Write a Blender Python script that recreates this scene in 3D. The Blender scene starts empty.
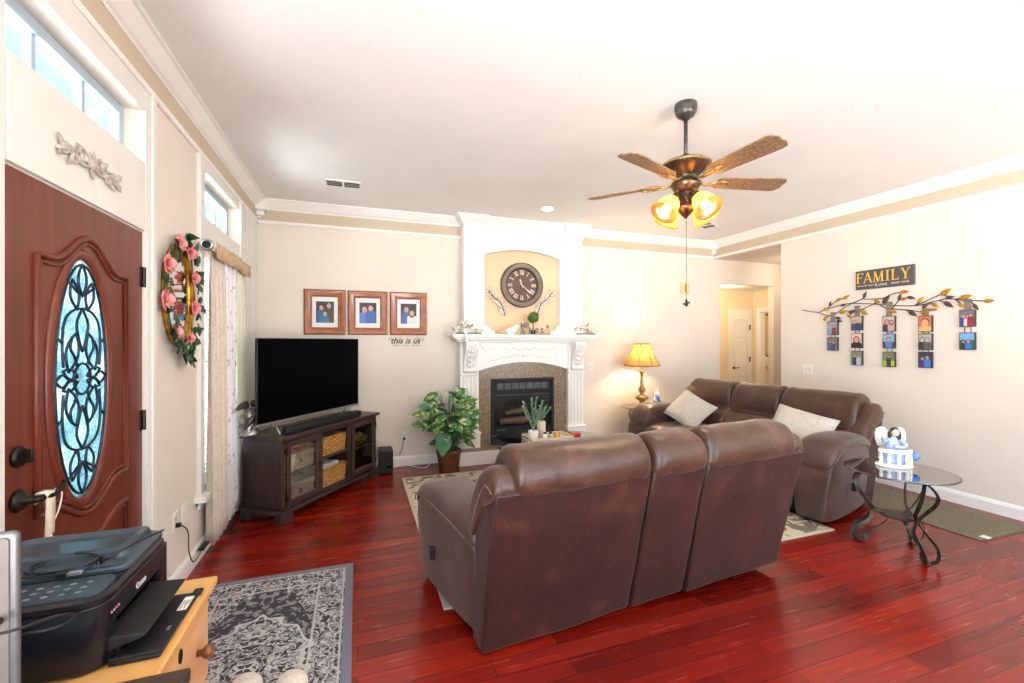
import bpy, bmesh, math, random
from mathutils import Vector, Matrix, noise

random.seed(7)
PI = math.pi
SC = bpy.context.scene
COL = SC.collection

# ------------------------------------------------------------------ camera, world, exposure
EYE = 1.471
YAW = math.atan(154.5 / 439.0)
SN, CS = math.sin(YAW), math.cos(YAW)
cam = bpy.data.cameras.new('camera'); cam_o = bpy.data.objects.new('camera', cam); COL.objects.link(cam_o)
cam.sensor_width = 36.0; cam.lens = 439.0 / 1024.0 * 36.0; cam.clip_start = 0.02
cam_o.location = (0, 0, EYE); cam_o.rotation_euler = (PI / 2, 0, -YAW)
SC.camera = cam_o
SC.view_settings.view_transform = 'Standard'; SC.view_settings.look = 'None'
SC.view_settings.gamma = 1.0; SC.view_settings.use_curve_mapping = False
SC.view_settings.exposure = 0.36

SKY = 5.8
GROUND_GLOW = 3.0
wd = bpy.data.worlds.new('sky'); SC.world = wd; wd.use_nodes = True
_wn = wd.node_tree; _bg = _wn.nodes['Background']
# pale blue sky above the horizon, paving glow added below for the ceiling
_tc = _wn.nodes.new('ShaderNodeTexCoord'); _sx = _wn.nodes.new('ShaderNodeSeparateXYZ'); _rp = _wn.nodes.new('ShaderNodeValToRGB')
_ma = _wn.nodes.new('ShaderNodeMath'); _ma.operation = 'MULTIPLY_ADD'; _ma.inputs[1].default_value = 0.5; _ma.inputs[2].default_value = 0.5
_wn.links.new(_tc.outputs['Generated'], _sx.inputs[0]); _wn.links.new(_sx.outputs[2], _ma.inputs[0]); _wn.links.new(_ma.outputs[0], _rp.inputs[0])
_el = _rp.color_ramp.elements
_el[0].position = 0.47; _el[0].color = (*[GROUND_GLOW * c for c in (0.96, 0.985, 1.0)], 1)
_el[1].position = 0.53; _el[1].color = (0.48, 0.75, 1.0, 1)
_wn.links.new(_rp.outputs[0], _bg.inputs[0]); _bg.inputs[1].default_value = SKY

XL, XR, YB, CZ = -1.016, 5.15, 5.334, 2.99
YN = -3.2      # wall behind the camera


def portal(name, loc, rot, sx, sy):
    l = bpy.data.lights.new(name, 'AREA'); l.shape = 'RECTANGLE'; l.size = sx; l.size_y = sy
    l.cycles.is_portal = True
    o = bpy.data.objects.new(name, l); COL.objects.link(o); o.location = loc; o.rotation_euler = rot
    return o


# daylight enters through the windows: portals in the openings only guide the sky light
portal('portal_patio', (2.35, YN - 0.05, 1.1), (PI / 2, 0, 0), 1.5, 2.15)
portal('portal_rear_window', (4.2, YN - 0.05, 1.5), (PI / 2, 0, 0), 1.5, 1.7)
portal('portal_added_opening', (XL - 0.16, -1.1, 1.35), (PI / 2, 0, -PI / 2), 3.0, 2.3)  # unseen opening, added and enlarged for bluish light from the left
portal('portal_transom', (XL - 0.17, 2.235, 2.5), (PI / 2, 0, -PI / 2), 0.95, 0.3)
portal('portal_window', (XL - 0.17, 4.07, 1.55), (PI / 2, 0, -PI / 2), 1.0, 2.35)


def point(name, loc, watts, color, size=0.04, kind='POINT', rot=None, angle=2.0):
    l = bpy.data.lights.new(name, kind); l.energy = watts; l.color = color; l.shadow_soft_size = size
    if kind == 'SPOT':
        l.spot_size = angle; l.spot_blend = 0.6
    o = bpy.data.objects.new(name, l); COL.objects.link(o); o.location = loc
    if rot: o.rotation_euler = rot
    return o


# ------------------------------------------------------------------ helpers: pixels to points on real planes
def ray(u, v):
    r = (u - 512) / 439.0
    return SN + r * CS, CS - r * SN, (341.5 - v) / 439.0


def onX(u, v, x):
    a, b, c = ray(u, v); k = x / a
    return Vector((x, b * k, EYE + c * k))


def onY(u, v, y):
    a, b, c = ray(u, v); k = y / b
    return Vector((a * k, y, EYE + c * k))


# ------------------------------------------------------------------ materials
def lin(c):
    out = []
    for v in c[:3]:
        v /= 255.0
        out.append(v / 12.92 if v <= 0.04045 else ((v + 0.055) / 1.055) ** 2.4)
    return (*out, 1.0)


def nd(nt, t, **kw):
    n = nt.nodes.new(t)
    for k, v in kw.items():
        setattr(n, k, v)
    return n


def setin(n, **kw):
    for k, v in kw.items():
        n.inputs[k.replace('_', ' ')].default_value = v


def base_mat(name):
    m = bpy.data.materials.new(name); m.use_nodes = True
    return m, m.node_tree, m.node_tree.nodes['Principled BSDF']


def coords(nt, scale=(1, 1, 1), kind='Object', rot=(0, 0, 0)):
    tc = nd(nt, 'ShaderNodeTexCoord'); mp = nd(nt, 'ShaderNodeMapping')
    mp.inputs['Scale'].default_value = scale; mp.inputs['Rotation'].default_value = rot
    nt.links.new(tc.outputs[kind], mp.inputs[0])
    return mp.outputs[0]


def ramp(nt, fac, stops, interp='LINEAR'):
    r = nd(nt, 'ShaderNodeValToRGB'); r.color_ramp.interpolation = interp
    el = r.color_ramp.elements
    while len(el) < len(stops): el.new(0.5)
    for e, (p, c) in zip(el, stops):
        e.position = p; e.color = c
    nt.links.new(fac, r.inputs[0])
    return r.outputs[0]


def mixc(nt, fac, a, b, mode='MIX'):
    m = nd(nt, 'ShaderNodeMix', data_type='RGBA', blend_type=mode)
    for s, v in ((m.inputs[0], fac), (m.inputs[6], a), (m.inputs[7], b)):
        if hasattr(v, 'links') or hasattr(v, 'is_linked'): nt.links.new(v, s)
        else: s.default_value = v
    return m.outputs[2]


def math_(nt, op, a, b=None, c=None):
    m = nd(nt, 'ShaderNodeMath', operation=op)
    for i, v in enumerate((a, b, c)):
        if v is None: continue
        if hasattr(v, 'is_linked'): nt.links.new(v, m.inputs[i])
        else: m.inputs[i].default_value = v
    return m.outputs[0]


def noise_tex(nt, vec, scale, detail=4.0, rough=0.55, dist=0.0):
    n = nd(nt, 'ShaderNodeTexNoise'); setin(n, Scale=scale, Detail=detail, Roughness=rough, Distortion=dist)
    nt.links.new(vec, n.inputs['Vector'])
    return n.outputs[0]


def bump(nt, bs, h, strength=0.3, dist=0.01):
    b = nd(nt, 'ShaderNodeBump'); setin(b, Strength=strength, Distance=dist)
    nt.links.new(h, b.inputs['Height']); nt.links.new(b.outputs[0], bs.inputs['Normal'])


def mat(name, c1, c2=None, rough=0.5, metal=0.0, scale=8.0, stretch=(1, 1, 1), bumps=None, coat=0.0, detail=4.0,
        lo=0.35, hi=0.65, spec=None, sheen=0.0, subs=0.0):
    m, nt, b = base_mat(name)
    c2 = c2 or tuple(min(255, x * 0.92) for x in c1)
    v = coords(nt, stretch)
    f = noise_tex(nt, v, scale, detail)
    nt.links.new(ramp(nt, f, [(lo, lin(c1)), (hi, lin(c2))]), b.inputs['Base Color'])
    setin(b, Roughness=rough, Metallic=metal)
    if coat: b.inputs['Coat Weight'].default_value = coat; b.inputs['Coat Roughness'].default_value = 0.1
    if spec is not None: b.inputs['Specular IOR Level'].default_value = spec
    if sheen: b.inputs['Sheen Weight'].default_value = sheen
    if bumps:
        bump(nt, b, noise_tex(nt, v, bumps[0], 5.0), bumps[1], bumps[2] if len(bumps) > 2 else 0.01)
    return m


def glow(name, color, strength):
    m, nt, b = base_mat(name)
    v = coords(nt); f = noise_tex(nt, v, 3.0)
    c = ramp(nt, f, [(0.3, (*color, 1)), (0.7, (*[x * 0.96 for x in color], 1))])
    nt.links.new(c, b.inputs['Emission Color']); b.inputs['Emission Strength'].default_value = strength
    b.inputs['Base Color'].default_value = (*color, 1)
    return m


def clear_glass(name, tint=(0.93, 0.97, 0.96), gloss=0.06, rough=0.02):
    m = bpy.data.materials.new(name); m.use_nodes = True; nt = m.node_tree; nt.nodes.clear()
    out = nd(nt, 'ShaderNodeOutputMaterial'); tr = nd(nt, 'ShaderNodeBsdfTransparent'); gl = nd(nt, 'ShaderNodeBsdfGlossy')
    mx = nd(nt, 'ShaderNodeMixShader'); fr = nd(nt, 'ShaderNodeLayerWeight'); fr.inputs[0].default_value = 0.25
    tr.inputs[0].default_value = (*tint, 1); gl.inputs['Roughness'].default_value = rough
    f = math_(nt, 'MULTIPLY_ADD', fr.outputs['Fresnel'], 0.8, gloss)
    nt.links.new(f, mx.inputs[0]); nt.links.new(tr.outputs[0], mx.inputs[1]); nt.links.new(gl.outputs[0], mx.inputs[2])
    nt.links.new(mx.outputs[0], out.inputs[0])
    return m


def thin_cloth(name, c1, c2, scale, trans=0.5, open_=0.0, stretch=(1, 1, 1), lo=0.5, hi=0.6):
    m = bpy.data.materials.new(name); m.use_nodes = True; nt = m.node_tree; nt.nodes.clear()
    out = nd(nt, 'ShaderNodeOutputMaterial'); df = nd(nt, 'ShaderNodeBsdfDiffuse'); tl = nd(nt, 'ShaderNodeBsdfTranslucent')
    c = ramp(nt, noise_tex(nt, coords(nt, stretch), scale, 3.0), [(lo, lin(c1)), (hi, lin(c2))])
    nt.links.new(c, df.inputs[0]); nt.links.new(c, tl.inputs[0])
    mx = nd(nt, 'ShaderNodeMixShader'); mx.inputs[0].default_value = trans
    nt.links.new(df.outputs[0], mx.inputs[1]); nt.links.new(tl.outputs[0], mx.inputs[2])
    s = mx.outputs[0]
    if open_:
        tp = nd(nt, 'ShaderNodeBsdfTransparent'); m2 = nd(nt, 'ShaderNodeMixShader'); m2.inputs[0].default_value = open_
        nt.links.new(s, m2.inputs[1]); nt.links.new(tp.outputs[0], m2.inputs[2]); s = m2.outputs[0]
    nt.links.new(s, out.inputs[0])
    return m


M = {}
M['wall'] = mat('wall_paint', (231, 221, 208), (227, 216, 203), 0.75, scale=1.5, bumps=(160, 0.12, 0.002))
M['band'] = mat('wall_band_paint', (206, 190, 166), (201, 185, 161), 0.8, scale=1.5, bumps=(160, 0.12, 0.002))
M['ceil'] = mat('ceiling_paint', (244, 242, 239), (240, 238, 235), 0.85, scale=2, bumps=(70, 0.35, 0.004))
M['trim'] = mat('white_trim', (244, 241, 236), (240, 236, 231), 0.4, scale=3)
M['panel'] = mat('off_white_panel', (232, 228, 222), (228, 224, 218), 0.5, scale=2)
M['hallwall'] = mat('hall_paint', (238, 222, 190), (234, 217, 184), 0.7, scale=1.5, bumps=(160, 0.1, 0.002))
M['plastic'] = mat('white_plastic', (238, 234, 226), (233, 229, 220), 0.35, scale=20)
M['vinyl'] = mat('bloom_tinted_vinyl', (176, 192, 204), (168, 185, 198), 0.4, scale=4)  # sash vinyl, bluish bloom and shade painted into its colour
M['plasticg'] = mat('slot_grey', (90, 86, 80), None, 0.5)
M['bronze'] = mat('dark_bronze', (52, 42, 36), (30, 25, 23), 0.35, 0.7, scale=30)
M['iron'] = mat('brushed_iron', (88, 78, 66), (58, 51, 45), 0.42, 0.75, scale=25)
M['black'] = mat('black_plastic', (20, 20, 22), (14, 14, 16), 0.35, scale=40)
M['blackm'] = mat('matte_black', (24, 23, 23), (15, 15, 15), 0.6, scale=40)
M['screen'] = mat('tv_screen', (3, 3, 4), (2, 2, 3), 0.5, scale=3, spec=0.03)
M['silver'] = mat('silver_metal', (200, 200, 204), (180, 181, 186), 0.28, 0.85, scale=20)
M['gold'] = mat('aged_gold', (214, 164, 62), (150, 104, 34), 0.32, 0.8, scale=22)
M['glass'] = clear_glass('window_glass')
M['cabglass'] = clear_glass('cabinet_glass', (0.97, 0.97, 0.97), 0.0)
M['tabglass'] = clear_glass('table_glass', (0.90, 0.95, 0.93), 0.42)
M['tabedge'] = clear_glass('table_glass_edge', (0.22, 0.40, 0.37), 0.18)
M['mirror'] = mat('mirror_silver', (235, 232, 226), None, 0.03, 1.0, scale=2)


def floor_mat():
    m, nt, b = base_mat('cherry_planks')
    v = coords(nt)
    br = nd(nt, 'ShaderNodeTexBrick', offset=0.37, offset_frequency=2)
    setin(br, Color1=lin((148, 33, 17)), Color2=lin((106, 17, 9)), Mortar=lin((62, 9, 6)), Scale=1.0,
          Mortar_Size=0.0016, Mortar_Smooth=0.4, Bias=0.05, Brick_Width=0.92, Row_Height=0.102)
    nt.links.new(v, br.inputs['Vector'])
    g = noise_tex(nt, coords(nt, (1.2, 26, 1)), 2.4, 8.0, 0.62, 0.6)
    g2 = noise_tex(nt, coords(nt, (0.8, 5, 1)), 1.7, 3.0)
    c = mixc(nt, 1.0, br.outputs[0], ramp(nt, g, [(0.3, (0.74, 0.70, 0.66, 1)), (0.68, (1.16, 1.15, 1.12, 1))]), 'MULTIPLY')
    c = mixc(nt, 1.0, c, ramp(nt, g2, [(0.3, (0.82, 0.8, 0.8, 1)), (0.7, (1.15, 1.1, 1.1, 1))]), 'MULTIPLY')
    nt.links.new(c, b.inputs['Base Color'])
    r = ramp(nt, g, [(0.2, (0.2, 0.2, 0.2, 1)), (0.8, (0.3, 0.3, 0.3, 1))])
    nt.links.new(r, b.inputs['Roughness'])
    b.inputs['Specular IOR Level'].default_value = 0.5
    h = math_(nt, 'MULTIPLY_ADD', br.outputs['Fac'], -1.0, math_(nt, 'MULTIPLY', g, 0.12))
    bump(nt, b, h, 0.12, 0.002)
    return m


def wood(name, c1, c2, stretch, scale=3.0, rough=0.35, coat=0.0, dist=1.2):
    m, nt, b = base_mat(name)
    v = coords(nt, stretch)
    f = noise_tex(nt, v, scale, 7.0, 0.6, dist)
    nt.links.new(ramp(nt, f, [(0.3, lin(c1)), (0.7, lin(c2))]), b.inputs['Base Color'])
    setin(b, Roughness=rough)
    if coat: b.inputs['Coat Weight'].default_value = coat
    bump(nt, b, f, 0.12, 0.003)
    return m


M['floor'] = floor_mat()
M['door'] = wood('mahogany_door', (120, 54, 36), (94, 39, 27), (9, 9, 0.7), 2.0, 0.36)
M['dark'] = wood('espresso_wood', (70, 54, 49), (42, 31, 29), (2, 14, 14), 2.4, 0.42)
M['darkv'] = wood('espresso_wood_upright', (74, 57, 52), (44, 33, 31), (14, 14, 1.2), 2.4, 0.42)
M['pine'] = wood('pine_wood', (232, 184, 116), (205, 148, 80), (2, 1.0, 12), 2.2, 0.42)
M['pinef'] = wood('pine_front', (226, 176, 126), (205, 150, 98), (8, 1.0, 9), 2.2, 0.45)
M['knobw'] = wood('dark_knob_wood', (128, 80, 46), (92, 54, 30), (4, 4, 4), 6, 0.3)
M['framew'] = wood('picture_frame_wood', (172, 92, 44), (124, 60, 28), (4, 4, 4), 2.6, 0.28, 0.3)
M['deskw'] = wood('dark_desk_wood', (70, 50, 38), (44, 31, 25), (3, 12, 12), 2.0, 0.4)


def leather(name, c1, c2, c3, rough=0.42):
    m, nt, b = base_mat(name)
    v = coords(nt)
    f = noise_tex(nt, v, 5.0, 6.0, 0.62); f2 = noise_tex(nt, v, 38.0, 5.0, 0.7)
    c = ramp(nt, f, [(0.3, lin(c1)), (0.55, lin(c2)), (0.75, lin(c3))])
    c = mixc(nt, 1.0, c, ramp(nt, f2, [(0.35, (0.84, 0.84, 0.84, 1)), (0.7, (1.14, 1.12, 1.1, 1))]), 'MULTIPLY')
    b.inputs['Sheen Weight'].default_value = 0.12; b.inputs['Sheen Roughness'].default_value = 0.4
    nt.links.new(c, b.inputs['Base Color'])
    nt.links.new(ramp(nt, f2, [(0.3, (rough - 0.06,) * 3 + (1,)), (0.7, (rough + 0.1,) * 3 + (1,))]), b.inputs['Roughness'])
    n = nd(nt, 'ShaderNodeTexVoronoi'); setin(n, Scale=140.0); nt.links.new(v, n.inputs['Vector'])
    w = noise_tex(nt, v, 11.0, 4.0, 0.55, 0.8)
    h = math_(nt, 'MULTIPLY_ADD', n.outputs[0], 0.12, math_(nt, 'MULTIPLY_ADD', w, 2.4, f2))
    bump(nt, b, h, 0.32, 0.006)
    return m


M['leather'] = leather('brown_leather', (62, 38, 28), (77, 49, 37), (110, 75, 57), 0.33)
M['leather_sheen'] = leather('brown_leather_arm_sheen', (66, 46, 40), (80, 57, 49), (100, 75, 66), 0.36)  # arm leather, greyer and with more sheen to imitate daylight on it
M['leather_sheen'].node_tree.nodes['Principled BSDF'].inputs['Sheen Weight'].default_value = 0.22
M['leatherb'] = leather('brown_leather_back', (44, 20, 15), (55, 26, 20), (88, 48, 36), 0.42)
M['leatherd'] = mat('dark_underside', (26, 20, 18), None, 0.8)
M['stitch'] = mat('pale_stitching', (140, 112, 92), None, 0.8, scale=60)
M['pillow'] = mat('oatmeal_linen', (206, 198, 188), (186, 178, 168), 0.9, scale=60, bumps=(220, 0.4, 0.003))


def lattice_rug(name, dark, light, edge, x0, x1, y0, y1, border, kind):
    m, nt, b = base_mat(name)
    tc = nd(nt, 'ShaderNodeTexCoord'); sp = nd(nt, 'ShaderNodeSeparateXYZ'); nt.links.new(tc.outputs['Object'], sp.inputs[0])
    X, Y = sp.outputs[0], sp.outputs[1]
    cx, cy = (x0 + x1) / 2, (y0 + y1) / 2
    ax = math_(nt, 'ABSOLUTE', math_(nt, 'SUBTRACT', X, cx)); ay = math_(nt, 'ABSOLUTE', math_(nt, 'SUBTRACT', Y, cy))
    ex = math_(nt, 'SUBTRACT', (x1 - x0) / 2, ax); ey = math_(nt, 'SUBTRACT', (y1 - y0) / 2, ay)
    e = math_(nt, 'MINIMUM', ex, ey)
    cb = nd(nt, 'ShaderNodeCombineXYZ'); nt.links.new(ax, cb.inputs[0]); nt.links.new(ay, cb.inputs[1])
    vec = cb.outputs[0]
    if kind == 'ornate':
        n1 = noise_tex(nt, vec, 13.0, 2.0, 0.5, 2.6); n3 = noise_tex(nt, vec, 7.0, 1.0)
        line = math_(nt, 'ABSOLUTE', math_(nt, 'SUBTRACT', n1, 0.5))
        vo = nd(nt, 'ShaderNodeTexVoronoi', feature='DISTANCE_TO_EDGE'); setin(vo, Scale=14.0, Randomness=0.55)
        nt.links.new(vec, vo.inputs['Vector'])
        swirl = math_(nt, 'LESS_THAN', line, 0.05)
        rr = math_(nt, 'ADD', math_(nt, 'POWER', math_(nt, 'DIVIDE', ax, 0.27), 1.3), math_(nt, 'POWER', math_(nt, 'DIVIDE', ay, 0.40), 1.3)); rr = math_(nt, 'MULTIPLY_ADD', math_(nt, 'SUBTRACT', n3, 0.5), 1.2, rr)
        med = math_(nt, 'LESS_THAN', rr, 1.0)
        ring = math_(nt, 'LESS_THAN', math_(nt, 'ABSOLUTE', math_(nt, 'SUBTRACT', rr, 1.0)), 0.05)
        bord = math_(nt, 'MULTIPLY', math_(nt, 'LESS_THAN', e, border), math_(nt, 'GREATER_THAN', e, 0.05))
        fl = noise_tex(nt, vec, 26.0, 2.0, 0.5, 1.0); fieldp = math_(nt, 'MULTIPLY', math_(nt, 'GREATER_THAN', fl, 0.53), 0.42)
        corner = math_(nt, 'GREATER_THAN', rr, 1.95)
        dens = math_(nt, 'MAXIMUM', math_(nt, 'MAXIMUM', med, bord), corner)
        pat = math_(nt, 'MAXIMUM', math_(nt, 'MULTIPLY', dens, math_(nt, 'LESS_THAN', line, 0.042)), fieldp)
        pat = math_(nt, 'MAXIMUM', pat, ring)
        bl = math_(nt, 'LESS_THAN', math_(nt, 'ABSOLUTE', math_(nt, 'SUBTRACT', e, border)), 0.006)
        bl2 = math_(nt, 'LESS_THAN', math_(nt, 'ABSOLUTE', math_(nt, 'SUBTRACT', e, 0.055)), 0.005)
        pat = math_(nt, 'MAXIMUM', pat, math_(nt, 'MULTIPLY', math_(nt, 'MAXIMUM', bl, bl2), 0.8))
    else:
        n1 = noise_tex(nt, tc.outputs['Object'], 7.5, 2.0, 0.45, 1.6)
        n2 = noise_tex(nt, tc.outputs['Object'], 30.0, 2.0)
        pat = math_(nt, 'GREATER_THAN', math_(nt, 'MULTIPLY_ADD', n2, 0.12, n1), 0.60)
        pat = math_(nt, 'MULTIPLY', pat, math_(nt, 'GREATER_THAN', math_(nt, 'ABSOLUTE', math_(nt, 'SUBTRACT', e, 0.30)), 0.012))
    c = mixc(nt, pat, lin(dark), lin(light))
    edgef = math_(nt, 'LESS_THAN', e, 0.045 if kind == 'ornate' else 0.03)
    c = mixc(nt, edgef, c, lin(edge))
    fz = noise_tex(nt, coords(nt), 260.0, 2.0)
    c = mixc(nt, 1.0, c, ramp(nt, fz, [(0.3, (0.8, 0.8, 0.8, 1)), (0.7, (1.12, 1.12, 1.12, 1))]), 'MULTIPLY')
    nt.links.new(c, b.inputs['Base Color']); setin(b, Roughness=0.95); b.inputs['Specular IOR Level'].default_value = 0.1
    bump(nt, b, fz, 0.4, 0.004)
    return m


# ------------------------------------------------------------------ mesh helpers
def bx(bm, x0, y0, z0, x1, y1, z1):
    v = [bm.verts.new(p) for p in ((x0, y0, z0), (x1, y0, z0), (x1, y1, z0), (x0, y1, z0),
                                   (x0, y0, z1), (x1, y0, z1), (x1, y1, z1), (x0, y1, z1))]
    for f in ((3, 2, 1, 0), (4, 5, 6, 7), (0, 1, 5, 4), (1, 2, 6, 5), (2, 3, 7, 6), (3, 0, 4, 7)):
        bm.faces.new([v[i] for i in f])
    return v


def rings(bm, loops, cap=True, close=False):
    vs = [[bm.verts.new(p) for p in L] for L in loops]
    n = len(loops[0])
    pairs = list(zip(vs, vs[1:])) + ([(vs[-1], vs[0])] if close else [])
    for a, b in pairs:
        for i in range(n):
            j = (i + 1) % n
            bm.faces.new((a[i], a[j], b[j], b[i]))
    if cap and not close:
        bm.faces.new(vs[0][::-1]); bm.faces.new(vs[-1])
    return vs


def lathe(bm, prof, c=(0, 0, 0), n=20, mtx=None):
    loops = []
    for r, z in prof:
        L = []
        for i in range(n):
            a = 2 * PI * i / n
            p = Vector((r * math.cos(a), r * math.sin(a), z))
            if mtx: p = mtx @ p
            L.append(p + Vector(c))
        loops.append(L)
    rings(bm, loops)


def frame_of(d, up=None):
    d = d.normalized()
    a = up if up is not None else (Vector((0, 0, 1)) if abs(d.z) < 0.95 else Vector((1, 0, 0)))
    s = d.cross(a)
    if s.length < 1e-6: s = d.cross(Vector((0, 1, 0)))
    s.normalize()
    return s, s.cross(d).normalized()


def tube(bm, pts, r, n=8, closed=False):
    pts = [Vector(p) for p in pts]
    loops = []
    m = len(pts); prev = None
    for i, p in enumerate(pts):
        a = pts[(i - 1) % m] if (closed or i > 0) else p
        b = pts[(i + 1) % m] if (closed or i < m - 1) else p
        d = (b - a)
        if d.length < 1e-9: d = Vector((0, 0, 1))
        s, t = frame_of(d, prev)
        prev = t
        rr = r[i] if isinstance(r, (list, tuple)) else r
        loops.append([p + (s * math.cos(2 * PI * k / n) + t * math.sin(2 * PI * k / n)) * rr for k in range(n)])
    rings(bm, loops, cap=not closed, close=closed)


def ribbon(bm, pts, w, th, side):
    """flat bar: width w along 'side', thickness th across it"""
    pts = [Vector(p) for p in pts]; side = Vector(side).normalized(); loops = []
    for i, p in enumerate(pts):
        d = pts[min(i + 1, len(pts) - 1)] - pts[max(i - 1, 0)]
        nn = d.cross(side).normalized()
        s2 = nn.cross(d).normalized()
        loops.append([p + s2 * w / 2 + nn * th / 2, p - s2 * w / 2 + nn * th / 2,
                      p - s2 * w / 2 - nn * th / 2, p + s2 * w / 2 - nn * th / 2])
    rings(bm, loops)


def spline(pts, n=6, closed=False):
    P = [Vector(p) for p in pts]; m = len(P); out = []
    rng = range(m if closed else m - 1)
    for i in rng:
        p0 = P[(i - 1) % m] if (closed or i > 0) else P[i]
        p1 = P[i]; p2 = P[(i + 1) % m]
        p3 = P[(i + 2) % m] if (closed or i + 2 < m) else p2
        for k in range(n):
            t = k / n
            out.append(0.5 * ((2 * p1) + (p2 - p0) * t + (2 * p0 - 5 * p1 + 4 * p2 - p3) * t * t + (3 * p1 - p0 - 3 * p2 + p3) * t ** 3))
    if not closed: out.append(P[-1])
    return out


def ball(bm, c, r, nu=14, nv=9, mtx=None):
    if not isinstance(r, (tuple, list)): r = (r, r, r)
    c = Vector(c); loops = []
    for j in range(1, nv):
        th = PI * j / nv; L = []
        for i in range(nu):
            a = 2 * PI * i / nu
            p = Vector((r[0] * math.sin(th) * math.cos(a), r[1] * math.sin(th) * math.sin(a), -r[2] * math.cos(th)))
            if mtx: p = mtx @ p
            L.append(p + c)
        loops.append(L)
    vs = rings(bm, loops, cap=False)
    for lp, z in ((vs[0], -1), (vs[-1], 1)):
        p = Vector((0, 0, r[2] * z))
        if mtx: p = mtx @ p
        t = bm.verts.new(p + c)
        for i in range(nu):
            j = (i + 1) % nu
            bm.faces.new((lp[j], lp[i], t) if z < 0 else (lp[i], lp[j], t))


def prism(bm, poly, fn, a, b):
    """poly of 2-D points, fn(p, t) -> 3-D; extruded between t=a and t=b"""
    lo = [bm.verts.new(fn(p, a)) for p in poly]; hi = [bm.verts.new(fn(p, b)) for p in poly]
    n = len(poly)
    bm.faces.new(lo[::-1]); bm.faces.new(hi)
    for i in range(n):
        j = (i + 1) % n
        bm.faces.new((lo[i], lo[j], hi[j], hi[i]))


def xz(p, t): return (p[0], t, p[1])      # polygon in the x-z plane, extruded along y
def yz(p, t): return (t, p[0], p[1])      # polygon in the y-z plane, extruded along x
def xy(p, t): return (p[0], p[1], t)


def leaf(bm, base, tip, nrm, w, fold=0.25, droop=0.15, n=5):
    base, tip, nrm = Vector(base), Vector(tip), Vector(nrm)
    d = tip - base; L = d.length; s = d.cross(nrm)
    if s.length < 1e-6: s = d.cross(Vector((1, 0, 0)))
    s.normalize(); up = s.cross(d).normalized()
    mid, lf, rt = [], [], []
    for i in range(n + 1):
        t = i / n
        c = base + d * t - up * droop * L * t * t
        ww = w * (math.sin(PI * min(1, t ** 0.75)) if 0 < t < 1 else 0.0)
        mid.append(bm.verts.new(c))
        if 0 < i < n:
            lf.append(bm.verts.new(c + s * ww + up * fold * ww)); rt.append(bm.verts.new(c - s * ww + up * fold * ww))
    A = [mid[0]] + lf + [mid[-1]]; B = [mid[0]] + rt + [mid[-1]]
    for i in range(n):
        for E_, flip in ((A, False), (B, True)):
            q = [mid[i], mid[i + 1], E_[i + 1], E_[i]]
            q = [x for k, x in enumerate(q) if x not in q[:k]]
            if len(q) > 2: bm.faces.new(q[::-1] if flip else q)


def grid_surface(bm, fn, nu, nv, thick=None):
    vs = [[bm.verts.new(fn(i / nu, j / nv)) for j in range(nv + 1)] for i in range(nu + 1)]
    for i in range(nu):
        for j in range(nv):
            bm.faces.new((vs[i][j], vs[i + 1][j], vs[i + 1][j + 1], vs[i][j + 1]))


def molding(bm, path, prof, closed=False):
    """path: XY points with the room on the right-hand side; prof: (distance from wall, z)"""
    P = [Vector((p[0], p[1])) for p in path]; m = len(P); loops = []
    for i in range(m):
        d1 = (P[i] - P[i - 1]).normalized() if (i > 0 or closed) else None
        d2 = (P[(i + 1) % m] - P[i]).normalized() if (i < m - 1 or closed) else None
        if d1 is None: d1 = d2
        if d2 is None: d2 = d1
        n1 = Vector((d1.y, -d1.x)); n2 = Vector((d2.y, -d2.x))
        b = n1 + n2
        b = b / b.dot(n1) if b.length > 1e-6 else n1
        loops.append([(P[i].x + b.x * d, P[i].y + b.y * d, z) for d, z in prof])
    rings(bm, loops, cap=not closed, close=closed)


def rect_ring(bm, w, h, prof, cx=0, cz=0):
    """picture-frame moulding in the x-z plane; prof: (inset from the outer edge, y)"""
    loops = []
    for ins, y in prof:
        a, b = w / 2 - ins, h / 2 - ins
        loops.append([(cx - a, y, cz - b), (cx + a, y, cz - b), (cx + a, y, cz + b), (cx - a, y, cz + b)])
    rings(bm, loops, cap=False, close=True)


def bm_new(): return bmesh.new()


def obj(name, bm, m, parent=None, smooth=False, bevel=0.0, sub=0, solid=0.0, wobble=0.0, wscale=4.0):
    if wobble:
        for v in bm.verts:
            v.co += Vector(noise.noise_vector(v.co * wscale)) * wobble
    bmesh.ops.recalc_face_normals(bm, faces=bm.faces)
    me = bpy.data.meshes.new(name); bm.to_mesh(me); bm.free()
    ms = m if isinstance(m, (list, tuple)) else [m]
    for x in ms: me.materials.append(M[x] if isinstance(x, str) else x)
    o = bpy.data.objects.new(name, me); COL.objects.link(o)
    if parent: o.parent = parent
    if smooth:
        for p in me.polygons: p.use_smooth = True
    if solid:
        s = o.modifiers.new('thickness', 'SOLIDIFY'); s.thickness = solid; s.offset = 0
    if bevel:
        b = o.modifiers.new('bevel', 'BEVEL'); b.width = bevel; b.segments = 2; b.limit_method = 'ANGLE'; b.angle_limit = 0.7
        if not smooth:
            for p in me.polygons: p.use_smooth = True
            me.set_sharp_from_angle(angle=0.6) if hasattr(me, 'set_sharp_from_angle') else None
    if sub:
        s = o.modifiers.new('subsurf', 'SUBSURF'); s.levels = sub; s.render_levels = sub
    return o


def quick(name, m, parent, fn, **kw):
    bm = bm_new(); fn(bm)
    return obj(name, bm, m, parent, **kw)


def box(name, m, parent, x0, y0, z0, x1, y1, z1, bevel=0.0, **kw):
    bm = bm_new(); bx(bm, x0, y0, z0, x1, y1, z1)
    return obj(name, bm, m, parent, bevel=bevel, **kw)


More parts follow.
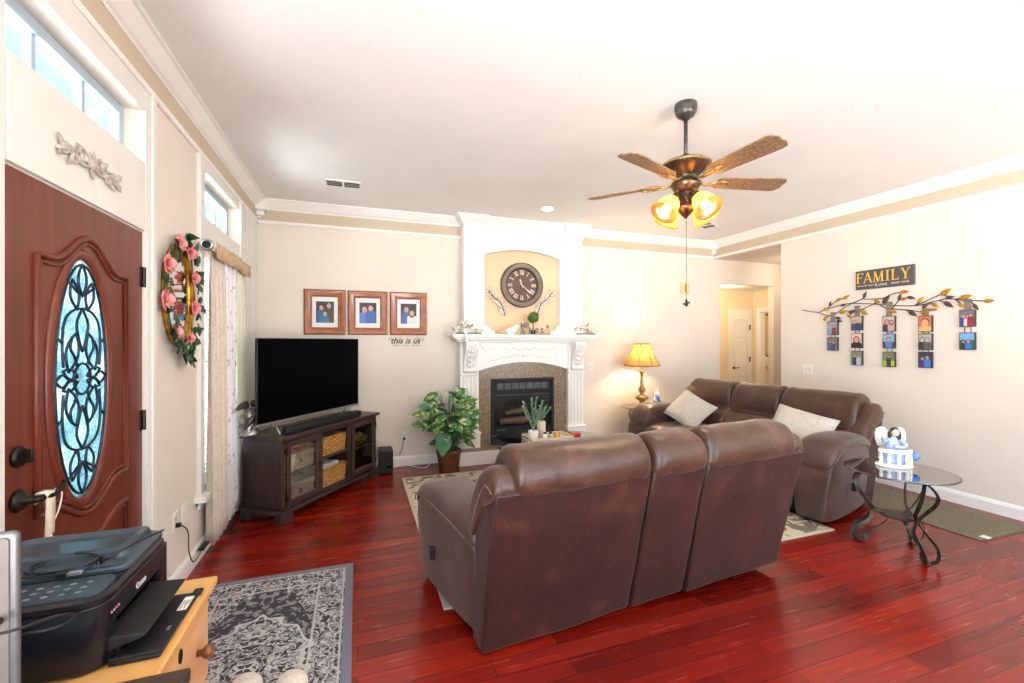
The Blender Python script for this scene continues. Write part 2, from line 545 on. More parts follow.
def tag(o, label, cat, group=None, kind=None):
    o['label'] = label; o['category'] = cat
    if group: o['group'] = group
    if kind: o['kind'] = kind
    return o


def thing(name, label, cat, loc=(0, 0, 0), rz=0.0, group=None):
    o = bpy.data.objects.new(name, None); COL.objects.link(o); o.empty_display_size = 0.05
    o.location = loc; o.rotation_euler = (0, 0, rz)
    return tag(o, label, cat, group)


def struct(name, m, bm, **kw):
    o = obj(name, bm, m, None, **kw); o['kind'] = 'structure'
    return o


def lettering(name, text, size, m, parent, loc, rot=(PI / 2, 0, 0), align='CENTER', shear=0.0, extrude=0.0008, spacing=1.0, thicken=0.0):
    c = bpy.data.curves.new(name, 'FONT'); c.body = text; c.size = size; c.align_x = align; c.align_y = 'CENTER'
    c.extrude = extrude; c.shear = shear; c.space_character = spacing; c.offset = thicken
    c.materials.append(M[m] if isinstance(m, str) else m)
    t = bpy.data.objects.new('text', c); COL.objects.link(t); bpy.context.view_layer.update()
    me = bpy.data.meshes.new_from_object(t, depsgraph=bpy.context.evaluated_depsgraph_get()); me.name = name
    bpy.data.objects.remove(t); bpy.data.curves.remove(c)
    o = bpy.data.objects.new(name, me); COL.objects.link(o); o.location = loc; o.rotation_euler = rot
    if parent: o.parent = parent
    return o


def dup(root, loc, rz, label, group=None):
    r = root.copy(); COL.objects.link(r); r.location = loc; r.rotation_euler = (0, 0, rz); r['label'] = label
    if group: r['group'] = group
    for ch in list(root.children):
        c = ch.copy(); COL.objects.link(c); c.parent = r
        for g in list(ch.children):
            d = g.copy(); COL.objects.link(d); d.parent = c
    return r


# ================================================================== THE SETTING
bm = bm_new(); bx(bm, XL - 0.2, YN - 0.2, -0.1, 9.8, 8.0, 0.0); struct('floor', 'floor', bm)
bm = bm_new(); bx(bm, XL - 0.2, YN - 0.2, CZ, XR + 0.12, YB + 0.3, CZ + 0.1); struct('ceiling', 'ceil', bm)


def wall_x(bm, x0, x1, ya, yb, holes, z1=CZ):
    """a wall slab at x0..x1 from ya to yb with rectangular openings (y0, y1, z0, z1), sorted by y and then z"""
    y = ya
    cols = sorted({(h[0], h[1]) for h in holes})
    for c in cols:
        if c[0] > y: bx(bm, x0, y, 0, x1, c[0], z1)
        z = 0
        for h in sorted([h for h in holes if (h[0], h[1]) == c], key=lambda t: t[2]):
            if h[2] > z: bx(bm, x0, c[0], z, x1, c[1], h[2])
            z = h[3]
        if z < z1: bx(bm, x0, c[0], z, x1, c[1], z1)
        y = c[1]
    if y < yb: bx(bm, x0, y, 0, x1, yb, z1)


TRZ = (2.365, 2.63)                     # transom over the door
W2Z = (2.34, 2.665)                     # transom over the window
DY0, DY1 = 1.772, 2.692                 # the entry door
WY0, WY1 = 3.60, 4.55                   # the window
bm = bm_new()
wall_x(bm, XL - 0.15, XL, YN, YB, [(-2.6, 0.4, 0.2, 2.5), (DY0, DY1, 0.0, 2.02), (DY0, DY1, *TRZ), (WY0, WY1, 0.46, 2.12), (WY0, WY1, *W2Z)])  # first hole is the unseen opening added for side light
struct('wall_left', 'wall', bm)
bm = bm_new()
bx(bm, XL - 0.15, YB, 0, 5.286, YB + 0.1, CZ)
bx(bm, 5.286, YB, 2.37, 6.40, YB + 0.1, CZ); bx(bm, 6.40, YB, 0, 7.6, YB + 0.1, CZ)
struct('wall_back', 'wall', bm)
bm = bm_new(); bx(bm, XR, YN, 0, XR + 0.12, 4.187, CZ); bx(bm, XR, 4.187, 2.735, XR + 0.12, YB, CZ)
bx(bm, XR + 0.12, 4.067, 0, 7.6, 4.187, 2.9)
struct('wall_right', 'wall', bm)
bm = bm_new()
bx(bm, XL - 0.15, YN - 0.12, 0, 1.6, YN, CZ); bx(bm, 1.6, YN - 0.12, 2.2, 3.1, YN, CZ); bx(bm, 3.1, YN - 0.12, 0, 3.45, YN, CZ)
bx(bm, 3.45, YN - 0.12, 0, 4.95, YN, 0.65); bx(bm, 3.45, YN - 0.12, 2.35, 4.95, YN, CZ); bx(bm, 4.95, YN - 0.12, 0, XR + 0.12, YN, CZ)
struct('wall_rear', 'wall', bm)

# darker paint between picture rail and crown
bm = bm_new(); bx(bm, XL, YN, 2.76, XL + 0.004, YB, 2.93); struct('trim_band_left', 'band', bm)
bm = bm_new(); bx(bm, XL, YB - 0.004, 2.76, XR, YB, 2.93); struct('trim_band_back', 'band', bm)
bm = bm_new(); bx(bm, XR - 0.004, YN, 2.76, XR, YB, 2.93); struct('trim_band_right', 'band', bm)

# chimney breast (upper part narrower than the mantel)
BX0, BX1, BY = 1.20, 2.80, 5.20
crown = [(0, 2.888), (0.012, 2.888), (0.014, 2.902), (0.03, 2.91), (0.048, 2.93), (0.07, 2.955), (0.078, 2.97), (0.095, 2.974), (0.095, CZ), (0, CZ)]
bm = bm_new()
PW = 0.215
molding(bm, [(XL, YN), (XL, YB), (BX0, YB), (BX0, BY - 0.045), (BX0 + PW, BY - 0.045), (BX0 + PW, BY), (BX1 - PW, BY), (BX1 - PW, BY - 0.045),
             (BX1, BY - 0.045), (BX1, YB), (XR, YB), (XR, YN)], crown)
struct('trim_crown', 'trim', bm)
rail = [(0, 2.738), (0.016, 2.738), (0.022, 2.75), (0.022, 2.764), (0.012, 2.772), (0, 2.772)]
bm = bm_new(); molding(bm, [(XL, YN), (XL, YB), (BX0, YB)], rail); molding(bm, [(BX1, YB), (XR, YB), (XR, YN)], rail)
struct('trim_picture_rail', 'trim', bm)
bm = bm_new()
for x, y, sx in ((XL, YB, 1), (XR, YB, -1)):
    a, b = sorted((x, x + sx * 0.11)); bx(bm, a, y - 0.11, 2.86, b, y, CZ)
    a, b = sorted((x, x + sx * 0.075)); bx(bm, a, y - 0.075, 2.81, b, y, 2.86)
    a, b = sorted((x, x + sx * 0.045)); bx(bm, a, y - 0.045, 2.785, b, y, 2.81)
struct('trim_crown_corner', 'trim', bm, bevel=0.012)
basep = [(0, 0), (0.016, 0), (0.016, 0.085), (0.012, 0.097), (0.006, 0.11), (0, 0.115)]
bm = bm_new(); molding(bm, [(XL, YN), (XL, DY0 - 0.1)], basep); molding(bm, [(XL, DY1 + 0.1), (XL, YB)], basep); struct('baseboard_left', 'trim', bm)
bm = bm_new(); molding(bm, [(XL, YB), (1.13, YB)], basep); molding(bm, [(2.86, YB), (5.286, YB)], basep); molding(bm, [(6.40, YB), (7.5, YB)], basep); struct('baseboard_back', 'trim', bm)
bm = bm_new(); molding(bm, [(7.5, 4.187), (XR, 4.187), (XR, YN)], basep); struct('baseboard_right', 'trim', bm)

# white panelling round the entry and the window
bm = bm_new()
for y0, y1, z0, z1 in ((DY0 - 0.105, DY0 - 0.012, 0, 2.738), (DY1, DY1 + 0.10, 0, 2.738), (DY0, DY1, 2.025, TRZ[0]), (DY0, DY1, TRZ[1], 2.738)):
    bx(bm, XL, y0, z0, XL + 0.012, y1, z1)
bx(bm, XL + 0.012, DY1 + 0.055, 0, XL + 0.024, DY1 + 0.10, 2.738); bx(bm, XL + 0.012, DY0 - 0.105, 0, XL + 0.024, DY0 - 0.06, 2.738)
bx(bm, XL + 0.012, DY1 + 0.0, 0, XL + 0.018, DY1 + 0.014, 2.025)
struct('trim_door_casing', 'panel', bm, bevel=0.004)
bm = bm_new()
for y0, y1, z0, z1 in ((3.47, WY0, 0.36, 2.738), (WY1, 5.30, 0, 2.738), (WY0, WY1, 2.12, W2Z[0]), (WY0, WY1, W2Z[1], 2.738)):
    bx(bm, XL, y0, z0, XL + 0.012, y1, z1)
for k in range(9):
    bx(bm, XL + 0.012, WY1 + 0.06 + 0.08 * k, 0.11, XL + 0.016, WY1 + 0.066 + 0.08 * k, 2.738)
for y in (3.47, WY1):
    bx(bm, XL + 0.012, y, 0.4, XL + 0.026, y + 0.05, 2.738)
bx(bm, XL, 3.42, 0.40, XL + 0.07, 4.72, 0.44); bx(bm, XL, 3.47, 0.34, XL + 0.02, 4.66, 0.40)
struct('trim_window_casing', 'panel', bm, bevel=0.004)


def window(name, y0, y1, z0, z1, muntins, blinds=False):
    x = XL - 0.105
    r = struct(name, 'trim', bm_new())
    b = bm_new(); t = 0.045
    bx(b, x - 0.03, y0, z0, x + 0.03, y0 + t, z1); bx(b, x - 0.03, y1 - t, z0, x + 0.03, y1, z1)
    bx(b, x - 0.03, y0 + t, z0, x + 0.03, y1 - t, z0 + t); bx(b, x - 0.03, y0 + t, z1 - t, x + 0.03, y1 - t, z1)
    obj('sash', b, 'vinyl', r, bevel=0.005)
    b = bm_new()
    for k in range(1, muntins):
        yy = y0 + (y1 - y0) * k / muntins
        bx(b, x - 0.012, yy - 0.012, z0 + t, x + 0.012, yy + 0.012, z1 - t)
    if blinds: bx(b, x - 0.014, y0 + t, (z0 + z1) / 2 - 0.02, x + 0.014, y1 - t, (z0 + z1) / 2 + 0.02)
    obj('muntin', b, 'vinyl', r)
    box('pane', 'glass', r, x - 0.002, y0 + t, z0 + t, x + 0.002, y1 - t, z1 - t)
    if blinds:
        b = bm_new(); n = 44
        for k in range(n):
            z = z0 + 0.06 + (z1 - z0 - 0.14) * k / (n - 1)
            prism(b, [(-0.018, -0.008), (0.018, 0.006), (0.018, 0.008), (-0.018, -0.006)], lambda p, tt, z=z: (x + 0.07 + p[0], tt, z + p[1]), y0 + 0.02, y1 - 0.02)
        bx(b, x + 0.045, y0 + 0.01, z1 - 0.06, x + 0.1, y1 - 0.01, z1 - 0.005)
        obj('blind', b, 'plastic', r)
    return r


window('window_1', DY0, DY1, *TRZ, 3)
window('window_2', WY0, WY1, *W2Z, 3)
window('window_3', WY0, WY1, 0.46, 2.12, 2, True)

# ------------------------------------------------------------------ entry door
M['came'] = mat('lead_came', (44, 66, 82), (30, 44, 58), 0.35, 0.6, scale=30)


def art_glass():
    m = bpy.data.materials.new('textured_art_glass'); m.use_nodes = True; nt = m.node_tree; nt.nodes.clear()
    out = nd(nt, 'ShaderNodeOutputMaterial'); tl = nd(nt, 'ShaderNodeBsdfTranslucent'); gl = nd(nt, 'ShaderNodeBsdfGlossy')
    v = coords(nt); f = noise_tex(nt, v, 9.0, 4.0, 0.6); f2 = noise_tex(nt, v, 120.0, 3.0)
    c = ramp(nt, f, [(0.32, lin((112, 136, 140))), (0.5, lin((138, 158, 160))), (0.7, lin((180, 186, 184)))])
    c = mixc(nt, 1.0, c, ramp(nt, f2, [(0.35, (0.5, 0.56, 0.6, 1)), (0.6, (1.2, 1.2, 1.2, 1))]), 'MULTIPLY')
    nt.links.new(c, tl.inputs[0]); gl.inputs['Roughness'].default_value = 0.15
    b = nd(nt, 'ShaderNodeBump'); setin(b, Strength=0.6, Distance=0.004); nt.links.new(f2, b.inputs['Height'])
    nt.links.new(b.outputs[0], gl.inputs['Normal'])
    mx = nd(nt, 'ShaderNodeMixShader'); mx.inputs[0].default_value = 0.12
    nt.links.new(tl.outputs[0], mx.inputs[1]); nt.links.new(gl.outputs[0], mx.inputs[2]); nt.links.new(mx.outputs[0], out.inputs[0])
    return m


M['artglass'] = art_glass()
DC = 2.18; OZ = 1.325; OA, OB = 0.190, 0.474      # oval light: centre and half axes
FX = XL - 0.001                                   # the room-side face of the slab


def oval(a, b, n=48, c=(DC, OZ)):
    return [(c[0] + a * math.cos(2 * PI * i / n), c[1] + b * math.sin(2 * PI * i / n)) for i in range(n)]


bm = bm_new()
d0, d1, z0, z1 = DY0 + 0.004, DY1 - 0.004, 0.006, 2.016
half = 24
for s in (0, 1):
    arc = [(DC + OA * math.cos(-PI / 2 + s * PI + PI * i / half), OZ + OB * math.sin(-PI / 2 + s * PI + PI * i / half)) for i in range(half + 1)]
    if s == 0: poly = [(DC, z0), (d1, z0), (d1, z1), (DC, z1)] + arc[::-1]
    else: poly = [(DC, z1), (d0, z1), (d0, z0), (DC, z0)] + arc[::-1]
    prism(bm, poly, yz, FX - 0.045, FX)
door = struct('door_1', 'door', bm)


def oval_ring(b, x_of, prof, n=56):
    loops = []
    for ins, x in prof:
        loops.append([(x, DC + (OA + ins) * math.cos(2 * PI * i / n), OZ + (OB + ins) * math.sin(2 * PI * i / n)) for i in range(n)])
    rings(b, loops, cap=False, close=True)


bm = bm_new(); oval_ring(bm, None, [(-0.016, FX - 0.02), (-0.010, FX + 0.003), (-0.002, FX + 0.010), (0.010, FX + 0.010), (0.018, FX + 0.013), (0.026, FX + 0.008), (0.036, FX), (0.0, FX - 0.02)])
obj('oval_frame', bm, 'door', door, smooth=True)
bm = bm_new(); prism(bm, oval(OA - 0.004, OB - 0.004), yz, FX - 0.010, FX - 0.002)
obj('oval_glass', bm, 'artglass', door)
bm = bm_new()


def came(pts, r=0.0050, closed=False):
    P = [(FX + 0.001, DC + p[0] * 1.06, OZ + p[1]) for p in pts]
    tube(bm, P, r, 6, closed)


def lens(cx, cz, ang, L, W, n=14):
    P = []
    for k in range(2 * n):
        t = (k % n) / n; s = 1 if k < n else -1
        a = L * (t - 0.5) * s; b = W * math.sin(PI * t) * s
        P.append((cx + a * math.cos(ang) - b * math.sin(ang), cz + a * math.sin(ang) + b * math.cos(ang)))
    came(P, closed=True)


came([(0.158 * math.cos(2 * PI * i / 48), 0.445 * math.sin(2 * PI * i / 48)) for i in range(48)], closed=True)
for sgn in (1, -1):
    lens(0, sgn * 0.385, PI / 2, 0.125, 0.026)
    for sx in (1, -1):
        lens(sx * 0.047, sgn * 0.325, PI / 2 + sx * sgn * -0.25, 0.115, 0.026)
        came(spline([(0, sgn * 0.275), (sx * 0.035, sgn * 0.215), (sx * 0.02, sgn * 0.15), (0, sgn * 0.105)], 6))
        came(spline([(0, sgn * 0.275), (sx * 0.06, sgn * 0.262), (sx * 0.105, sgn * 0.22), (sx * 0.118, sgn * 0.14), (sx * 0.112, sgn * 0.05)], 6))
        came(spline([(sx * 0.02, sgn * 0.33), (sx * 0.085, sgn * 0.37)], 4))
        lens(sx * 0.06, sgn * 0.105, PI / 2 + sx * sgn * 0.3, 0.155, 0.036)
        came(spline([(sx * 0.03, sgn * 0.05), (sx * 0.05, sgn * 0.09), (sx * 0.072, sgn * 0.12), (sx * 0.062, sgn * 0.165)], 5))
        lens(sx * 0.072, sgn * 0.022, sx * sgn * 0.3, 0.09, 0.018)
        came(spline([(sx * 0.118, sgn * 0.14), (sx * 0.148, sgn * 0.16)], 3))
for sx in (1, -1): lens(sx * 0.118, 0, 0, 0.074, 0.022)
came([(0.052 * math.cos(2 * PI * i / 20), 0.06 * math.sin(2 * PI * i / 20)) for i in range(20)], closed=True)
obj('came', bm, 'came', door, smooth=True)


def panel_line(y0, y1, zb, zt, db, dt, n=28):
    P = []
    def w(s): 
        s = max(0.0, min(1.0, (s - 0.12) / 0.76)); return (1 - math.cos(2 * PI * s)) / 2
    for i in range(n + 1): P.append((y0 + (y1 - y0) * i / n, zb + db * w(i / n)))
    for i in range(n + 1): P.append((y1 - (y1 - y0) * i / n, zt + dt * w(i / n)))
    return P


bm = bm_new()
for ins, r in ((0, 0.012), (0.022, 0.007)):
    tube(bm, [(FX + 0.002, a, b) for a, b in panel_line(1.915 + ins, 2.525 - ins, 0.880 + ins, 1.765 - ins, -0.09, 0.115)], r, 8, True)
    tube(bm, [(FX + 0.002, a, b) for a, b in panel_line(1.915 + ins, 2.525 - ins, 0.16 + ins, 0.74 - ins, 0.0, -0.085)], r, 8, True)
obj('panel_moulding', bm, 'door', door, smooth=True)
for z in (1.793, 1.079, 0.30):
    bm = bm_new(); tube(bm, [(FX + 0.006, DY1, z - 0.05), (FX + 0.006, DY1, z + 0.05)], 0.009, 8); bx(bm, FX - 0.002, DY1 - 0.03, z - 0.05, FX + 0.003, DY1 + 0.03, z + 0.05)
    obj('hinge', bm, 'bronze', door)
bm = bm_new(); R90 = Matrix.Rotation(PI / 2, 4, 'Y')
lathe(bm, [(0.034, 0), (0.034, 0.008), (0.028, 0.016), (0.012, 0.018), (0.001, 0.018)], (FX, 1.83, 1.106), 20, R90)
bx(bm, FX + 0.014, 1.825, 1.085, FX + 0.04, 1.836, 1.127)
obj('deadbolt', bm, 'bronze', door, smooth=False, bevel=0.002)
bm = bm_new()
lathe(bm, [(0.036, 0), (0.036, 0.008), (0.028, 0.018), (0.013, 0.022), (0.012, 0.05), (0.001, 0.052)], (FX, 1.83, 0.966), 20, R90)
tube(bm, spline([(FX + 0.045, 1.82, 0.966), (FX + 0.06, 1.845, 0.966), (FX + 0.062, 1.89, 0.964), (FX + 0.058, 1.94, 0.972), (FX + 0.05, 1.965, 0.985)], 4), [0.011] * 9 + [0.009] * 4 + [0.007] * 4, 8)
obj('door_handle', bm, 'bronze', door, smooth=True)
bm = bm_new(); bx(bm, XL - 0.15, DY0, 0, XL, DY0 + 0.004, 2.02); bx(bm, XL - 0.15, DY1 - 0.004, 0, XL, DY1, 2.02); bx(bm, XL - 0.15, DY0, 2.016, XL, DY1, 2.022)
struct('trim_door_jamb', 'panel', bm)

# ------------------------------------------------------------------ hall beyond the opening
bm = bm_new()
bx(bm, 5.20, YB + 0.1, 0, 5.28, 6.6, 2.55)
bx(bm, 5.2, 6.6, 0, 7.46, 6.7, 2.55)
struct('wall_hall', 'hallwall', bm)
bm = bm_new(); wall_x(bm, 7.36, 7.46, YB + 0.1, 6.6, [(5.70, 6.42, 0, 2.04)], 2.55); struct('wall_hall_right', 'hallwall', bm)
bm = bm_new(); bx(bm, 5.2, YB + 0.1, 2.46, 7.46, 6.7, 2.56); struct('ceiling_hall', 'ceil', bm)
bm = bm_new(); bx(bm, XR + 0.12, 4.187, 2.735, 7.6, YB, 2.84); struct('ceiling_alcove', 'wall', bm)
bm = bm_new(); bx(bm, 7.5, 4.187, 0, 7.6, YB, 2.8); struct('wall_alcove', 'wall', bm)
bm = bm_new(); bx(bm, 9.6, 5.3, 0, 9.7, 7.9, 2.5); bx(bm, 7.46, 7.8, 0, 9.7, 7.9, 2.5); bx(bm, 7.46, 5.3, 0, 9.7, 5.4, 2.5); bx(bm, 7.42, 6.7, 0, 7.46, 7.8, 2.5)
struct('wall_bathroom', 'hallwall', bm)
bm = bm_new(); bx(bm, 7.4, 5.3, 2.46, 9.7, 7.9, 2.56); struct('ceiling_bathroom', 'ceil', bm)
bm = bm_new()
for y0, y1, z0, z1 in ((5.62, 5.70, 0, 2.04), (6.42, 6.50, 0, 2.04), (5.62, 6.50, 2.04, 2.12)): bx(bm, 7.345, y0, z0, 7.36, y1, z1)
bx(bm, 7.36, 6.405, 0, 7.46, 6.42, 2.04)
for x0, x1, z0, z1 in ((6.755, 6.825, 0, 2.02), (7.27, 7.34, 0, 2.02), (6.755, 7.34, 2.02, 2.10)): bx(bm, x0, 6.585, z0, x1, 6.6, z1)
struct('trim_hall_casing', 'trim', bm, bevel=0.003)
d2 = struct('door_2', 'trim', bm_new())
bm = bm_new(); bx(bm, 6.825, 6.592, 0.01, 7.27, 6.6, 2.02); obj('slab', bm, 'trim', d2)
bm = bm_new()
for z0, z1, arch in ((0.16, 0.80, 0), (0.92, 1.46, 0), (1.56, 1.86, 0.05)):
    P = [(6.89 + 0.315 * i / 12, 6.590, z1 + arch * math.sin(PI * i / 12)) for i in range(13)]
    tube(bm, [(6.89, 6.590, z0), *P, (7.205, 6.590, z0)], 0.010, 6, True)
obj('panel_moulding', bm, 'panel', d2, smooth=True)
bm = bm_new()
lathe(bm, [(0.026, 0), (0.026, 0.008), (0.010, 0.012), (0.010, 0.05)], (6.87, 6.592, 0.96), 14, Matrix.Rotation(PI / 2, 4, 'X'))
tube(bm, [(6.87, 6.545, 0.96), (6.92, 6.54, 0.962), (6.965, 6.545, 0.97)], 0.009, 6)
obj('door_handle', bm, 'bronze', d2, smooth=True)
for z in (0.25, 1.12, 1.75): box('hinge', 'bronze', d2, 7.262, 6.58, z - 0.05, 7.285, 6.592, z + 0.05)

bath = thing('wall_mirror', 'oval wall mirror seen through the hall into the bathroom', 'mirror', (9.12, 7.79, 1.62))
bm = bm_new(); lathe(bm, [(0.001, 0), (0.27, 0), (0.27, 0.012), (0.001, 0.012)], (0, 0, 0), 32, Matrix.Diagonal((1, 1, 1.75, 1)) @ Matrix.Rotation(PI / 2, 4, 'X')); obj('mirror_glass', bm, 'mirror', bath, smooth=False)
bm = bm_new(); tube(bm, [(0.28 * math.cos(2 * PI * i / 36), -0.012, 0.28 * 1.75 * math.sin(2 * PI * i / 36)) for i in range(36)], 0.018, 8, True); obj('mirror_frame', bm, 'iron', bath, smooth=True)
M['towel'] = mat('white_towel', (240, 234, 226), (226, 218, 208), 0.95, scale=40, bumps=(160, 0.6, 0.006))
tw = thing('towel_ring', 'white hand towel hanging below the bathroom mirror', 'towel', (9.14, 7.79, 1.0))
bm = bm_new()
for k in range(5): ball(bm, (-0.13 + 0.065 * k, -0.06, -0.02 * (k % 2)), (0.05, 0.05, 0.14), 10, 8)
obj('towel', bm, 'towel', tw, smooth=True)
bm = bm_new(); tube(bm, [(-0.2, -0.06, 0.12), (0.2, -0.06, 0.12)], 0.01, 8); tube(bm, [(-0.2, -0.06, 0.12), (-0.2, 0, 0.12)], 0.01, 8); tube(bm, [(0.2, -0.06, 0.12), (0.2, 0, 0.12)], 0.01, 8); obj('bar', bm, 'bronze', tw, smooth=True)
WARM = (1.0, 0.78, 0.48)
point('hall_lamp', (6.2, 5.95, 2.3), 15, (1.0, 0.80, 0.52), 0.12)
point('alcove_lamp', (6.3, 4.75, 2.5), 7, (1.0, 0.85, 0.65), 0.1)
point('bathroom_lamp', (8.2, 6.5, 2.2), 22, (1.0, 0.85, 0.62), 0.1)

# ================================================================== FIREPLACE
def granite():
    m, nt, b = base_mat('speckled_granite'); v = coords(nt)
    vo = nd(nt, 'ShaderNodeTexVoronoi'); setin(vo, Scale=150.0); nt.links.new(v, vo.inputs['Vector'])
    sp = nd(nt, 'ShaderNodeSeparateColor'); nt.links.new(vo.outputs['Color'], sp.inputs[0])
    c = ramp(nt, sp.outputs[0], [(0.0, lin((104, 86, 70))), (0.25, lin((146, 124, 100))), (0.6, lin((166, 144, 118))), (0.85, lin((124, 104, 86)))], 'CONSTANT')
    nt.links.new(c, b.inputs['Base Color']); setin(b, Roughness=0.25)
    return m


M['granite'] = granite()
M['niche'] = mat('tan_niche_paint', (228, 196, 162), (223, 190, 155), 0.75, scale=2, bumps=(160, 0.1, 0.002))
M['firebrick'] = mat('sooty_firebrick', (46, 42, 40), (26, 24, 24), 0.9, scale=9)
M['log'] = mat('ceramic_log', (112, 90, 76), (62, 50, 44), 0.9, scale=12, stretch=(1, 6, 6), bumps=(20, 0.6, 0.01))
M['louver'] = mat('grey_louver', (92, 92, 96), (72, 72, 76), 0.45, 0.3, scale=14)
fp = thing('fireplace', 'white carved fireplace with granite surround, mantel shelf and tall arched overmantel', 'fireplace', (2.0, YB, 0))
HX0, HX1, HY = -0.875, 0.875, 5.06 - YB
FY = BY - YB                      # face of the body
box('hearth', 'trim', fp, HX0, HY, 0, HX1, 0, 0.165, 0.004)
box('hearth_slab', 'granite', fp, HX0 + 0.005, HY - 0.0, 0.165, HX1 - 0.005, 0, 0.18, 0.003)
PX = 0.605; PO = 0.835            # pilasters: inner and outer distance from the centre
for s in (-1, 1):
    a, b_ = sorted((s * PX, s * PO))
    bm = bm_new(); bx(bm, a, FY - 0.02, 0.18, b_, 0, 1.47)
    for k in range(4):
        xx = a + 0.04 + (b_ - a - 0.08) * k / 3; tube(bm, [(xx, FY - 0.022, 0.42), (xx, FY - 0.022, 1.05)], 0.012, 6)
    obj('pilaster', bm, 'trim', fp, bevel=0.004)
    bm = bm_new(); bx(bm, a - 0.015, FY - 0.04, 0.18, b_ + 0.015, 0, 0.345); bx(bm, a - 0.025, FY - 0.052, 0.345, b_ + 0.025, 0, 0.37)
    obj('plinth', bm, 'trim', fp, bevel=0.006)
    # corbel: scrolled bracket under the shelf
    ca, cb = a + 0.035, b_ - 0.035
    prof = [(FY - 0.02, 1.10), (FY - 0.05, 1.09), (FY - 0.07, 1.12), (FY - 0.055, 1.16), (FY - 0.06, 1.22), (FY - 0.10, 1.30), (FY - 0.16, 1.37), (FY - 0.175, 1.42), (FY - 0.165, 1.47), (FY - 0.02, 1.47)]
    bm = bm_new(); prism(bm, prof, yz, ca, cb); bx(bm, a + 0.01, FY - 0.045, 1.055, b_ - 0.01, FY, 1.08)
    cor = obj('corbel', bm, 'trim', fp, bevel=0.006)
    bm = bm_new()
    for k in range(5):
        t = k / 4; z = 1.16 + 0.24 * t; y = FY - 0.07 - 0.10 * t ** 1.4
        for sx in (-1, 1): leaf(bm, ((ca + cb) / 2, y, z), ((ca + cb) / 2 + sx * 0.055, y - 0.008, z + 0.05), (0, -1, 0), 0.02, 0.1, -0.2)
        ball(bm, ((ca + cb) / 2, y - 0.004, z + 0.02), (0.014, 0.012, 0.022), 8, 6)
    obj('acanthus_carving', bm, 'trim', cor, smooth=True, solid=0.004)
n = 28
arc = [(-PX + 2 * PX * i / n, 1.11 + 0.10 * (1 - (2 * i / n - 1) ** 2)) for i in range(n + 1)]
bm = bm_new(); prism(bm, [(-PX, 1.47), (PX, 1.47)] + arc[::-1], xz, FY, 0)
obj('frieze', bm, 'trim', fp)
bm = bm_new()
for k in range(8):
    x0 = -0.56 + 0.14 * k
    tube(bm, [(x0 + 0.14 * t / 8, FY - 0.003, 1.405 - 0.045 * math.sin(PI * t / 8)) for t in range(9)], 0.008, 6)
for sx in (-1, 1):
    tube(bm, spline([(sx * 0.04, FY - 0.002, 1.29), (sx * 0.12, FY - 0.002, 1.31), (sx * 0.2, FY - 0.002, 1.27), (sx * 0.3, FY - 0.002, 1.28), (sx * 0.38, FY - 0.002, 1.235), (sx * 0.45, FY - 0.002, 1.25)], 5), 0.007, 6)
    for k in range(6): leaf(bm, (sx * (0.08 + 0.065 * k), FY - 0.002, 1.295 - 0.008 * k), (sx * (0.12 + 0.065 * k), FY - 0.008, 1.325 - 0.010 * k), (0, -1, 0), 0.012, 0.1, 0)
ball(bm, (0, FY, 1.30), (0.03, 0.012, 0.03), 12, 8)
obj('swag_carving', bm, 'trim', fp, smooth=True)
bm = bm_new()                                   # granite with the firebox opening
FB0, FB1, FZ0, FZ1 = -0.43, 0.42, 0.30, 1.005
GY = FY + 0.045
for x0, x1, zz0, zz1 in ((-PX, FB0, 0.18, 1.24), (FB1, PX, 0.18, 1.24), (FB0, FB1, FZ1, 1.24), (FB0, FB1, 0.18, FZ0)): bx(bm, x0, GY, zz0, x1, -0.001, zz1)
obj('granite_surround', bm, 'granite', fp)
bm = bm_new(); rect_ring(bm, FB1 - FB0, FZ1 - FZ0, [(0, GY), (0, GY - 0.025), (0.035, GY - 0.025), (0.04, GY - 0.012), (0.04, GY)], (FB0 + FB1) / 2, (FZ0 + FZ1) / 2)
bx(bm, FB0 + 0.04, GY - 0.01, 0.80, FB1 - 0.04, GY + 0.01, 0.83); bx(bm, FB0 + 0.04, GY - 0.016, 0.375, FB1 - 0.04, GY + 0.01, 0.40)
firef = obj('firebox_frame', bm, 'blackm', fp, bevel=0.003)
bm = bm_new()
bx(bm, FB0, GY + 0.078, FZ0, FB1, GY + 0.086, FZ1); bx(bm, FB0, GY, FZ0, FB0 + 0.02, GY + 0.08, FZ1); bx(bm, FB1 - 0.02, GY, FZ0, FB1, GY + 0.08, FZ1); bx(bm, FB0, GY, FZ0, FB1, GY + 0.08, FZ0 + 0.03)
obj('firebox', bm, 'firebrick', fp)
bm = bm_new()
for k in range(7):
    x0 = FB0 + 0.075 + 0.10 * k; bx(bm, x0, GY - 0.012, 0.868, x0 + 0.085, GY - 0.006, 0.945)
    for j in range(3): bx(bm, x0, GY - 0.018, 0.875 + 0.024 * j, x0 + 0.085, GY - 0.012, 0.885 + 0.024 * j)
obj('vent_louver', bm, 'louver', fp)
bm = bm_new(); bx(bm, FB0 + 0.04, GY - 0.004, 0.835, FB1 - 0.04, GY + 0.004, 0.965); bx(bm, FB0 + 0.04, GY - 0.004, 0.34, FB1 - 0.04, GY + 0.004, 0.38)
hood = [(FB0 + 0.04, 0.80), (FB1 - 0.04, 0.80)] + [(FB1 - 0.04 - 0.77 * i / 16, 0.64 + 0.11 * math.sin(PI * i / 16)) for i in range(17)]
prism(bm, hood, xz, GY + 0.0, GY + 0.012)
obj('firebox_hood', bm, 'blackm', fp)
bm = bm_new(); bx(bm, FB0 + 0.06, GY - 0.008, 0.792, FB1 - 0.06, GY, 0.80)
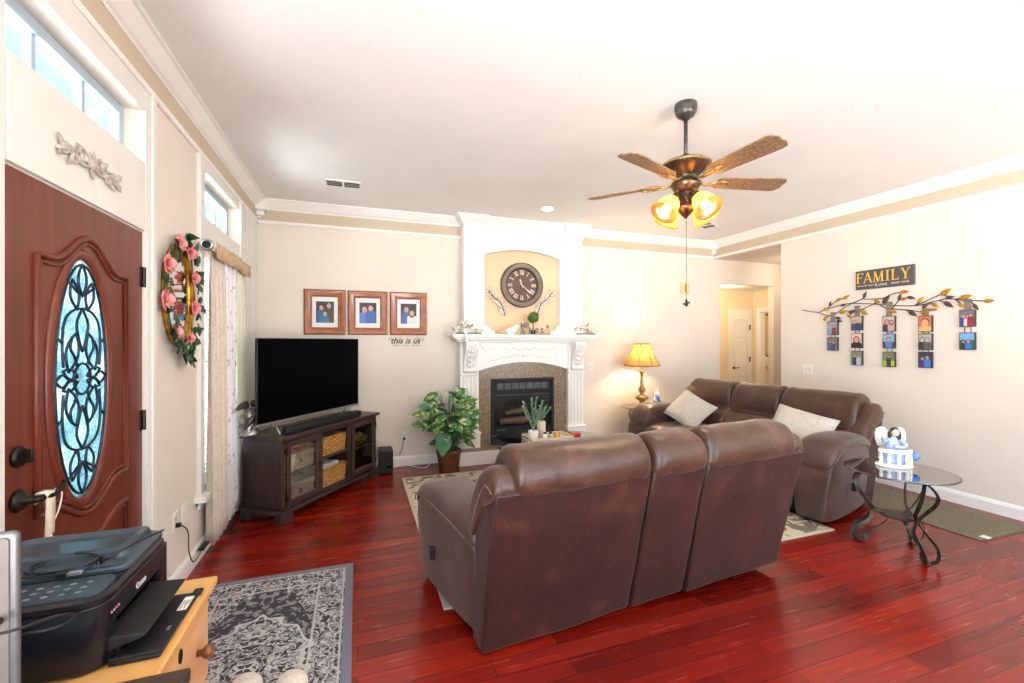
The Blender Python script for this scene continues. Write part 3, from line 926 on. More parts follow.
obj('firebox_trim', bm, 'louver', fp); box('maker_plate', 'louver', fp, FB0 + 0.07, GY - 0.008, 0.350, FB0 + 0.2, GY - 0.003, 0.366)
for (x0, zz0, x1, zz1, yy, r) in ((-0.31, 0.46, 0.18, 0.47, 0.028, 0.042), (-0.24, 0.56, 0.06, 0.60, 0.036, 0.036), (-0.05, 0.44, 0.26, 0.52, 0.014, 0.030)):
    bm = bm_new(); tube(bm, [(x0 + (x1 - x0) * t / 6, GY + yy, zz0 + (zz1 - zz0) * t / 6) for t in range(7)], [r * (1 + 0.12 * math.sin(5 * t)) for t in range(7)], 10)
    obj('log', bm, 'log', fp, smooth=True)
bm = bm_new()                                    # mantel shelf with stepped cornice
SH = 0.965
for d, zz0, zz1 in ((0.10, 1.462, 1.480), (0.13, 1.480, 1.498), (0.165, 1.498, 1.522), (0.20, 1.522, 1.557)):
    bx(bm, -SH + (0.20 - d) * 0.9, FY - d, zz0, SH - (0.20 - d) * 0.9, 0, zz1)
obj('mantel_shelf', bm, 'trim', fp, bevel=0.006)
# overmantel
ux0, ux1 = BX0 - 2.0, BX1 - 2.0
nx0, nx1, nz, na = -0.53, 0.50, 2.545, 0.085
bm = bm_new()
bx(bm, ux0, FY, 1.557, nx0, -0.001, CZ - 0.001); bx(bm, nx1, FY, 1.557, ux1, -0.001, CZ - 0.001)
arc = [(nx0 + (nx1 - nx0) * i / n, nz + na * (1 - (2 * i / n - 1) ** 2)) for i in range(n + 1)]
prism(bm, [(nx0, CZ - 0.001), (nx1, CZ - 0.001)] + arc[::-1], xz, FY, -0.001)
for s, x in ((1, nx0), (-1, nx1)):                # stepped corner blocks at the foot of the niche
    prism(bm, [(x, 1.557), (x + s * 0.13, 1.557), (x + s * 0.13, 1.60), (x + s * 0.09, 1.605), (x + s * 0.06, 1.63), (x + s * 0.045, 1.67), (x, 1.68)], xz, FY, -0.001)
obj('overmantel', bm, 'trim', fp)
bm = bm_new(); bx(bm, nx0, -0.03, 1.557, nx1, -0.001, nz + na + 0.01); obj('niche_back', bm, 'niche', fp)
for s, a, b_ in ((-1, ux0, ux0 + PW), (1, ux1 - PW, ux1)):
    bm = bm_new(); bx(bm, a, FY - 0.045, 1.557, b_, FY, 2.90)
    bx(bm, a - 0.006, FY - 0.055, 1.557, b_ + 0.006, FY, 1.66)
    bx(bm, a - 0.008, FY - 0.058, 2.80, b_ + 0.008, FY, 2.825)
    for k in range(5): xx = a + 0.035 + (b_ - a - 0.07) * k / 4; tube(bm, [(xx, FY - 0.047, 1.72), (xx, FY - 0.047, 2.74)], 0.011, 6)
    obj('upper_pilaster', bm, 'trim', fp, bevel=0.004)
for sx in (-1, 1):
    bm = bm_new()
    for k in range(4):
        x = sx * (0.10 + 0.11 * k) - 0.015
        tube(bm, [(x + sx * (0.045 - 0.035 * t / 10) * math.cos(t * 0.62), FY - 0.004, 2.765 + (0.03 - 0.022 * t / 10) * math.sin(t * 0.62)) for t in range(11)], 0.006, 6)
        leaf(bm, (x, FY - 0.003, 2.75), (x + sx * 0.055, FY - 0.01, 2.72), (0, -1, 0), 0.014, 0.1, 0)
    obj('scroll_carving', bm, 'trim', fp, smooth=True)

# clock
M['clockrim'] = mat('antique_pewter', (112, 100, 88), (88, 80, 72), 0.38, 0.55, scale=5)
M['clockface'] = mat('brown_clock_face', (104, 80, 72), (84, 62, 56), 0.7, scale=9)
M['ivory'] = mat('ivory_paint', (236, 226, 206), (226, 214, 192), 0.6, scale=30)
CKY = YB - 0.03
ck = thing('wall_clock', 'large round pewter wall clock with brown face and roman numerals in the mantel niche', 'clock', (1.995, CKY, 2.195))
RX90 = Matrix.Rotation(PI / 2, 4, 'X')
bm = bm_new(); R = 0.29
prof = [(0.205, 0.0), (R - 0.01, 0.0), (R, 0.02), (R - 0.004, 0.045), (R - 0.025, 0.055), (R - 0.04, 0.046), (R - 0.055, 0.052), (R - 0.07, 0.046), (R - 0.08, 0.03), (0.205, 0.018)]
rings(bm, [[RX90 @ Vector((r * math.cos(2 * PI * i / 56), r * math.sin(2 * PI * i / 56), z)) for i in range(56)] for r, z in prof], cap=False, close=True)
obj('rim', bm, 'clockrim', ck, smooth=True)
bm = bm_new(); lathe(bm, [(0.001, 0.012), (0.215, 0.012), (0.215, 0.016), (0.001, 0.018)], (0, 0, 0), 48, RX90); face = obj('face', bm, 'clockface', ck)
bm = bm_new()
def stroke(bm, x0, z0, x1, z1, w, y=-0.021, th=0.002, M4=None):
    d = Vector((x1 - x0, z1 - z0)); s = Vector((-d.y, d.x)).normalized() * w / 2
    P = [(x0 + s.x, z0 + s.y), (x1 + s.x, z1 + s.y), (x1 - s.x, z1 - s.y), (x0 - s.x, z0 - s.y)]
    if M4: P = [(q.x, q.z) for q in (M4 @ Vector((p[0], 0, p[1])) for p in P)]
    prism(bm, P, xz, y, y + th)
NUM = ['XII', 'I', 'II', 'III', 'IIII', 'V', 'VI', 'VII', 'VIII', 'IX', 'X', 'XI']
for k, s in enumerate(NUM):
    Rm = Matrix.Rotation(2 * PI * k / 12, 4, 'Y')
    wd_ = {'I': 0.014, 'V': 0.03, 'X': 0.03}; tot = sum(wd_[c] for c in s); x = -tot / 2
    for c in s:
        w = wd_[c]; m_ = x + w / 2; za, zb = 0.135, 0.19
        if c == 'I': stroke(bm, m_, za, m_, zb, 0.006, M4=Rm)
        if c == 'V': stroke(bm, m_ - 0.011, zb, m_, za, 0.006, M4=Rm); stroke(bm, m_ + 0.011, zb, m_, za, 0.003, M4=Rm)
        if c == 'X': stroke(bm, m_ - 0.011, zb, m_ + 0.011, za, 0.006, M4=Rm); stroke(bm, m_ + 0.011, zb, m_ - 0.011, za, 0.003, M4=Rm)
        x += w
    stroke(bm, -tot / 2, 0.135, tot / 2, 0.135, 0.002, M4=Rm); stroke(bm, -tot / 2, 0.19, tot / 2, 0.19, 0.002, M4=Rm)
obj('numerals', bm, 'ivory', face)
for nm, ang, L, w in (('hour_hand', -22, 0.085, 0.012), ('minute_hand', 130, 0.165, 0.010)):
    Rm = Matrix.Rotation(math.radians(ang), 4, 'Y'); bm = bm_new()
    P = [(-w / 3, -0.03), (w / 3, -0.03), (w / 3, L * 0.5), (w, L * 0.72), (0, L), (-w, L * 0.72), (-w / 3, L * 0.5)]
    P = [(q.x, q.z) for q in (Rm @ Vector((p[0], 0, p[1])) for p in P)]
    prism(bm, P, xz, -0.028, -0.025); obj(nm, bm, 'ivory', ck)

# silver sprigs either side of the clock
M['sprig'] = mat('whitewashed_sprig', (232, 226, 214), (170, 158, 140), 0.5, 0.2, scale=60)
for s, (xa, za, xb, zb), lab in ((1, (1.55, 2.11, 1.77, 1.80), 'pale metal leaf sprig hung left of the mantel clock'), (-1, (2.43, 2.12, 2.21, 1.81), 'pale metal leaf sprig hung right of the mantel clock')):
    o = thing('leaf_sprig', lab, 'wall decor', (xb, CKY, zb), 0, 'metal sprigs beside the clock')
    P = spline([(0, -0.012, 0), (0.0 - s * 0.02, -0.012, 0.06), ((xa - xb) * 0.28, -0.012, (za - zb) * 0.5), ((xa - xb) * 0.72, -0.012, (za - zb) * 0.76), (xa - xb, -0.012, za - zb)], 6)
    bm = bm_new(); tube(bm, P, 0.006, 6); obj('stem', bm, 'bronze', o, smooth=True)
    bm = bm_new()
    for i in range(2, len(P) - 1, 2):
        d = (P[i + 1] - P[i - 1]).normalized(); sd = Vector((-d.z, 0, d.x))
        for q in (-1, 1): leaf(bm, P[i], P[i] + d * 0.05 + sd * q * (0.05 + 0.02 * ((i // 2) % 2)) + Vector((0, -0.012, 0)), (0, -1, 0), 0.016, 0.1, 0)
    leaf(bm, P[-1], P[-1] + (P[-1] - P[-3]).normalized() * 0.05, (0, -1, 0), 0.014)
    obj('leaves', bm, 'sprig', o, smooth=True, solid=0.003)

# things on the mantel
MZ = 1.557
M['topiary'] = mat('boxwood_green', (96, 134, 58), (48, 84, 30), 0.8, scale=70, bumps=(90, 1.0, 0.02))
o = thing('topiary_ball', 'small round green topiary ball in a dark pot on the mantel', 'plant', (2.085, 5.12, MZ))
bm = bm_new(); lathe(bm, [(0.025, 0), (0.035, 0.05), (0.037, 0.055), (0.037, 0.06), (0.001, 0.06)], (0, 0, 0), 16); obj('pot', bm, 'bronze', o, smooth=True)
bm = bm_new(); tube(bm, [(0, 0, 0.05), (0, 0, 0.17)], 0.006, 6); obj('stem', bm, 'knobw', o)
bm = bm_new(); ball(bm, (0, 0, 0.215), 0.064, 20, 14)
for k in range(150):
    a, b_ = random.uniform(0, 2 * PI), math.acos(random.uniform(-1, 1)); d = Vector((math.sin(b_) * math.cos(a), math.sin(b_) * math.sin(a), math.cos(b_)))
    p = Vector((0, 0, 0.215)) + d * 0.062; t = Vector((random.uniform(-1, 1), random.uniform(-1, 1), random.uniform(-1, 1))) * 0.012
    leaf(bm, p, p + d * 0.014 + t, d, 0.007, 0.1, 0, 3)
obj('foliage', bm, 'topiary', o)
M['china'] = mat('white_china', (246, 242, 236), (238, 233, 226), 0.25, scale=10)
o = thing('bird_figurine', 'white dove figurine on the mantel beside the wire words', 'figurine', (1.78, 5.06, MZ))
bm = bm_new()
ball(bm, (0, 0, 0.045), (0.075, 0.035, 0.042), 16, 10, Matrix.Rotation(-0.35, 4, 'Y')); ball(bm, (0.062, 0, 0.095), (0.03, 0.026, 0.03), 12, 8)
ball(bm, (0.035, 0, 0.072), (0.035, 0.027, 0.035), 12, 8)
lathe(bm, [(0.008, 0), (0.0005, 0.02)], (0.09, 0, 0.094), 8, Matrix.Rotation(PI / 2, 4, 'Y'))
obj('body', bm, 'china', o, smooth=True)
bm = bm_new()
for s in (-1, 1): leaf(bm, (0.03, s * 0.03, 0.06), (-0.085, s * 0.04, 0.045), (0, s, 0.3), 0.028, 0.1, 0)
for k in (-1, 0, 1): leaf(bm, (-0.05, 0, 0.03), (-0.14, k * 0.03, 0.03), (0, 0, 1), 0.016, 0.1, 0)
obj('wings', bm, 'china', o, smooth=True, solid=0.006)
M['wire'] = mat('weathered_word_cutout', (150, 138, 128), (100, 88, 82), 0.55, 0.2, scale=80)
o = thing('word_sign', 'cut-out word sign in two lines standing on the mantel', 'sign', (2.05, 5.0, MZ))
lettering('lettering', 'MR', 0.09, 'wire', o, (-0.12, 0, 0.108), extrude=0.006, thicken=0.003)
lettering('lettering', '& MRS', 0.092, 'wire', o, (-0.03, 0.0, 0.042), extrude=0.006, spacing=1.3, thicken=0.003)
bm = bm_new(); bx(bm, -0.21, -0.012, 0, 0.21, 0.02, 0.008); tube(bm, spline([(0.13, 0, 0.01), (0.16, 0, 0.07), (0.19, 0, 0.05), (0.18, 0, 0.02)], 5), 0.004, 6); ball(bm, (0.185, 0, 0.09), 0.014, 8, 6)
for k in range(3): leaf(bm, (0.17, 0, 0.08), (0.16 + 0.02 * k, -0.005, 0.13), (0, -1, 0), 0.008)
obj('stand', bm, 'wire', o, smooth=True)
M['petal'] = mat('white_petal', (246, 240, 230), (226, 214, 200), 0.7, scale=30)
M['dusty'] = mat('dusty_sage', (150, 148, 132), (112, 108, 98), 0.8, scale=30)


def flower_swag(lab, x, y, w, seed):
    rnd = random.Random(seed)
    o = thing('flower_arrangement', lab, 'flowers', (x, y, MZ), 0, 'white flower arrangements on the mantel')
    bl = bm_new(); lv = bm_new()
    for k in range(9):
        cx = w * (k / 8 - 0.5); cz = 0.035 + 0.075 * math.exp(-((k - 2.8) / 2.4) ** 2) * rnd.uniform(0.7, 1.5); cy = rnd.uniform(-0.03, 0.04)
        for q in range(7):
            a = q * 2 * PI / 7 + rnd.random(); r = 0.036
            d = Vector((math.cos(a) * 0.9, -0.5, math.sin(a) * 0.9)); c = Vector((cx, cy, cz))
            leaf(bl, c, c + d * r, (0, -1, 0.3), 0.017, 0.5, -0.3, 4)
        ball(bl, (cx, cy - 0.008, cz), 0.011, 8, 6)
        for q in range(3):
            c = Vector((cx, cy + 0.01, max(0.02, cz - 0.02))); d = Vector((rnd.uniform(-1, 1), rnd.uniform(-0.6, 0.3), rnd.uniform(-0.15, 1))) * 0.075
            leaf(lv, c, c + d, (0, -0.5, 1), 0.014, 0.2, 0.2, 4)
    tube(lv, [(-w / 2, 0, 0.012), (w / 2, 0, 0.012)], 0.008, 6)
    obj('petals', bl, 'petal', o, smooth=True); obj('leaves', lv, 'dusty', o, smooth=True)
    return o


flower_swag('white silk flowers on the mantel end above the potted plant', 1.24, 5.06, 0.30, 3)
flower_swag('white silk flowers on the mantel end nearer the table lamp', 2.80, 5.06, 0.27, 5)
M['tape'] = mat('pale_ribbon', (238, 236, 232), None, 0.6)
bm = bm_new(); ribbon(bm, spline([(1.19, 4.997, 1.575), (1.19, 4.985, 1.56), (1.192, 4.985, 1.52), (1.20, 4.984, 1.475)], 4), 0.03, 0.002, (1, 0, 0)); ball(bm, (1.20, 4.982, 1.47), (0.016, 0.01, 0.02), 10, 8)
tag(obj('ribbon', bm, 'tape', None, smooth=True), 'white ribbon end hanging over the mantel edge', 'ribbon')

# ================================================================== TV CORNER
SR = math.atan2(0.809, 0.588)
SO = Vector((-0.575, 3.94, 0))


def st(x, y, z=0):
    return (SO.x + x * 0.588 - y * 0.809, SO.y + x * 0.809 + y * 0.588, z)


W, D, HT = 1.30, 0.40, 0.70
ts = thing('tv_stand', 'dark espresso wood media cabinet standing across the corner under the television', 'tv stand', SO, SR)
bm = bm_new(); bx(bm, -0.03, -0.03, 0.672, W + 0.03, D + 0.01, 0.70); obj('top', bm, 'dark', ts, bevel=0.005)
bm = bm_new()
for x0, x1 in ((0, 0.025), (0.44, 0.462), (0.838, 0.86), (W - 0.025, W)): bx(bm, x0, 0.012, 0.10, x1, D, 0.672)
bx(bm, 0, D - 0.012, 0.10, W, D, 0.672); bx(bm, 0, 0.012, 0.10, W, D, 0.125)
for x0, x1 in ((0, 0.03), (0.425, 0.475), (0.825, 0.875), (W - 0.03, W)): bx(bm, x0, 0, 0.125, x1, 0.02, 0.655)
bx(bm, 0, 0, 0.64, W, 0.02, 0.672)
obj('carcass', bm, 'darkv', ts, bevel=0.002)
bm = bm_new(); bx(bm, 0.462, 0.012, 0.395, 0.838, D - 0.012, 0.415); bx(bm, 0.025, 0.024, 0.375, 0.44, D - 0.012, 0.385); bx(bm, 0.86, 0.05, 0.375, W - 0.025, D - 0.012, 0.385)
bx(bm, 0.025, 0.024, 0.55, 0.44, D - 0.012, 0.556)
obj('shelf', bm, 'dark', ts)
box('shelf_edge', 'silver', ts, 0.88, 0.020, 0.374, W - 0.03, 0.024, 0.386)
bm = bm_new(); bx(bm, -0.025, -0.025, 0.07, W + 0.025, D, 0.10)
for x0, x1, y0, y1 in ((-0.025, 0.1, -0.025, 0.05), (W - 0.1, W + 0.025, -0.025, 0.05), (-0.025, 0.06, D - 0.08, D), (W - 0.06, W + 0.025, D - 0.08, D)): bx(bm, x0, y0, 0, x1, y1, 0.07)
obj('base', bm, 'dark', ts, bevel=0.006)
for x0, x1, kx in ((0.035, 0.43, 0.405), (0.87, W - 0.035, 0.895)):
    bm = bm_new(); rect_ring(bm, x1 - x0, 0.53, [(0, 0), (0, -0.02), (0.044, -0.02), (0.05, -0.012), (0.05, 0)], (x0 + x1) / 2, 0.39)
    dr = obj('door', bm, 'darkv', ts, bevel=0.002)
    box('door_glass', 'cabglass', dr, x0 + 0.048, -0.009, 0.172, x1 - 0.048, -0.006, 0.608)
    bm = bm_new(); lathe(bm, [(0.005, 0), (0.005, 0.012), (0.011, 0.018), (0.010, 0.026), (0.001, 0.028)], (kx, -0.02, 0.40), 12, RX90); obj('knob', bm, 'bronze', dr, smooth=True)
    hx = x0 if kx > x0 + 0.2 else x1
    for z in (0.20, 0.58): box('hinge', 'bronze', dr, hx - 0.008, -0.023, z - 0.03, hx + 0.008, -0.012, z + 0.03)

tv = thing('television', 'large flat black television on the corner media cabinet', 'tv', st(-0.055, 0.19, 0.70), SR)
bm = bm_new(); bx(bm, 0, 0, 0.085, 1.31, 0.025, 0.80); bx(bm, 0.25, 0.025, 0.12, 1.06, 0.06, 0.5); obj('cabinet', bm, 'black', tv, bevel=0.004)
box('screen', 'screen', tv, 0.008, -0.002, 0.105, 1.302, 0.001, 0.793)
box('bezel', 'silver', tv, 0, -0.004, 0.078, 1.31, 0.024, 0.098, 0.002)
for x in (0.16, 1.13):
    bm = bm_new(); tube(bm, [(x + 0.02, 0.01, 0.09), (x - 0.03, -0.10, 0.006)], 0.007, 6); tube(bm, [(x + 0.02, 0.01, 0.09), (x + 0.05, 0.12, 0.006)], 0.007, 6)
    obj('foot', bm, 'silver', tv, smooth=True)
sb = thing('soundbar', 'slim black soundbar lying in front of the television', 'soundbar', st(0.09, 0.02, 0.70), SR)
box('body', 'blackm', sb, 0, 0, 0.004, 0.98, 0.07, 0.058, 0.008); box('end_cap', 'black', sb, -0.004, 0.004, 0.006, 0.012, 0.066, 0.056, 0.006)

M['wicker'] = None


def wicker():
    m, nt, b = base_mat('woven_seagrass'); v = coords(nt, (1, 1, 1), rot=(PI / 2, 0, 0))
    br = nd(nt, 'ShaderNodeTexBrick'); setin(br, Color1=lin((232, 184, 104)), Color2=lin((192, 136, 62)), Mortar=lin((104, 66, 28)), Scale=1.0, Mortar_Size=0.004, Mortar_Smooth=0.6, Brick_Width=0.036, Row_Height=0.019)
    nt.links.new(v, br.inputs['Vector']); nt.links.new(br.outputs[0], b.inputs['Base Color']); setin(b, Roughness=0.7)
    h = math_(nt, 'MULTIPLY', br.outputs['Fac'], -1.0); bump(nt, b, h, 0.8, 0.006)
    return m


M['wicker'] = wicker()
M['paper'] = mat('stacked_papers', (222, 214, 208), (168, 158, 156), 0.8, scale=6, stretch=(2, 2, 60))
M['cloth'] = mat('dark_brown_cloth', (96, 74, 60), (58, 44, 38), 0.95, scale=18, bumps=(30, 0.6, 0.01))
for z, lab, fillm in ((0.416, 'woven seagrass basket on the upper open shelf of the media cabinet', 'cloth'), (0.126, 'woven seagrass basket full of papers on the lower cabinet shelf', 'paper')):
    o = thing('basket', lab, 'basket', st(0.472, 0.02, z), SR, 'seagrass baskets in the media cabinet')
    h = 0.165; bm = bm_new()
    rings(bm, [[(0.01, 0.01, 0), (0.345, 0.01, 0), (0.345, 0.33, 0), (0.01, 0.33, 0)], [(0, 0, h), (0.355, 0, h), (0.355, 0.34, h), (0, 0.34, h)], [(0.015, 0.015, h), (0.34, 0.015, h), (0.34, 0.325, h), (0.015, 0.325, h)], [(0.02, 0.02, 0.02), (0.335, 0.02, 0.02), (0.335, 0.32, 0.02), (0.02, 0.32, 0.02)]])
    obj('body', bm, 'wicker', o)
    bm = bm_new(); tube(bm, [(0.004, 0.004, h), (0.351, 0.004, h), (0.351, 0.336, h), (0.004, 0.336, h)], 0.009, 8, True); obj('rim', bm, 'wicker', o, smooth=True)
    bm = bm_new()
    if fillm == 'cloth':
        for k in range(6): ball(bm, (0.07 + 0.042 * k, 0.10 + 0.05 * (k % 3), h - 0.005), (0.06, 0.08, 0.032), 12, 8)
        obj('contents', bm, 'cloth', o, smooth=True, wobble=0.01, wscale=20)
    else:
        for k in range(5):
            bx(bm, 0.025 + 0.006 * k, 0.03 + 0.004 * k, h - 0.05 + 0.016 * k, 0.32 - 0.008 * k, 0.30, h - 0.036 + 0.016 * k)
        obj('contents', bm, 'paper', o)
M['boxcard'] = mat('beige_storage_box', (232, 218, 200), (222, 206, 186), 0.8, scale=5)
M['redfold'] = mat('red_folder', (206, 48, 44), (184, 36, 34), 0.5, scale=8)
for i, (z, h, lab) in enumerate(((0.126, 0.15, 'beige box on the cabinet floor behind the glass door nearest the curtain'), (0.386, 0.14, 'beige box on the middle shelf behind the glass door nearest the curtain'))):
    o = thing('storage_box', lab, 'box', st(0.075, 0.026, z), SR, 'beige boxes in the media cabinet')
    box('body', 'boxcard', o, 0, 0, 0, 0.32, 0.27, h * 0.72, 0.003); box('lid', 'boxcard', o, -0.004, -0.004, h * 0.72, 0.324, 0.274, h, 0.003); box('handle_slot', 'plasticg', o, 0.15, -0.003, h * 0.35, 0.17, 0.001, h * 0.62)
o = box('folder', 'redfold', None, 0, 0, 0, 0.30, 0.25, 0.022, 0.003); o.location = st(0.075, 0.028, 0.557); o.rotation_euler = (0, 0, SR)
tag(o, 'red folder on the top shelf of the media cabinet', 'folder')
o = box('paper_stack', 'paper', None, 0, 0, 0, 0.28, 0.24, 0.045, 0.002); o.location = st(0.08, 0.034, 0.579); o.rotation_euler = (0, 0, SR)
tag(o, 'pale papers lying on the red folder in the media cabinet', 'papers')
o = thing('wicker_bowl', 'small tan wicker bowl behind the glass door nearest the speaker box', 'bowl', st(1.12, 0.125, 0.386), SR); o.scale = (1.15, 1.15, 1.15)
bm = bm_new(); lathe(bm, [(0.06, 0), (0.085, 0.03), (0.092, 0.075), (0.086, 0.08), (0.078, 0.035), (0.001, 0.01)], (0, 0, 0), 20); obj('bowl', bm, 'wicker', o, smooth=True)
bm = bm_new(); [ball(bm, (0.045 * math.cos(q * 2.1), 0.045 * math.sin(q * 2.1), 0.085), (0.04, 0.03, 0.022), 10, 8) for q in range(4)]; obj('contents', bm, 'pine', o, smooth=True)
o = thing('storage_jar', 'pale tall jar standing behind the tan bowl in the cabinet', 'jar', st(1.12, 0.30, 0.386), SR); o.scale = (1.15, 1.15, 1.15)
bm = bm_new(); lathe(bm, [(0.05, 0), (0.058, 0.02), (0.058, 0.17), (0.04, 0.19), (0.04, 0.205), (0.001, 0.205)], (0, 0, 0), 18); obj('jar', bm, 'china', o, smooth=True)
o = thing('media_player', 'black media player box low in the cabinet beside the speaker box', 'media player', st(0.895, 0.07, 0.126), SR)
box('body', 'black', o, 0, 0, 0, 0.34, 0.25, 0.06, 0.004); box('display', 'silver', o, 0.02, -0.002, 0.02, 0.32, 0.0, 0.03)

sw = thing('subwoofer', 'small black speaker box on the floor beside the media cabinet', 'speaker', (0.30, 5.035, 0), 0)
bm = bm_new(); bx(bm, -0.075, 0, 0.012, 0.075, 0.26, 0.255); obj('cabinet', bm, 'blackm', sw, bevel=0.006)
bm = bm_new(); lathe(bm, [(0.034, 0), (0.034, 0.003), (0.026, 0.003), (0.022, 0.0), (0.001, 0.0)], (0.03, 0, 0.08), 16, RX90); obj('port', bm, 'black', sw, smooth=True)
bm = bm_new(); [lathe(bm, [(0.012, 0), (0.012, 0.012)], (sx, sy, 0), 10) for sx in (-0.06, 0.06) for sy in (0.03, 0.22)]; obj('foot', bm, 'black', sw)

M['figs'] = mat('silvered_ceramic', (196, 192, 188), (96, 88, 84), 0.22, 0.55, scale=26)
M['figb'] = mat('dark_silver_glaze', (110, 92, 80), (58, 48, 44), 0.3, 0.5, scale=26)
fg = thing('figurine', 'silver and brown figurine of a bird perched on a vase shape, beside the television', 'figurine', st(0.0, 0.33, 0.70), SR); fg.scale = (1.25, 1.25, 1.25)
bm = bm_new(); lathe(bm, [(0.058, 0), (0.062, 0.012), (0.05, 0.03), (0.044, 0.08), (0.052, 0.13), (0.034, 0.17), (0.001, 0.18)], (0, 0, 0), 18)
for k in range(9): ball(bm, (0.047 * math.cos(k * 0.7), 0.047 * math.sin(k * 0.7), 0.03 + 0.012 * (k % 5)), 0.011, 8, 6)
obj('body', bm, 'figs', fg, smooth=True)
bm = bm_new(); tube(bm, spline([(-0.06, -0.02, 0.05), (-0.03, -0.04, 0.10), (0.02, -0.04, 0.14), (0.05, -0.02, 0.19)], 4), [0.012 + 0.012 * math.sin(PI * i / 12) for i in range(13)], 8); ball(bm, (0.03, -0.01, 0.205), 0.026, 12, 8); ball(bm, (-0.02, 0.01, 0.195), 0.024, 12, 8)
ball(bm, (-0.055, 0.0, 0.20), (0.05, 0.02, 0.018), 12, 8, Matrix.Rotation(-0.5, 4, 'Y'))
obj('bird', bm, 'figb', fg, smooth=True)
bm = bm_new()
for s in (-1, 1): leaf(bm, (0.02, s * 0.02, 0.17), (-0.03, s * 0.06, 0.04), (0, s, 0), 0.022, 0.1, 0)
obj('wing', bm, 'silver', fg, smooth=True, solid=0.005)

# three framed family portraits
M['matboard'] = mat('white_mat_board', (240, 238, 236), (234, 232, 230), 0.8, scale=20)
M['photobg'] = mat('portrait_backdrop', (72, 66, 68), (46, 42, 46), 0.5, scale=9)
FLAT = {}


def flat(rgb):
    k = tuple(rgb)
    if k not in FLAT: FLAT[k] = mat('photo_ink_%d_%d_%d' % k, k, tuple(int(x * 0.9) for x in k), 0.45, scale=60)
    return FLAT[k]


def disc(bm, cx, cz, rx, rz, y, mi, n=14, half=False):
    vs = [bm.verts.new((cx + rx * math.cos((PI if half else 2 * PI) * i / (n - (1 if half else 0))), y, cz + rz * math.sin((PI if half else 2 * PI) * i / (n - (1 if half else 0))))) for i in range(n)]
    f = bm.faces.new(vs); f.material_index = mi


def quad(bm, x0, z0, x1, z1, y, mi):
    f = bm.faces.new([bm.verts.new(p) for p in ((x0, y, z0), (x1, y, z0), (x1, y, z1), (x0, y, z1))]); f.material_index = mi


def photo_mesh(name, parent, w, h, bg, people, y, extra=()):
    """printed picture: people = (x, z of the chin, head radius, shirt, skin, hair, long hair)"""
    bm = bm_new(); mats = [bg]
    def mi(c):
        mm = flat(c)
        if mm not in mats: mats.append(mm)
        return mats.index(mm)
    quad(bm, -w / 2, -h / 2, w / 2, h / 2, y, 0)
    yy = y - 0.0004
    for (x0, z0, x1, z1, c) in extra:
        quad(bm, x0 * w, z0 * h, x1 * w, z1 * h, yy, mi(c)); yy -= 0.0002
    for (px, pz, r, shirt, skin, hair, lng) in people:
        x, z, R_ = px * w, pz * h, r * w
        top = z - R_ * 0.9; bot = -h / 2
        hw = R_ * 2.0
        P = [(x - hw, bot), (x + hw, bot), (x + hw, top - R_ * 0.9), (x + hw * 0.75, top - R_ * 0.2), (x, top + R_ * 0.1), (x - hw * 0.75, top - R_ * 0.2), (x - hw, top - R_ * 0.9)]
        P = [(max(-w / 2, min(w / 2, a)), max(bot, min(h / 2, b_))) for a, b_ in P]
        if P[2][1] > bot:
            f = bm.faces.new([bm.verts.new((a, yy, b_)) for a, b_ in P]); f.material_index = mi(shirt)
        yy -= 0.0002
        if lng: disc(bm, x, z - R_ * 0.15, R_ * 1.3, R_ * 1.75, yy, mi(hair)); yy -= 0.0002
        disc(bm, x, z + R_ * 0.35, R_ * 1.12, R_ * 1.2, yy, mi(hair)); yy -= 0.0002
        disc(bm, x, z, R_ * 0.95, R_ * 1.2, yy, mi(skin)); yy -= 0.0002
        for s in (-1, 1): disc(bm, x + s * R_ * 0.35, z + R_ * 0.2, R_ * 0.12, R_ * 0.09, yy, mi((50, 36, 32)), 8)
        disc(bm, x, z - R_ * 0.5, R_ * 0.36, R_ * 0.14, yy, mi((214, 110, 108)), 8); yy -= 0.0002
    return obj(name, bm, mats, parent)


SK, HR = (222, 172, 148), (44, 32, 28)
FR = (('wood-framed portrait of three people, nearest the curtain', -0.558, -0.127,
       [(0.22, 0.30, 0.13, (88, 74, 66), SK, HR, 0), (-0.2, 0.2, 0.12, (58, 104, 160), SK, HR, 0), (0.0, -0.08, 0.115, (44, 130, 168), SK, HR, 0)]),
      ('wood-framed portrait of two people in blue, middle one of the three', -0.103, 0.33,
       [(-0.2, 0.15, 0.16, (96, 128, 196), SK, HR, 0), (0.16, 0.22, 0.15, (52, 108, 176), SK, HR, 0)]),
      ('wood-framed portrait of two people, above the wall script', 0.359, 0.785,
       [(-0.14, 0.2, 0.15, (62, 96, 176), SK, HR, 0), (0.2, 0.02, 0.15, (226, 226, 232), SK, HR, 1)]))
for lab, x0, x1, ppl in FR:
    w, h = x1 - x0, 0.505
    o = thing('picture_frame', lab, 'picture frame', ((x0 + x1) / 2, YB, 1.80), 0, 'framed portraits above the television')
    bm = bm_new(); rect_ring(bm, w, h, [(0, 0), (0, -0.022), (0.012, -0.034), (0.04, -0.03), (0.065, -0.020), (0.072, -0.024), (0.082, -0.016), (0.084, 0)]); obj('frame', bm, 'framew', o, bevel=0.002)
    mo = box('mat_board', 'matboard', o, -w / 2 + 0.08, -0.010, -h / 2 + 0.08, w / 2 - 0.08, -0.004, h / 2 - 0.08)
    photo_mesh('photo', o, w * 0.43, h * 0.47, 'photobg', ppl, -0.0115)
M['decal'] = mat('black_wall_script', (34, 30, 30), (24, 22, 22), 0.7, scale=30)
o = thing('wall_script', 'black script lettering on the wall under the framed portraits', 'wall lettering', (0.545, YB, 1.478))
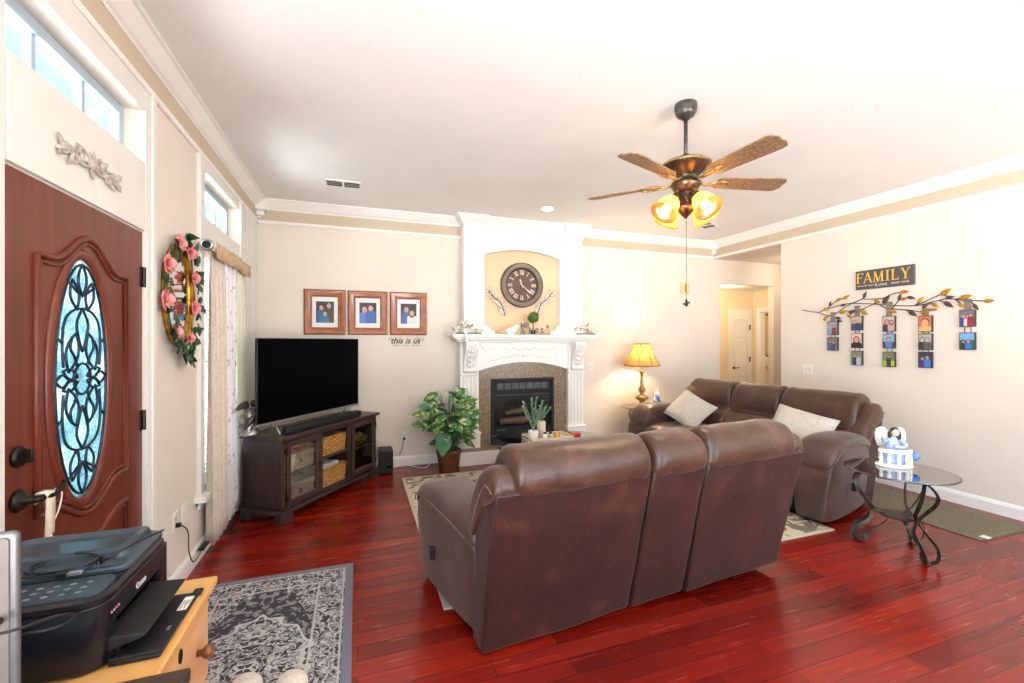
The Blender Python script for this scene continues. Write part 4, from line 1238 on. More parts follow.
lettering('lettering', 'this is us', 0.098, 'decal', o, (-0.01, -0.002, 0.0), shear=0.3, extrude=0.001, thicken=0.0015)
lettering('lettering', 'our life  -  our story  -  our home', 0.024, 'decal', o, (0.0, -0.002, -0.052), extrude=0.001)
bm = bm_new()
tube(bm, spline([(-0.155, -0.002, 0.01), (-0.18, -0.002, 0.035), (-0.2, -0.002, 0.025), (-0.19, -0.002, 0.008), (-0.175, -0.002, 0.015)], 5), 0.0022, 5)
tube(bm, spline([(0.10, -0.002, 0.02), (0.13, -0.002, 0.045), (0.14, -0.002, 0.02), (0.175, -0.002, 0.035), (0.205, -0.002, 0.02), (0.195, -0.002, 0.005), (0.17, -0.002, 0.01)], 5), 0.0022, 5)
obj('flourish', bm, 'decal', o)

# ------------------------------------------------------------------ outlets, switches, vents
def plate(lab, cat, name, loc, rz, holes, w=0.075, h=0.118, group=None):
    o = thing(name, lab, cat, loc, rz, group)
    box('plate', 'plastic', o, -w / 2, -0.006, -h / 2, w / 2, 0, h / 2, 0.002)
    if holes == 'outlet':
        bm = bm_new()
        for z in (0.024, -0.024):
            for x in (-0.007, 0.007): bx(bm, x - 0.0015, -0.0075, z - 0.005, x + 0.0015, -0.006, z + 0.006)
            ball(bm, (0, -0.006, z - 0.012), 0.0028, 8, 6)
        obj('slots', bm, 'plasticg', o)
    elif holes.startswith('switch'):
        for k in range(int(holes[-1])):
            x = (k - (int(holes[-1]) - 1) / 2) * 0.046; bm = bm_new(); prism(bm, [(-0.006, -0.012), (-0.006, 0.012), (-0.013, 0.008)], lambda p, t: (t, p[0], p[1]), x - 0.006, x + 0.006); obj('toggle', bm, 'plastic', o)
            box('switch_slot', 'plasticg', o, x - 0.0075, -0.0066, -0.015, x + 0.0075, -0.0058, 0.015)
    return o


plate('white outlet on the back wall between speaker box and plant', 'outlet', 'wall_outlet', (0.52, YB, 0.345), 0, 'outlet')
plate('white double switch plate on the wall below the hanging photos', 'switch', 'light_switch', (XR, 3.828, 1.138), -PI / 2, 'switch2', 0.118)
plate('white switch plate on the wall between fireplace and table lamp', 'switch', 'light_switch', (3.02, YB, 1.13), 0, 'switch1')
plate('white outlet on the entry wall with a cable plugged in, nearer the door', 'outlet', 'wall_outlet', (XL, 3.10, 0.405), PI / 2, 'outlet')
plate('blank white wall plate on the entry wall, nearer the window', 'wall plate', 'wall_plate', (XL, 3.245, 0.405), PI / 2, 'blank')
bm = bm_new(); bx(bm, -0.008, -0.03, -0.010, 0.008, -0.006, 0.014); tube(bm, spline([(0, -0.03, 0), (0.05, -0.05, -0.06), (0.10, -0.04, -0.20), (0.13, -0.05, -0.28), (0.17, -0.06, -0.283), (0.30, -0.05, -0.285)], 5), 0.0035, 6)
bx(bm, 0.30, -0.06, -0.29, 0.42, -0.03, -0.275)
o = obj('power_cable', bm, 'black', None); o.location = (XL, 3.10, 0.385); o.rotation_euler = (0, 0, PI / 2); tag(o, 'black power cable and plug trailing from the outlet onto the baseboard', 'cable')
bm = bm_new(); tube(bm, spline([(0.26, 5.20, 0.012), (0.40, 5.26, 0.008), (0.52, 5.28, 0.02), (0.62, 5.24, 0.006), (0.74, 5.14, 0.006), (0.80, 5.17, 0.05), (0.84, 5.24, 0.18), (0.86, 5.29, 0.33)], 6), 0.004, 6)
tag(obj('floor_cable', bm, 'plastic', None, smooth=True), 'white cord running along the floor to the potted plant', 'cord')
bm = bm_new(); bx(bm, -0.012, -0.036, -0.036, 0.012, -0.0075, -0.008); tube(bm, spline([(0, -0.03, -0.03), (-0.02, -0.04, -0.08), (-0.03, -0.02, -0.16), (-0.06, -0.018, -0.21)], 5), 0.004, 6)
o = obj('plug', bm, 'black', None); o.location = (0.52, YB, 0.345); tag(o, 'black plug with a short lead in the back wall outlet', 'plug')


def vent(lab, x, y, w, d, n, rz=0):
    o = thing('ceiling_vent', lab, 'vent', (x, y, CZ), rz, 'ceiling air vents')
    bm = bm_new(); prof = [(0, 0), (0, -0.006), (0.012, -0.010), (0.022, -0.008), (0.022, 0)]
    loops = [[(-(w / 2 - i), -(d / 2 - i), z), ((w / 2 - i), -(d / 2 - i), z), ((w / 2 - i), (d / 2 - i), z), (-(w / 2 - i), (d / 2 - i), z)] for i, z in prof]
    rings(bm, loops, cap=False, close=True); bx(bm, -0.01, -d / 2 + 0.02, -0.009, 0.01, d / 2 - 0.02, -0.001); obj('frame', bm, 'trim', o)
    box('duct', 'plasticg', o, -w / 2 + 0.02, -d / 2 + 0.02, -0.002, w / 2 - 0.02, d / 2 - 0.02, -0.0005)
    bm = bm_new()
    for k in range(n):
        y_ = -d / 2 + 0.03 + (d - 0.06) * k / (n - 1); prism(bm, [(y_ - 0.006, -0.009), (y_ + 0.004, -0.002), (y_ + 0.006, -0.002), (y_ - 0.004, -0.009)], yz, -w / 2 + 0.02, w / 2 - 0.02)
    obj('louver', bm, 'trim', o)
    return o


vent('white ceiling vent above the framed portraits', -0.13, 4.53, 0.34, 0.2, 4)
vent('dark slotted ceiling vent near the corner beyond the fan', 4.29, 4.56, 0.34, 0.2, 4, 0.5)
o = thing('recessed_light', 'round recessed ceiling light in front of the clock', 'ceiling light', (2.05, 4.60, CZ))
bm = bm_new(); rings(bm, [[(r * math.cos(2 * PI * i / 28), r * math.sin(2 * PI * i / 28), z) for i in range(28)] for r, z in ((0.095, 0), (0.093, -0.006), (0.07, -0.008), (0.066, -0.002), (0.066, 0))], cap=False, close=True); obj('trim_ring', bm, 'trim', o, smooth=True)
M['bulbw'] = glow('warm_white_bulb', (1.0, 0.90, 0.74), 14.0)
bm = bm_new(); lathe(bm, [(0.001, -0.004), (0.066, -0.004), (0.066, -0.001), (0.001, -0.001)], (0, 0, 0), 24); obj('lens', bm, 'bulbw', o)
point('recessed_lamp', (2.05, 4.60, CZ - 0.03), 14, (1.0, 0.86, 0.66), 0.06, 'SPOT', (0, 0, 0), 2.4)
o = thing('door_chime', 'cream chime box high on the back wall beyond the fan chain', 'door chime', (4.59, YB, 2.265))
box('back_plate', 'plastic', o, -0.085, -0.012, -0.10, 0.085, 0, 0.10, 0.003); box('cover', mat('cream_chime_cover', (232, 208, 158), (226, 200, 148), 0.5), o, -0.075, -0.045, -0.092, 0.075, -0.012, 0.092, 0.012); box('grille', 'gold', o, -0.012, -0.048, -0.06, 0.012, -0.044, 0.06, 0.002)

# ================================================================== SOFAS
def puff(bm, sec, x0, x1, R, nx=14, smin=0.55, bul=0.0):
    P = [Vector((0, p[0], p[1])) for p in spline([(a, b, 0) for a, b in sec], 4, True)]
    P = [(p.y, p.z) for p in P]
    cy = sum(p[0] for p in P) / len(P); cz = sum(p[1] for p in P) / len(P); loops = []
    xs = [x0 + R * (1 - math.cos(PI / 2 * k / 5)) for k in range(5)] + [x0 + R + (x1 - x0 - 2 * R) * k / nx for k in range(nx + 1)] + [x1 - R * (1 - math.cos(PI / 2 * k / 5)) for k in range(4, -1, -1)]
    for x in xs:
        d = min(x - x0, x1 - x) / R; t = max(0.0, 1 - d)
        s = smin + (1 - smin) * math.sqrt(max(0, 1 - t * t))
        s *= 1 + bul * math.sin(PI * (x - x0) / (x1 - x0))
        loops.append([(x, cy + (a - cy) * s, cz + (b - cz) * s) for a, b in P])
    rings(bm, loops)


def rounded(xo, xi, zb, zt, r, n=4):
    """rounded rectangle in x-z as a loop of points"""
    L = []
    for cx, cz, a0 in ((xi - r, zt - r, 0), (xo + r, zt - r, 90), (xo + r, zb + r * 0.4, 180), (xi - r, zb + r * 0.4, 270)):
        for k in range(n + 1):
            a = math.radians(a0 + 90 * k / n); rr = r if a0 < 180 else r * 0.4
            L.append((cx + rr * math.cos(a), cz + rr * math.sin(a)))
    return L


BACK = [(-0.208, 0.80), (-0.232, 0.86), (-0.218, 0.93), (-0.16, 0.982), (-0.08, 0.995), (-0.005, 0.965), (0.055, 0.89), (0.085, 0.78), (0.095, 0.685), (0.16, 0.63), (0.215, 0.54), (0.235, 0.45), (0.19, 0.40), (0.09, 0.42), (0.0, 0.55), (-0.1, 0.70)]
WING = [(-0.19, 0.79), (-0.21, 0.85), (-0.175, 0.905), (-0.10, 0.918), (-0.02, 0.87), (0.06, 0.765), (0.15, 0.60), (0.20, 0.48), (0.175, 0.44), (0.12, 0.46), (0.03, 0.58), (-0.09, 0.73)]


def make_sofa(label, loc, rz, L, seams, ah, group=None):
    s = thing('reclining_sofa', label, 'sofa', loc, rz, group)
    w = 0.10
    xs = [w - 0.015] + seams + [L - w + 0.015]
    px = [0.0] + seams + [L]
    for i in range(3):
        g = 0.006
        bm = bm_new()                                # rear panel: leaning, slightly slack near the bottom
        a, b = px[i] + g, px[i + 1] - g
        nx, nz = 10, 10
        lean = 0.02 if (i == 2 and group is None) else 0.0
        def back(u, v, off):
            x = a + (b - a) * u; zb = 0.012 + 0.028 * x; z = zb + (0.815 - zb) * v
            y = -0.02 - 0.185 * v - lean * (1 - v) + off - 0.010 * math.sin(PI * u) * math.sin(PI * v)
            return Vector((x, y, z))
        loops = []
        for k in range(nz + 1):
            v = k / nz
            f = [back(u / nx, v, 0) for u in range(nx + 1)]; bk = [back(u / nx, v, 0.14) for u in range(nx, -1, -1)]
            loops.append(f + bk)
        rings(bm, loops)
        for vv in bm.verts:
            vv.co.y += 0.012 * noise.noise(vv.co * 3.1 + Vector((i, 7, 2))) * (1.4 - vv.co.z)
        pn = obj('rear_panel', bm, 'leatherb', s, bevel=0.012)
        bm = bm_new(); tube(bm, [back(0.04 + 0.92 * u / 12, 1.0, 0.0) for u in range(13)], 0.004, 6); obj('piping', bm, 'leatherb', pn, smooth=True)
        bm = bm_new(); puff(bm, BACK, xs[i] + 0.004, xs[i + 1] - 0.004, 0.055, 14, 0.74)
        for vv in bm.verts:
            fold = 0.010 * math.sin(vv.co.x * 46 + 6 * noise.noise(vv.co * 5)) * max(0, 1 - min(abs(vv.co.x - xs[i]), abs(vv.co.x - xs[i + 1])) / 0.16)
            vv.co += Vector(noise.noise_vector(vv.co * 6 + Vector((i * 3, 0, 0)))) * 0.010 + Vector((0, 0, fold * 0.5))
        cu = obj('back_cushion', bm, 'leather', s, smooth=True)
        bm = bm_new(); tube(bm, [(xs[i] + 0.06 + (xs[i + 1] - xs[i] - 0.12) * k / 10, 0.108, 0.683) for k in range(11)], 0.004, 6); obj('seam', bm, 'leatherd', cu)
        # seat and footrest
        SEAT = [(0.10, 0.32), (0.10, 0.45), (0.22, 0.49), (0.50, 0.495), (0.74, 0.49), (0.86, 0.46), (0.90, 0.39), (0.87, 0.33), (0.5, 0.30)]
        bm = bm_new(); puff(bm, SEAT, xs[i] + 0.10 * (i == 0) + 0.004, xs[i + 1] - 0.10 * (i == 2) - 0.004, 0.05, 10, 0.8); obj('seat_cushion', bm, 'leather', s, smooth=True, wobble=0.006, wscale=6)
        FOOT = [(0.76, 0.10), (0.75, 0.30), (0.80, 0.36), (0.88, 0.37), (0.915, 0.30), (0.915, 0.16), (0.89, 0.09), (0.82, 0.08)]
        bm = bm_new(); puff(bm, FOOT, xs[i] + 0.10 * (i == 0) + 0.006, xs[i + 1] - 0.10 * (i == 2) - 0.006, 0.05, 8, 0.8); obj('footrest', bm, 'leather', s, smooth=True, wobble=0.005)
    box('underframe', 'leatherd', s, 0.06, 0.06, 0.05, L - 0.06, 0.78, 0.36)
    for sd in (0, 1):
        fx = (lambda x: x) if sd == 0 else (lambda x: L - x)
        # outer side panel of the leaning back
        bm = bm_new(); prism(bm, [(-0.02, 0.05), (-0.20, 0.81), (-0.08, 0.81), (0.10, 0.47), (0.16, 0.30), (0.16, 0.06)], yz, fx(0.002), fx(0.09)); obj('back_side', bm, 'leatherb', s, bevel=0.01)
        bm = bm_new(); puff(bm, WING, min(fx(-0.012), fx(0.125)), max(fx(-0.012), fx(0.125)), 0.045, 6, 0.72)
        for vv in bm.verts: vv.co += Vector(noise.noise_vector(vv.co * 9)) * 0.008
        wg = obj('wing', bm, 'leather', s, smooth=True)
        bm = bm_new(); tube(bm, spline([(fx(-0.010), -0.195, 0.82), (fx(-0.016), -0.12, 0.835), (fx(-0.016), -0.02, 0.73), (fx(-0.016), 0.09, 0.56), (fx(-0.014), 0.16, 0.455)], 5), 0.0024, 6); obj('stitching', bm, 'stitch', wg)
        # arm: lower body, then a padded top
        sec = [(0.03, 0.0, 0.50), (0.10, -0.02, 0.53), (0.25, -0.06, 0.565), (0.45, -0.095, 0.58), (0.62, -0.12, 0.58), (0.74, -0.13, 0.56), (0.81, -0.125, 0.50), (0.855, -0.11, 0.38), (0.87, -0.09, 0.25)]
        loops = []
        for y, xo, zt in sec:
            z = 0.05 + (zt - 0.05) * ah; P = rounded(xo, 0.16, 0.05, z, 0.05)
            P = [(x - 0.028 * math.sin(PI * min(1, max(0, (zz - 0.05) / (z - 0.05)))) * (1 if x < 0.03 else 0), zz) for x, zz in P]
            loops.append([(fx(x), y, zz) for x, zz in P])
        bm = bm_new(); rings(bm, loops)
        ar = obj('arm', bm, 'leather_sheen', s, smooth=True, sub=1)
        pad = [(0.045, 0.45), (0.06, 0.78), (0.10, 0.90), (0.25, 1.0), (0.45, 1.0), (0.62, 1.0), (0.73, 0.96), (0.80, 0.86), (0.845, 0.66)]
        loops = []
        for (y, k) in pad:
            zt = 0.50 if y < 0.05 else None
            f = None
            for (ya, xa, za), (yb, xb, zb) in zip(sec, sec[1:]):
                if ya <= y <= yb: q = (y - ya) / (yb - ya); f = (xa + (xb - xa) * q, za + (zb - za) * q)
            xo, zt = f; z = 0.05 + (zt - 0.05) * ah
            hh = 0.075 * k; c = (xo - 0.016, 0.185)
            L_ = []
            for t in range(16):
                a_ = 2 * PI * t / 16; ca_, sa_ = math.cos(a_), math.sin(a_)
                ex = math.copysign(abs(ca_) ** 0.6, ca_); ez = math.copysign(abs(sa_) ** 0.75, sa_)
                L_.append((fx((c[0] + c[1]) / 2 + (c[1] - c[0]) / 2 * ex * (0.9 + 0.1 * k)), y, z + (hh if ez > 0 else 0.035) * ez))
            loops.append(L_)
        bm = bm_new(); rings(bm, loops)
        pd = obj('arm_pad', bm, 'leather_sheen', s, smooth=True, sub=1)
        bm = bm_new(); tube(bm, [(fx(xo - 0.02), y, 0.05 + (zt - 0.05) * ah - 0.012) for y, xo, zt in sec[1:7]], 0.0028, 6); obj('stitching', bm, 'stitch', pd)
        bm = bm_new(); bx(bm, min(fx(-0.125), fx(-0.095)), 0.47, 0.255, max(fx(-0.125), fx(-0.095)), 0.50, 0.325); obj('recline_handle', bm, 'blackm', s, bevel=0.006)
        for y in (0.12, 0.80):
            bm = bm_new(); lathe(bm, [(0.022, 0.012), (0.026, 0.055)], (fx(0.08), y, 0), 12); obj('foot', bm, 'black', s)
    return s


make_sofa('brown leather reclining sofa seen from behind, in the middle of the room', (0.535, 1.985, 0), math.radians(3.7), 2.0, [0.85, 1.215], 1.0, None)
make_sofa('brown leather reclining sofa with two pale throw pillows, along the photo wall', (4.28, 2.60, 0), math.radians(96), 2.10, [0.80, 1.37], 1.10, 'x')
for o in [o for o in bpy.data.objects if o.get('group') == 'x']: del o['group']


def pillow(label, loc, rot, w=0.44, h=0.44, t=0.075):
    o = thing('throw_pillow', label, 'pillow', loc, 0, 'pale throw pillows on the sofa'); o.rotation_euler = rot
    bm = bm_new(); n = 14
    def P(u, v, s):
        a, b = 2 * u - 1, 2 * v - 1
        k = 1 - 0.07 * (1 - abs(a) ** 2) * abs(b) ** 3; k2 = 1 - 0.07 * (1 - abs(b) ** 2) * abs(a) ** 3
        th = t * ((1 - a * a) * (1 - b * b)) ** 0.42
        return Vector((a * w / 2 * k2, s * th, b * h / 2 * k)) + Vector((0, s * 0.006 * noise.noise(Vector((a * 3, b * 3, s))), 0))
    for s in (-1, 1): grid_surface(bm, lambda u, v, s=s: P(u, v, s), n, n)
    bmesh.ops.remove_doubles(bm, verts=bm.verts, dist=0.0005)
    obj('cover', bm, 'pillow', o, smooth=True)
    bm = bm_new(); E = [P(i / n, 0, 1) for i in range(n)] + [P(1, i / n, 1) for i in range(n)] + [P(1 - i / n, 1, 1) for i in range(n)] + [P(0, 1 - i / n, 1) for i in range(n)]
    tube(bm, E, 0.005, 6, True); obj('piping', bm, 'pillow', o, smooth=True)
    return o


def sofa2(x, y, z=0):
    a = math.radians(96); return (4.28 + x * math.cos(a) - y * math.sin(a), 2.60 + x * math.sin(a) + y * math.cos(a), z)


pillow('pale throw pillow on the sofa seat nearest the round glass table', sofa2(0.40, 0.36, 0.665), (math.radians(-48), math.radians(12), math.radians(-84 + 16)), 0.50, 0.42)
pillow('pale throw pillow tilted on its corner at the lamp end of the sofa', sofa2(1.70, 0.36, 0.655), (math.radians(-46), math.radians(22), math.radians(-84 + 4)), 0.47, 0.42)

# ================================================================== GLASS TABLES
def leg_pair(o, ang, r_top, r_mid, r_foot, h, name='leg'):
    ca, sa = math.cos(ang), math.sin(ang); tx, ty = -sa, ca
    def P(r, t, z): return (r * ca + t * tx, r * sa + t * ty, z)
    prof = [(r_top, 0.0, h), (r_top + 0.04, 0.045, h * 0.86), (r_top + 0.02, 0.05, h * 0.72), (r_mid + 0.07, 0.025, h * 0.55), (r_mid + 0.055, 0.0, h * 0.46), (r_mid + 0.075, -0.038, h * 0.34), (r_foot - 0.01, -0.05, h * 0.20), (r_foot, -0.038, h * 0.07), (r_foot - 0.03, -0.02, 0.012), (r_foot - 0.075, 0.0, 0.03), (r_foot - 0.07, 0.0, 0.06)]
    bm = bm_new()
    for s in (1, -1):
        ribbon(bm, spline([P(r, s * t, z) for r, t, z in prof], 5), 0.024, 0.006, (ca, sa, 0.001))
    ribbon(bm, spline([P(r_mid + 0.04, 0, h * 0.47), P(r_mid * 0.7, 0, h * 0.44), P(0.06, 0, h * 0.43)], 5), 0.02, 0.007, (tx, ty, 0))
    ribbon(bm, spline([P(r_foot - 0.03, 0, 0.02), P(r_foot - 0.08, 0, h * 0.16), P(r_mid - 0.02, 0, h * 0.33), P(0.07, 0, h * 0.42)], 5), 0.016, 0.006, (tx, ty, 0))
    return obj(name, bm, 'iron', o)


def glass_table(label, loc, R, h, angs, stretch=1.0, rz=0.0, group=None):
    o = thing('glass_table', label, 'table', loc, rz, group)
    S = Matrix.Diagonal((stretch, 1, 1, 1))
    bm = bm_new(); lathe(bm, [(0.001, h), (R - 0.012, h), (R, h + 0.005), (R - 0.004, h + 0.012), (0.001, h + 0.012)], (0, 0, 0), 64, S); top = obj('table_top', bm, 'tabglass', o)
    bm = bm_new(); tube(bm, [((R - 0.001) * stretch * math.cos(2 * PI * i / 64), (R - 0.001) * math.sin(2 * PI * i / 64), h + 0.006) for i in range(64)], 0.006, 6, True); obj('glass_edge', bm, 'tabedge', top, smooth=True)
    bm = bm_new()
    rings(bm, [[(r * stretch * math.cos(2 * PI * i / 48), r * math.sin(2 * PI * i / 48), z) for i in range(48)] for r, z in ((R * 0.72, h - 0.004), (R * 0.72, h - 0.012), (R * 0.55, h - 0.012), (R * 0.55, h - 0.004))], cap=False, close=True)
    obj('ring', bm, 'iron', o, bevel=0.002)
    bm = bm_new(); lathe(bm, [(0.001, h * 0.42), (0.105, h * 0.42), (0.11, h * 0.43), (0.105, h * 0.44), (0.001, h * 0.44)], (0, 0, 0), 24, S); obj('lower_plate', bm, 'iron', o)
    for a in angs: leg_pair(o, math.radians(a), R * 0.66 * (stretch if stretch > 1 else 1), R * 0.30, R * 0.82 * (stretch ** 0.6), h - 0.010)
    return o


glass_table('round glass table on scrolled iron legs at the end of the sofa', (3.63, 2.03, 0), 0.312, 0.548, (-112, 128, 8))
glass_table('oval glass coffee table between the two sofas', (1.84, 4.23, 0.012), 0.36, 0.435, (32, 148, 212, 328), 1.75)
TBL = 0.459
M['traym'] = mat('whitewashed_wood_tray', (222, 206, 184), (196, 176, 150), 0.6, scale=8, stretch=(1, 12, 12))
o = thing('serving_tray', 'pale wooden tray on the oval coffee table', 'tray', (1.86, 4.17, TBL))
bm = bm_new(); bx(bm, -0.24, -0.14, 0, 0.24, 0.14, 0.012)
for a in ((-0.24, -0.14, 0.24, -0.125), (-0.24, 0.125, 0.24, 0.14), (-0.24, -0.14, -0.225, 0.14), (0.225, -0.14, 0.24, 0.14)): bx(bm, a[0], a[1], 0.012, a[2], a[3], 0.045)
obj('body', bm, 'traym', o, bevel=0.003)
bm = bm_new()
for sx in (-1, 1): tube(bm, spline([(sx * 0.24, -0.05, 0.035), (sx * 0.265, -0.03, 0.045), (sx * 0.265, 0.03, 0.045), (sx * 0.24, 0.05, 0.035)], 4), 0.005, 6)
obj('handle', bm, 'iron', o, smooth=True)
M['euc'] = mat('silver_green_leaf', (150, 184, 152), (110, 148, 122), 0.65, scale=20)


def eucalyptus(o, base, stems, length, seed, spread, leafr):
    rnd = random.Random(seed); bs = bm_new(); bl = bm_new()
    for k in range(stems):
        a = -PI / 2 + spread * (k / (stems - 1) - 0.5); L = length * rnd.uniform(0.78, 1.0)
        top = Vector((base[0] - math.sin(a + PI / 2) * L * 0.8 * (-1), base[1] + rnd.uniform(-0.06, 0.06), base[2] + L * math.cos(a + PI / 2)))
        P = spline([base, (base[0] * 0.6 + top.x * 0.4, base[1] * 0.6 + top.y * 0.4, base[2] + (top.z - base[2]) * 0.5), top], 8)
        tube(bs, P, 0.003, 5)
        for i in range(5, len(P)):
            d = (P[i] - P[i - 1]).normalized(); q = rnd.uniform(0, PI)
            for s in (0, PI):
                sd = Vector((math.cos(q + s), math.sin(q + s), 0.25))
                leaf(bl, P[i], P[i] + (sd + d * 0.6).normalized() * leafr * 2, d, leafr * 0.85, 0.15, 0.1, 4)
    obj('stems', bs, 'euc', o, smooth=True); obj('leaves', bl, 'euc', o, smooth=True)


o = thing('potted_eucalyptus', 'tall eucalyptus stems in a white pot on the coffee table tray', 'plant', (1.69, 4.15, TBL + 0.0125))
bm = bm_new(); lathe(bm, [(0.044, 0), (0.05, 0.01), (0.054, 0.085), (0.05, 0.092), (0.046, 0.08), (0.001, 0.075)], (0, 0, 0), 24); obj('pot', bm, 'china', o, smooth=True)
eucalyptus(o, (0, 0, 0.08), 6, 0.38, 4, 1.15, 0.0135)
o = thing('vase_of_sprigs', 'short green sprigs in a cream cylinder vase beside the eucalyptus', 'plant', (1.815, 4.235, TBL + 0.0125))
bm = bm_new(); lathe(bm, [(0.045, 0), (0.045, 0.165), (0.040, 0.168), (0.040, 0.15), (0.001, 0.15)], (0, 0, 0), 24); obj('vase', bm, 'boxcard', o, smooth=True)
eucalyptus(o, (0, 0, 0.15), 4, 0.19, 9, 1.1, 0.013)
for i, (x, y, lab, m_) in enumerate(((1.80, 4.10, 'small white jar on the tray, next to the eucalyptus pot', 'china'), (1.86, 4.10, 'small silver jar on the tray, between white jar and red box', 'silver'))):
    o = thing('small_jar', lab, 'jar', (x, y, TBL + 0.0125), 0, 'little jars on the tray')
    bm = bm_new(); lathe(bm, [(0.02, 0), (0.023, 0.01), (0.023, 0.05), (0.016, 0.06), (0.001, 0.06)], (0, 0, 0), 16); obj('jar', bm, m_, o, smooth=True)
    bm = bm_new(); lathe(bm, [(0.017, 0.06), (0.018, 0.075), (0.001, 0.076)], (0, 0, 0), 16); obj('lid', bm, 'iron', o, smooth=True)
o = thing('candle_holder', 'small amber glass candle jar on the tray', 'candle', (1.95, 4.14, TBL + 0.0125))
M['amber'] = mat('amber_glass', (232, 176, 96), (206, 140, 66), 0.15, scale=10)
bm = bm_new(); lathe(bm, [(0.03, 0), (0.034, 0.01), (0.034, 0.055), (0.03, 0.056), (0.028, 0.04), (0.001, 0.04)], (0, 0, 0), 18); obj('jar', bm, 'amber', o, smooth=True)
bm = bm_new(); lathe(bm, [(0.004, 0.04), (0.007, 0.05), (0.001, 0.066)], (0, 0, 0), 10); obj('wick', bm, 'ivory', o, smooth=True)
o = box('red_box', 'redfold', None, -0.06, -0.035, 0, 0.06, 0.035, 0.03, 0.003); o.location = (2.20, 4.22, TBL); o.rotation_euler = (0, 0, 0.4); tag(o, 'small red box on the coffee table beside the tray', 'box')

# lamp table
lt = glass_table('small glass end table under the brass lamp', (3.60, 4.98, 0), 0.27, 0.59, (-150, -30, 90))
M['brass'] = mat('antique_brass', (196, 168, 104), (120, 96, 58), 0.35, 0.6, scale=24)
M['shade'] = thin_cloth('amber_lamp_shade', (196, 158, 96), (172, 130, 70), 20, 0.20, 0.0, (1, 1, 0.2), 0.3, 0.7)
lp = thing('table_lamp', 'antique brass table lamp with amber bell shade', 'lamp', (3.615, 5.0, 0.603))
bm = bm_new(); lathe(bm, [(0.075, 0), (0.078, 0.012), (0.06, 0.022), (0.035, 0.035), (0.028, 0.055), (0.05, 0.075), (0.085, 0.10), (0.092, 0.125), (0.07, 0.14), (0.035, 0.15), (0.028, 0.175), (0.048, 0.21), (0.05, 0.235), (0.03, 0.255), (0.024, 0.30), (0.018, 0.40), (0.022, 0.44), (0.036, 0.455), (0.030, 0.475), (0.014, 0.49), (0.012, 0.56), (0.018, 0.58), (0.018, 0.62), (0.001, 0.62)], (0, 0, 0), 24); obj('base', bm, 'brass', lp, smooth=True)
bm = bm_new(); loops = []
nn = 48; n8 = 8
def shade_r(t): return 0.105 + (0.235 - 0.105) * (1 - t) ** 1.35
for j in range(9):
    t = j / 8; L_ = []
    for i in range(nn):
        a = 2 * PI * i / nn; sc = 1 - 0.035 * (1 - abs(math.cos(a * n8 / 2)))
        z = 0.545 + 0.29 * t - (0.012 * (1 - abs(math.cos(a * n8 / 2))) if j == 0 else 0)
        L_.append((shade_r(t) * sc * math.cos(a), shade_r(t) * sc * math.sin(a), z))
    loops.append(L_)
rings(bm, loops, cap=False); sh = obj('lamp_shade', bm, 'shade', lp, smooth=True)
bm = bm_new()
for k in range(n8):
    a = 2 * PI * k / n8; tube(bm, [((shade_r(t / 8) + 0.002) * math.cos(a), (shade_r(t / 8) + 0.002) * math.sin(a), 0.545 + 0.29 * t / 8) for t in range(9)], 0.0035, 5)
for z, r in ((0.545, 0.232), (0.835, 0.105)): tube(bm, [(r * math.cos(2 * PI * i / 32), r * math.sin(2 * PI * i / 32), z) for i in range(32)], 0.005, 6, True)
obj('shade_rib', bm, 'bronze', sh, smooth=True)
M['bulb'] = glow('warm_bulb', (1.0, 0.80, 0.48), 30.0)
bm = bm_new(); ball(bm, (0, 0, 0.68), (0.03, 0.03, 0.042), 14, 10); obj('bulb', bm, 'bulb', lp, smooth=True)
point('table_lamp_light', (3.615, 5.0, 0.603 + 0.70), 34, (1.0, 0.74, 0.42), 0.05)
M['blueg'] = mat('blue_glaze', (92, 140, 208), (66, 108, 184), 0.3, scale=14)
bf = thing('rabbit_figurine', 'small white rabbit figurine in a blue dress on the lamp table', 'figurine', (3.80, 4.93, 0.603))
bm = bm_new(); lathe(bm, [(0.058, 0), (0.056, 0.02), (0.045, 0.08), (0.03, 0.125), (0.02, 0.14), (0.001, 0.14)], (0, 0, 0), 18); obj('dress', bm, 'blueg', bf, smooth=True)
bm = bm_new(); ball(bm, (0, -0.005, 0.165), (0.032, 0.03, 0.034), 14, 10); ball(bm, (0.0, -0.035, 0.156), 0.013, 8, 6)
for s in (-1, 1): ball(bm, (s * 0.018, 0, 0.215), (0.010, 0.007, 0.035), 10, 8, Matrix.Rotation(s * 0.35 - 0.25, 4, 'Y')); tube(bm, [(s * 0.03, 0, 0.12), (s * 0.055, -0.025, 0.085), (s * 0.03, -0.045, 0.075)], 0.010, 8)
obj('rabbit', bm, 'china', bf, smooth=True)
bm = bm_new(); ball(bm, (-0.085, -0.01, 0.028), (0.034, 0.026, 0.028), 12, 8); ball(bm, (-0.10, -0.02, 0.058), 0.02, 10, 8); bfw = obj('lamb', bm, 'china', bf, smooth=True)

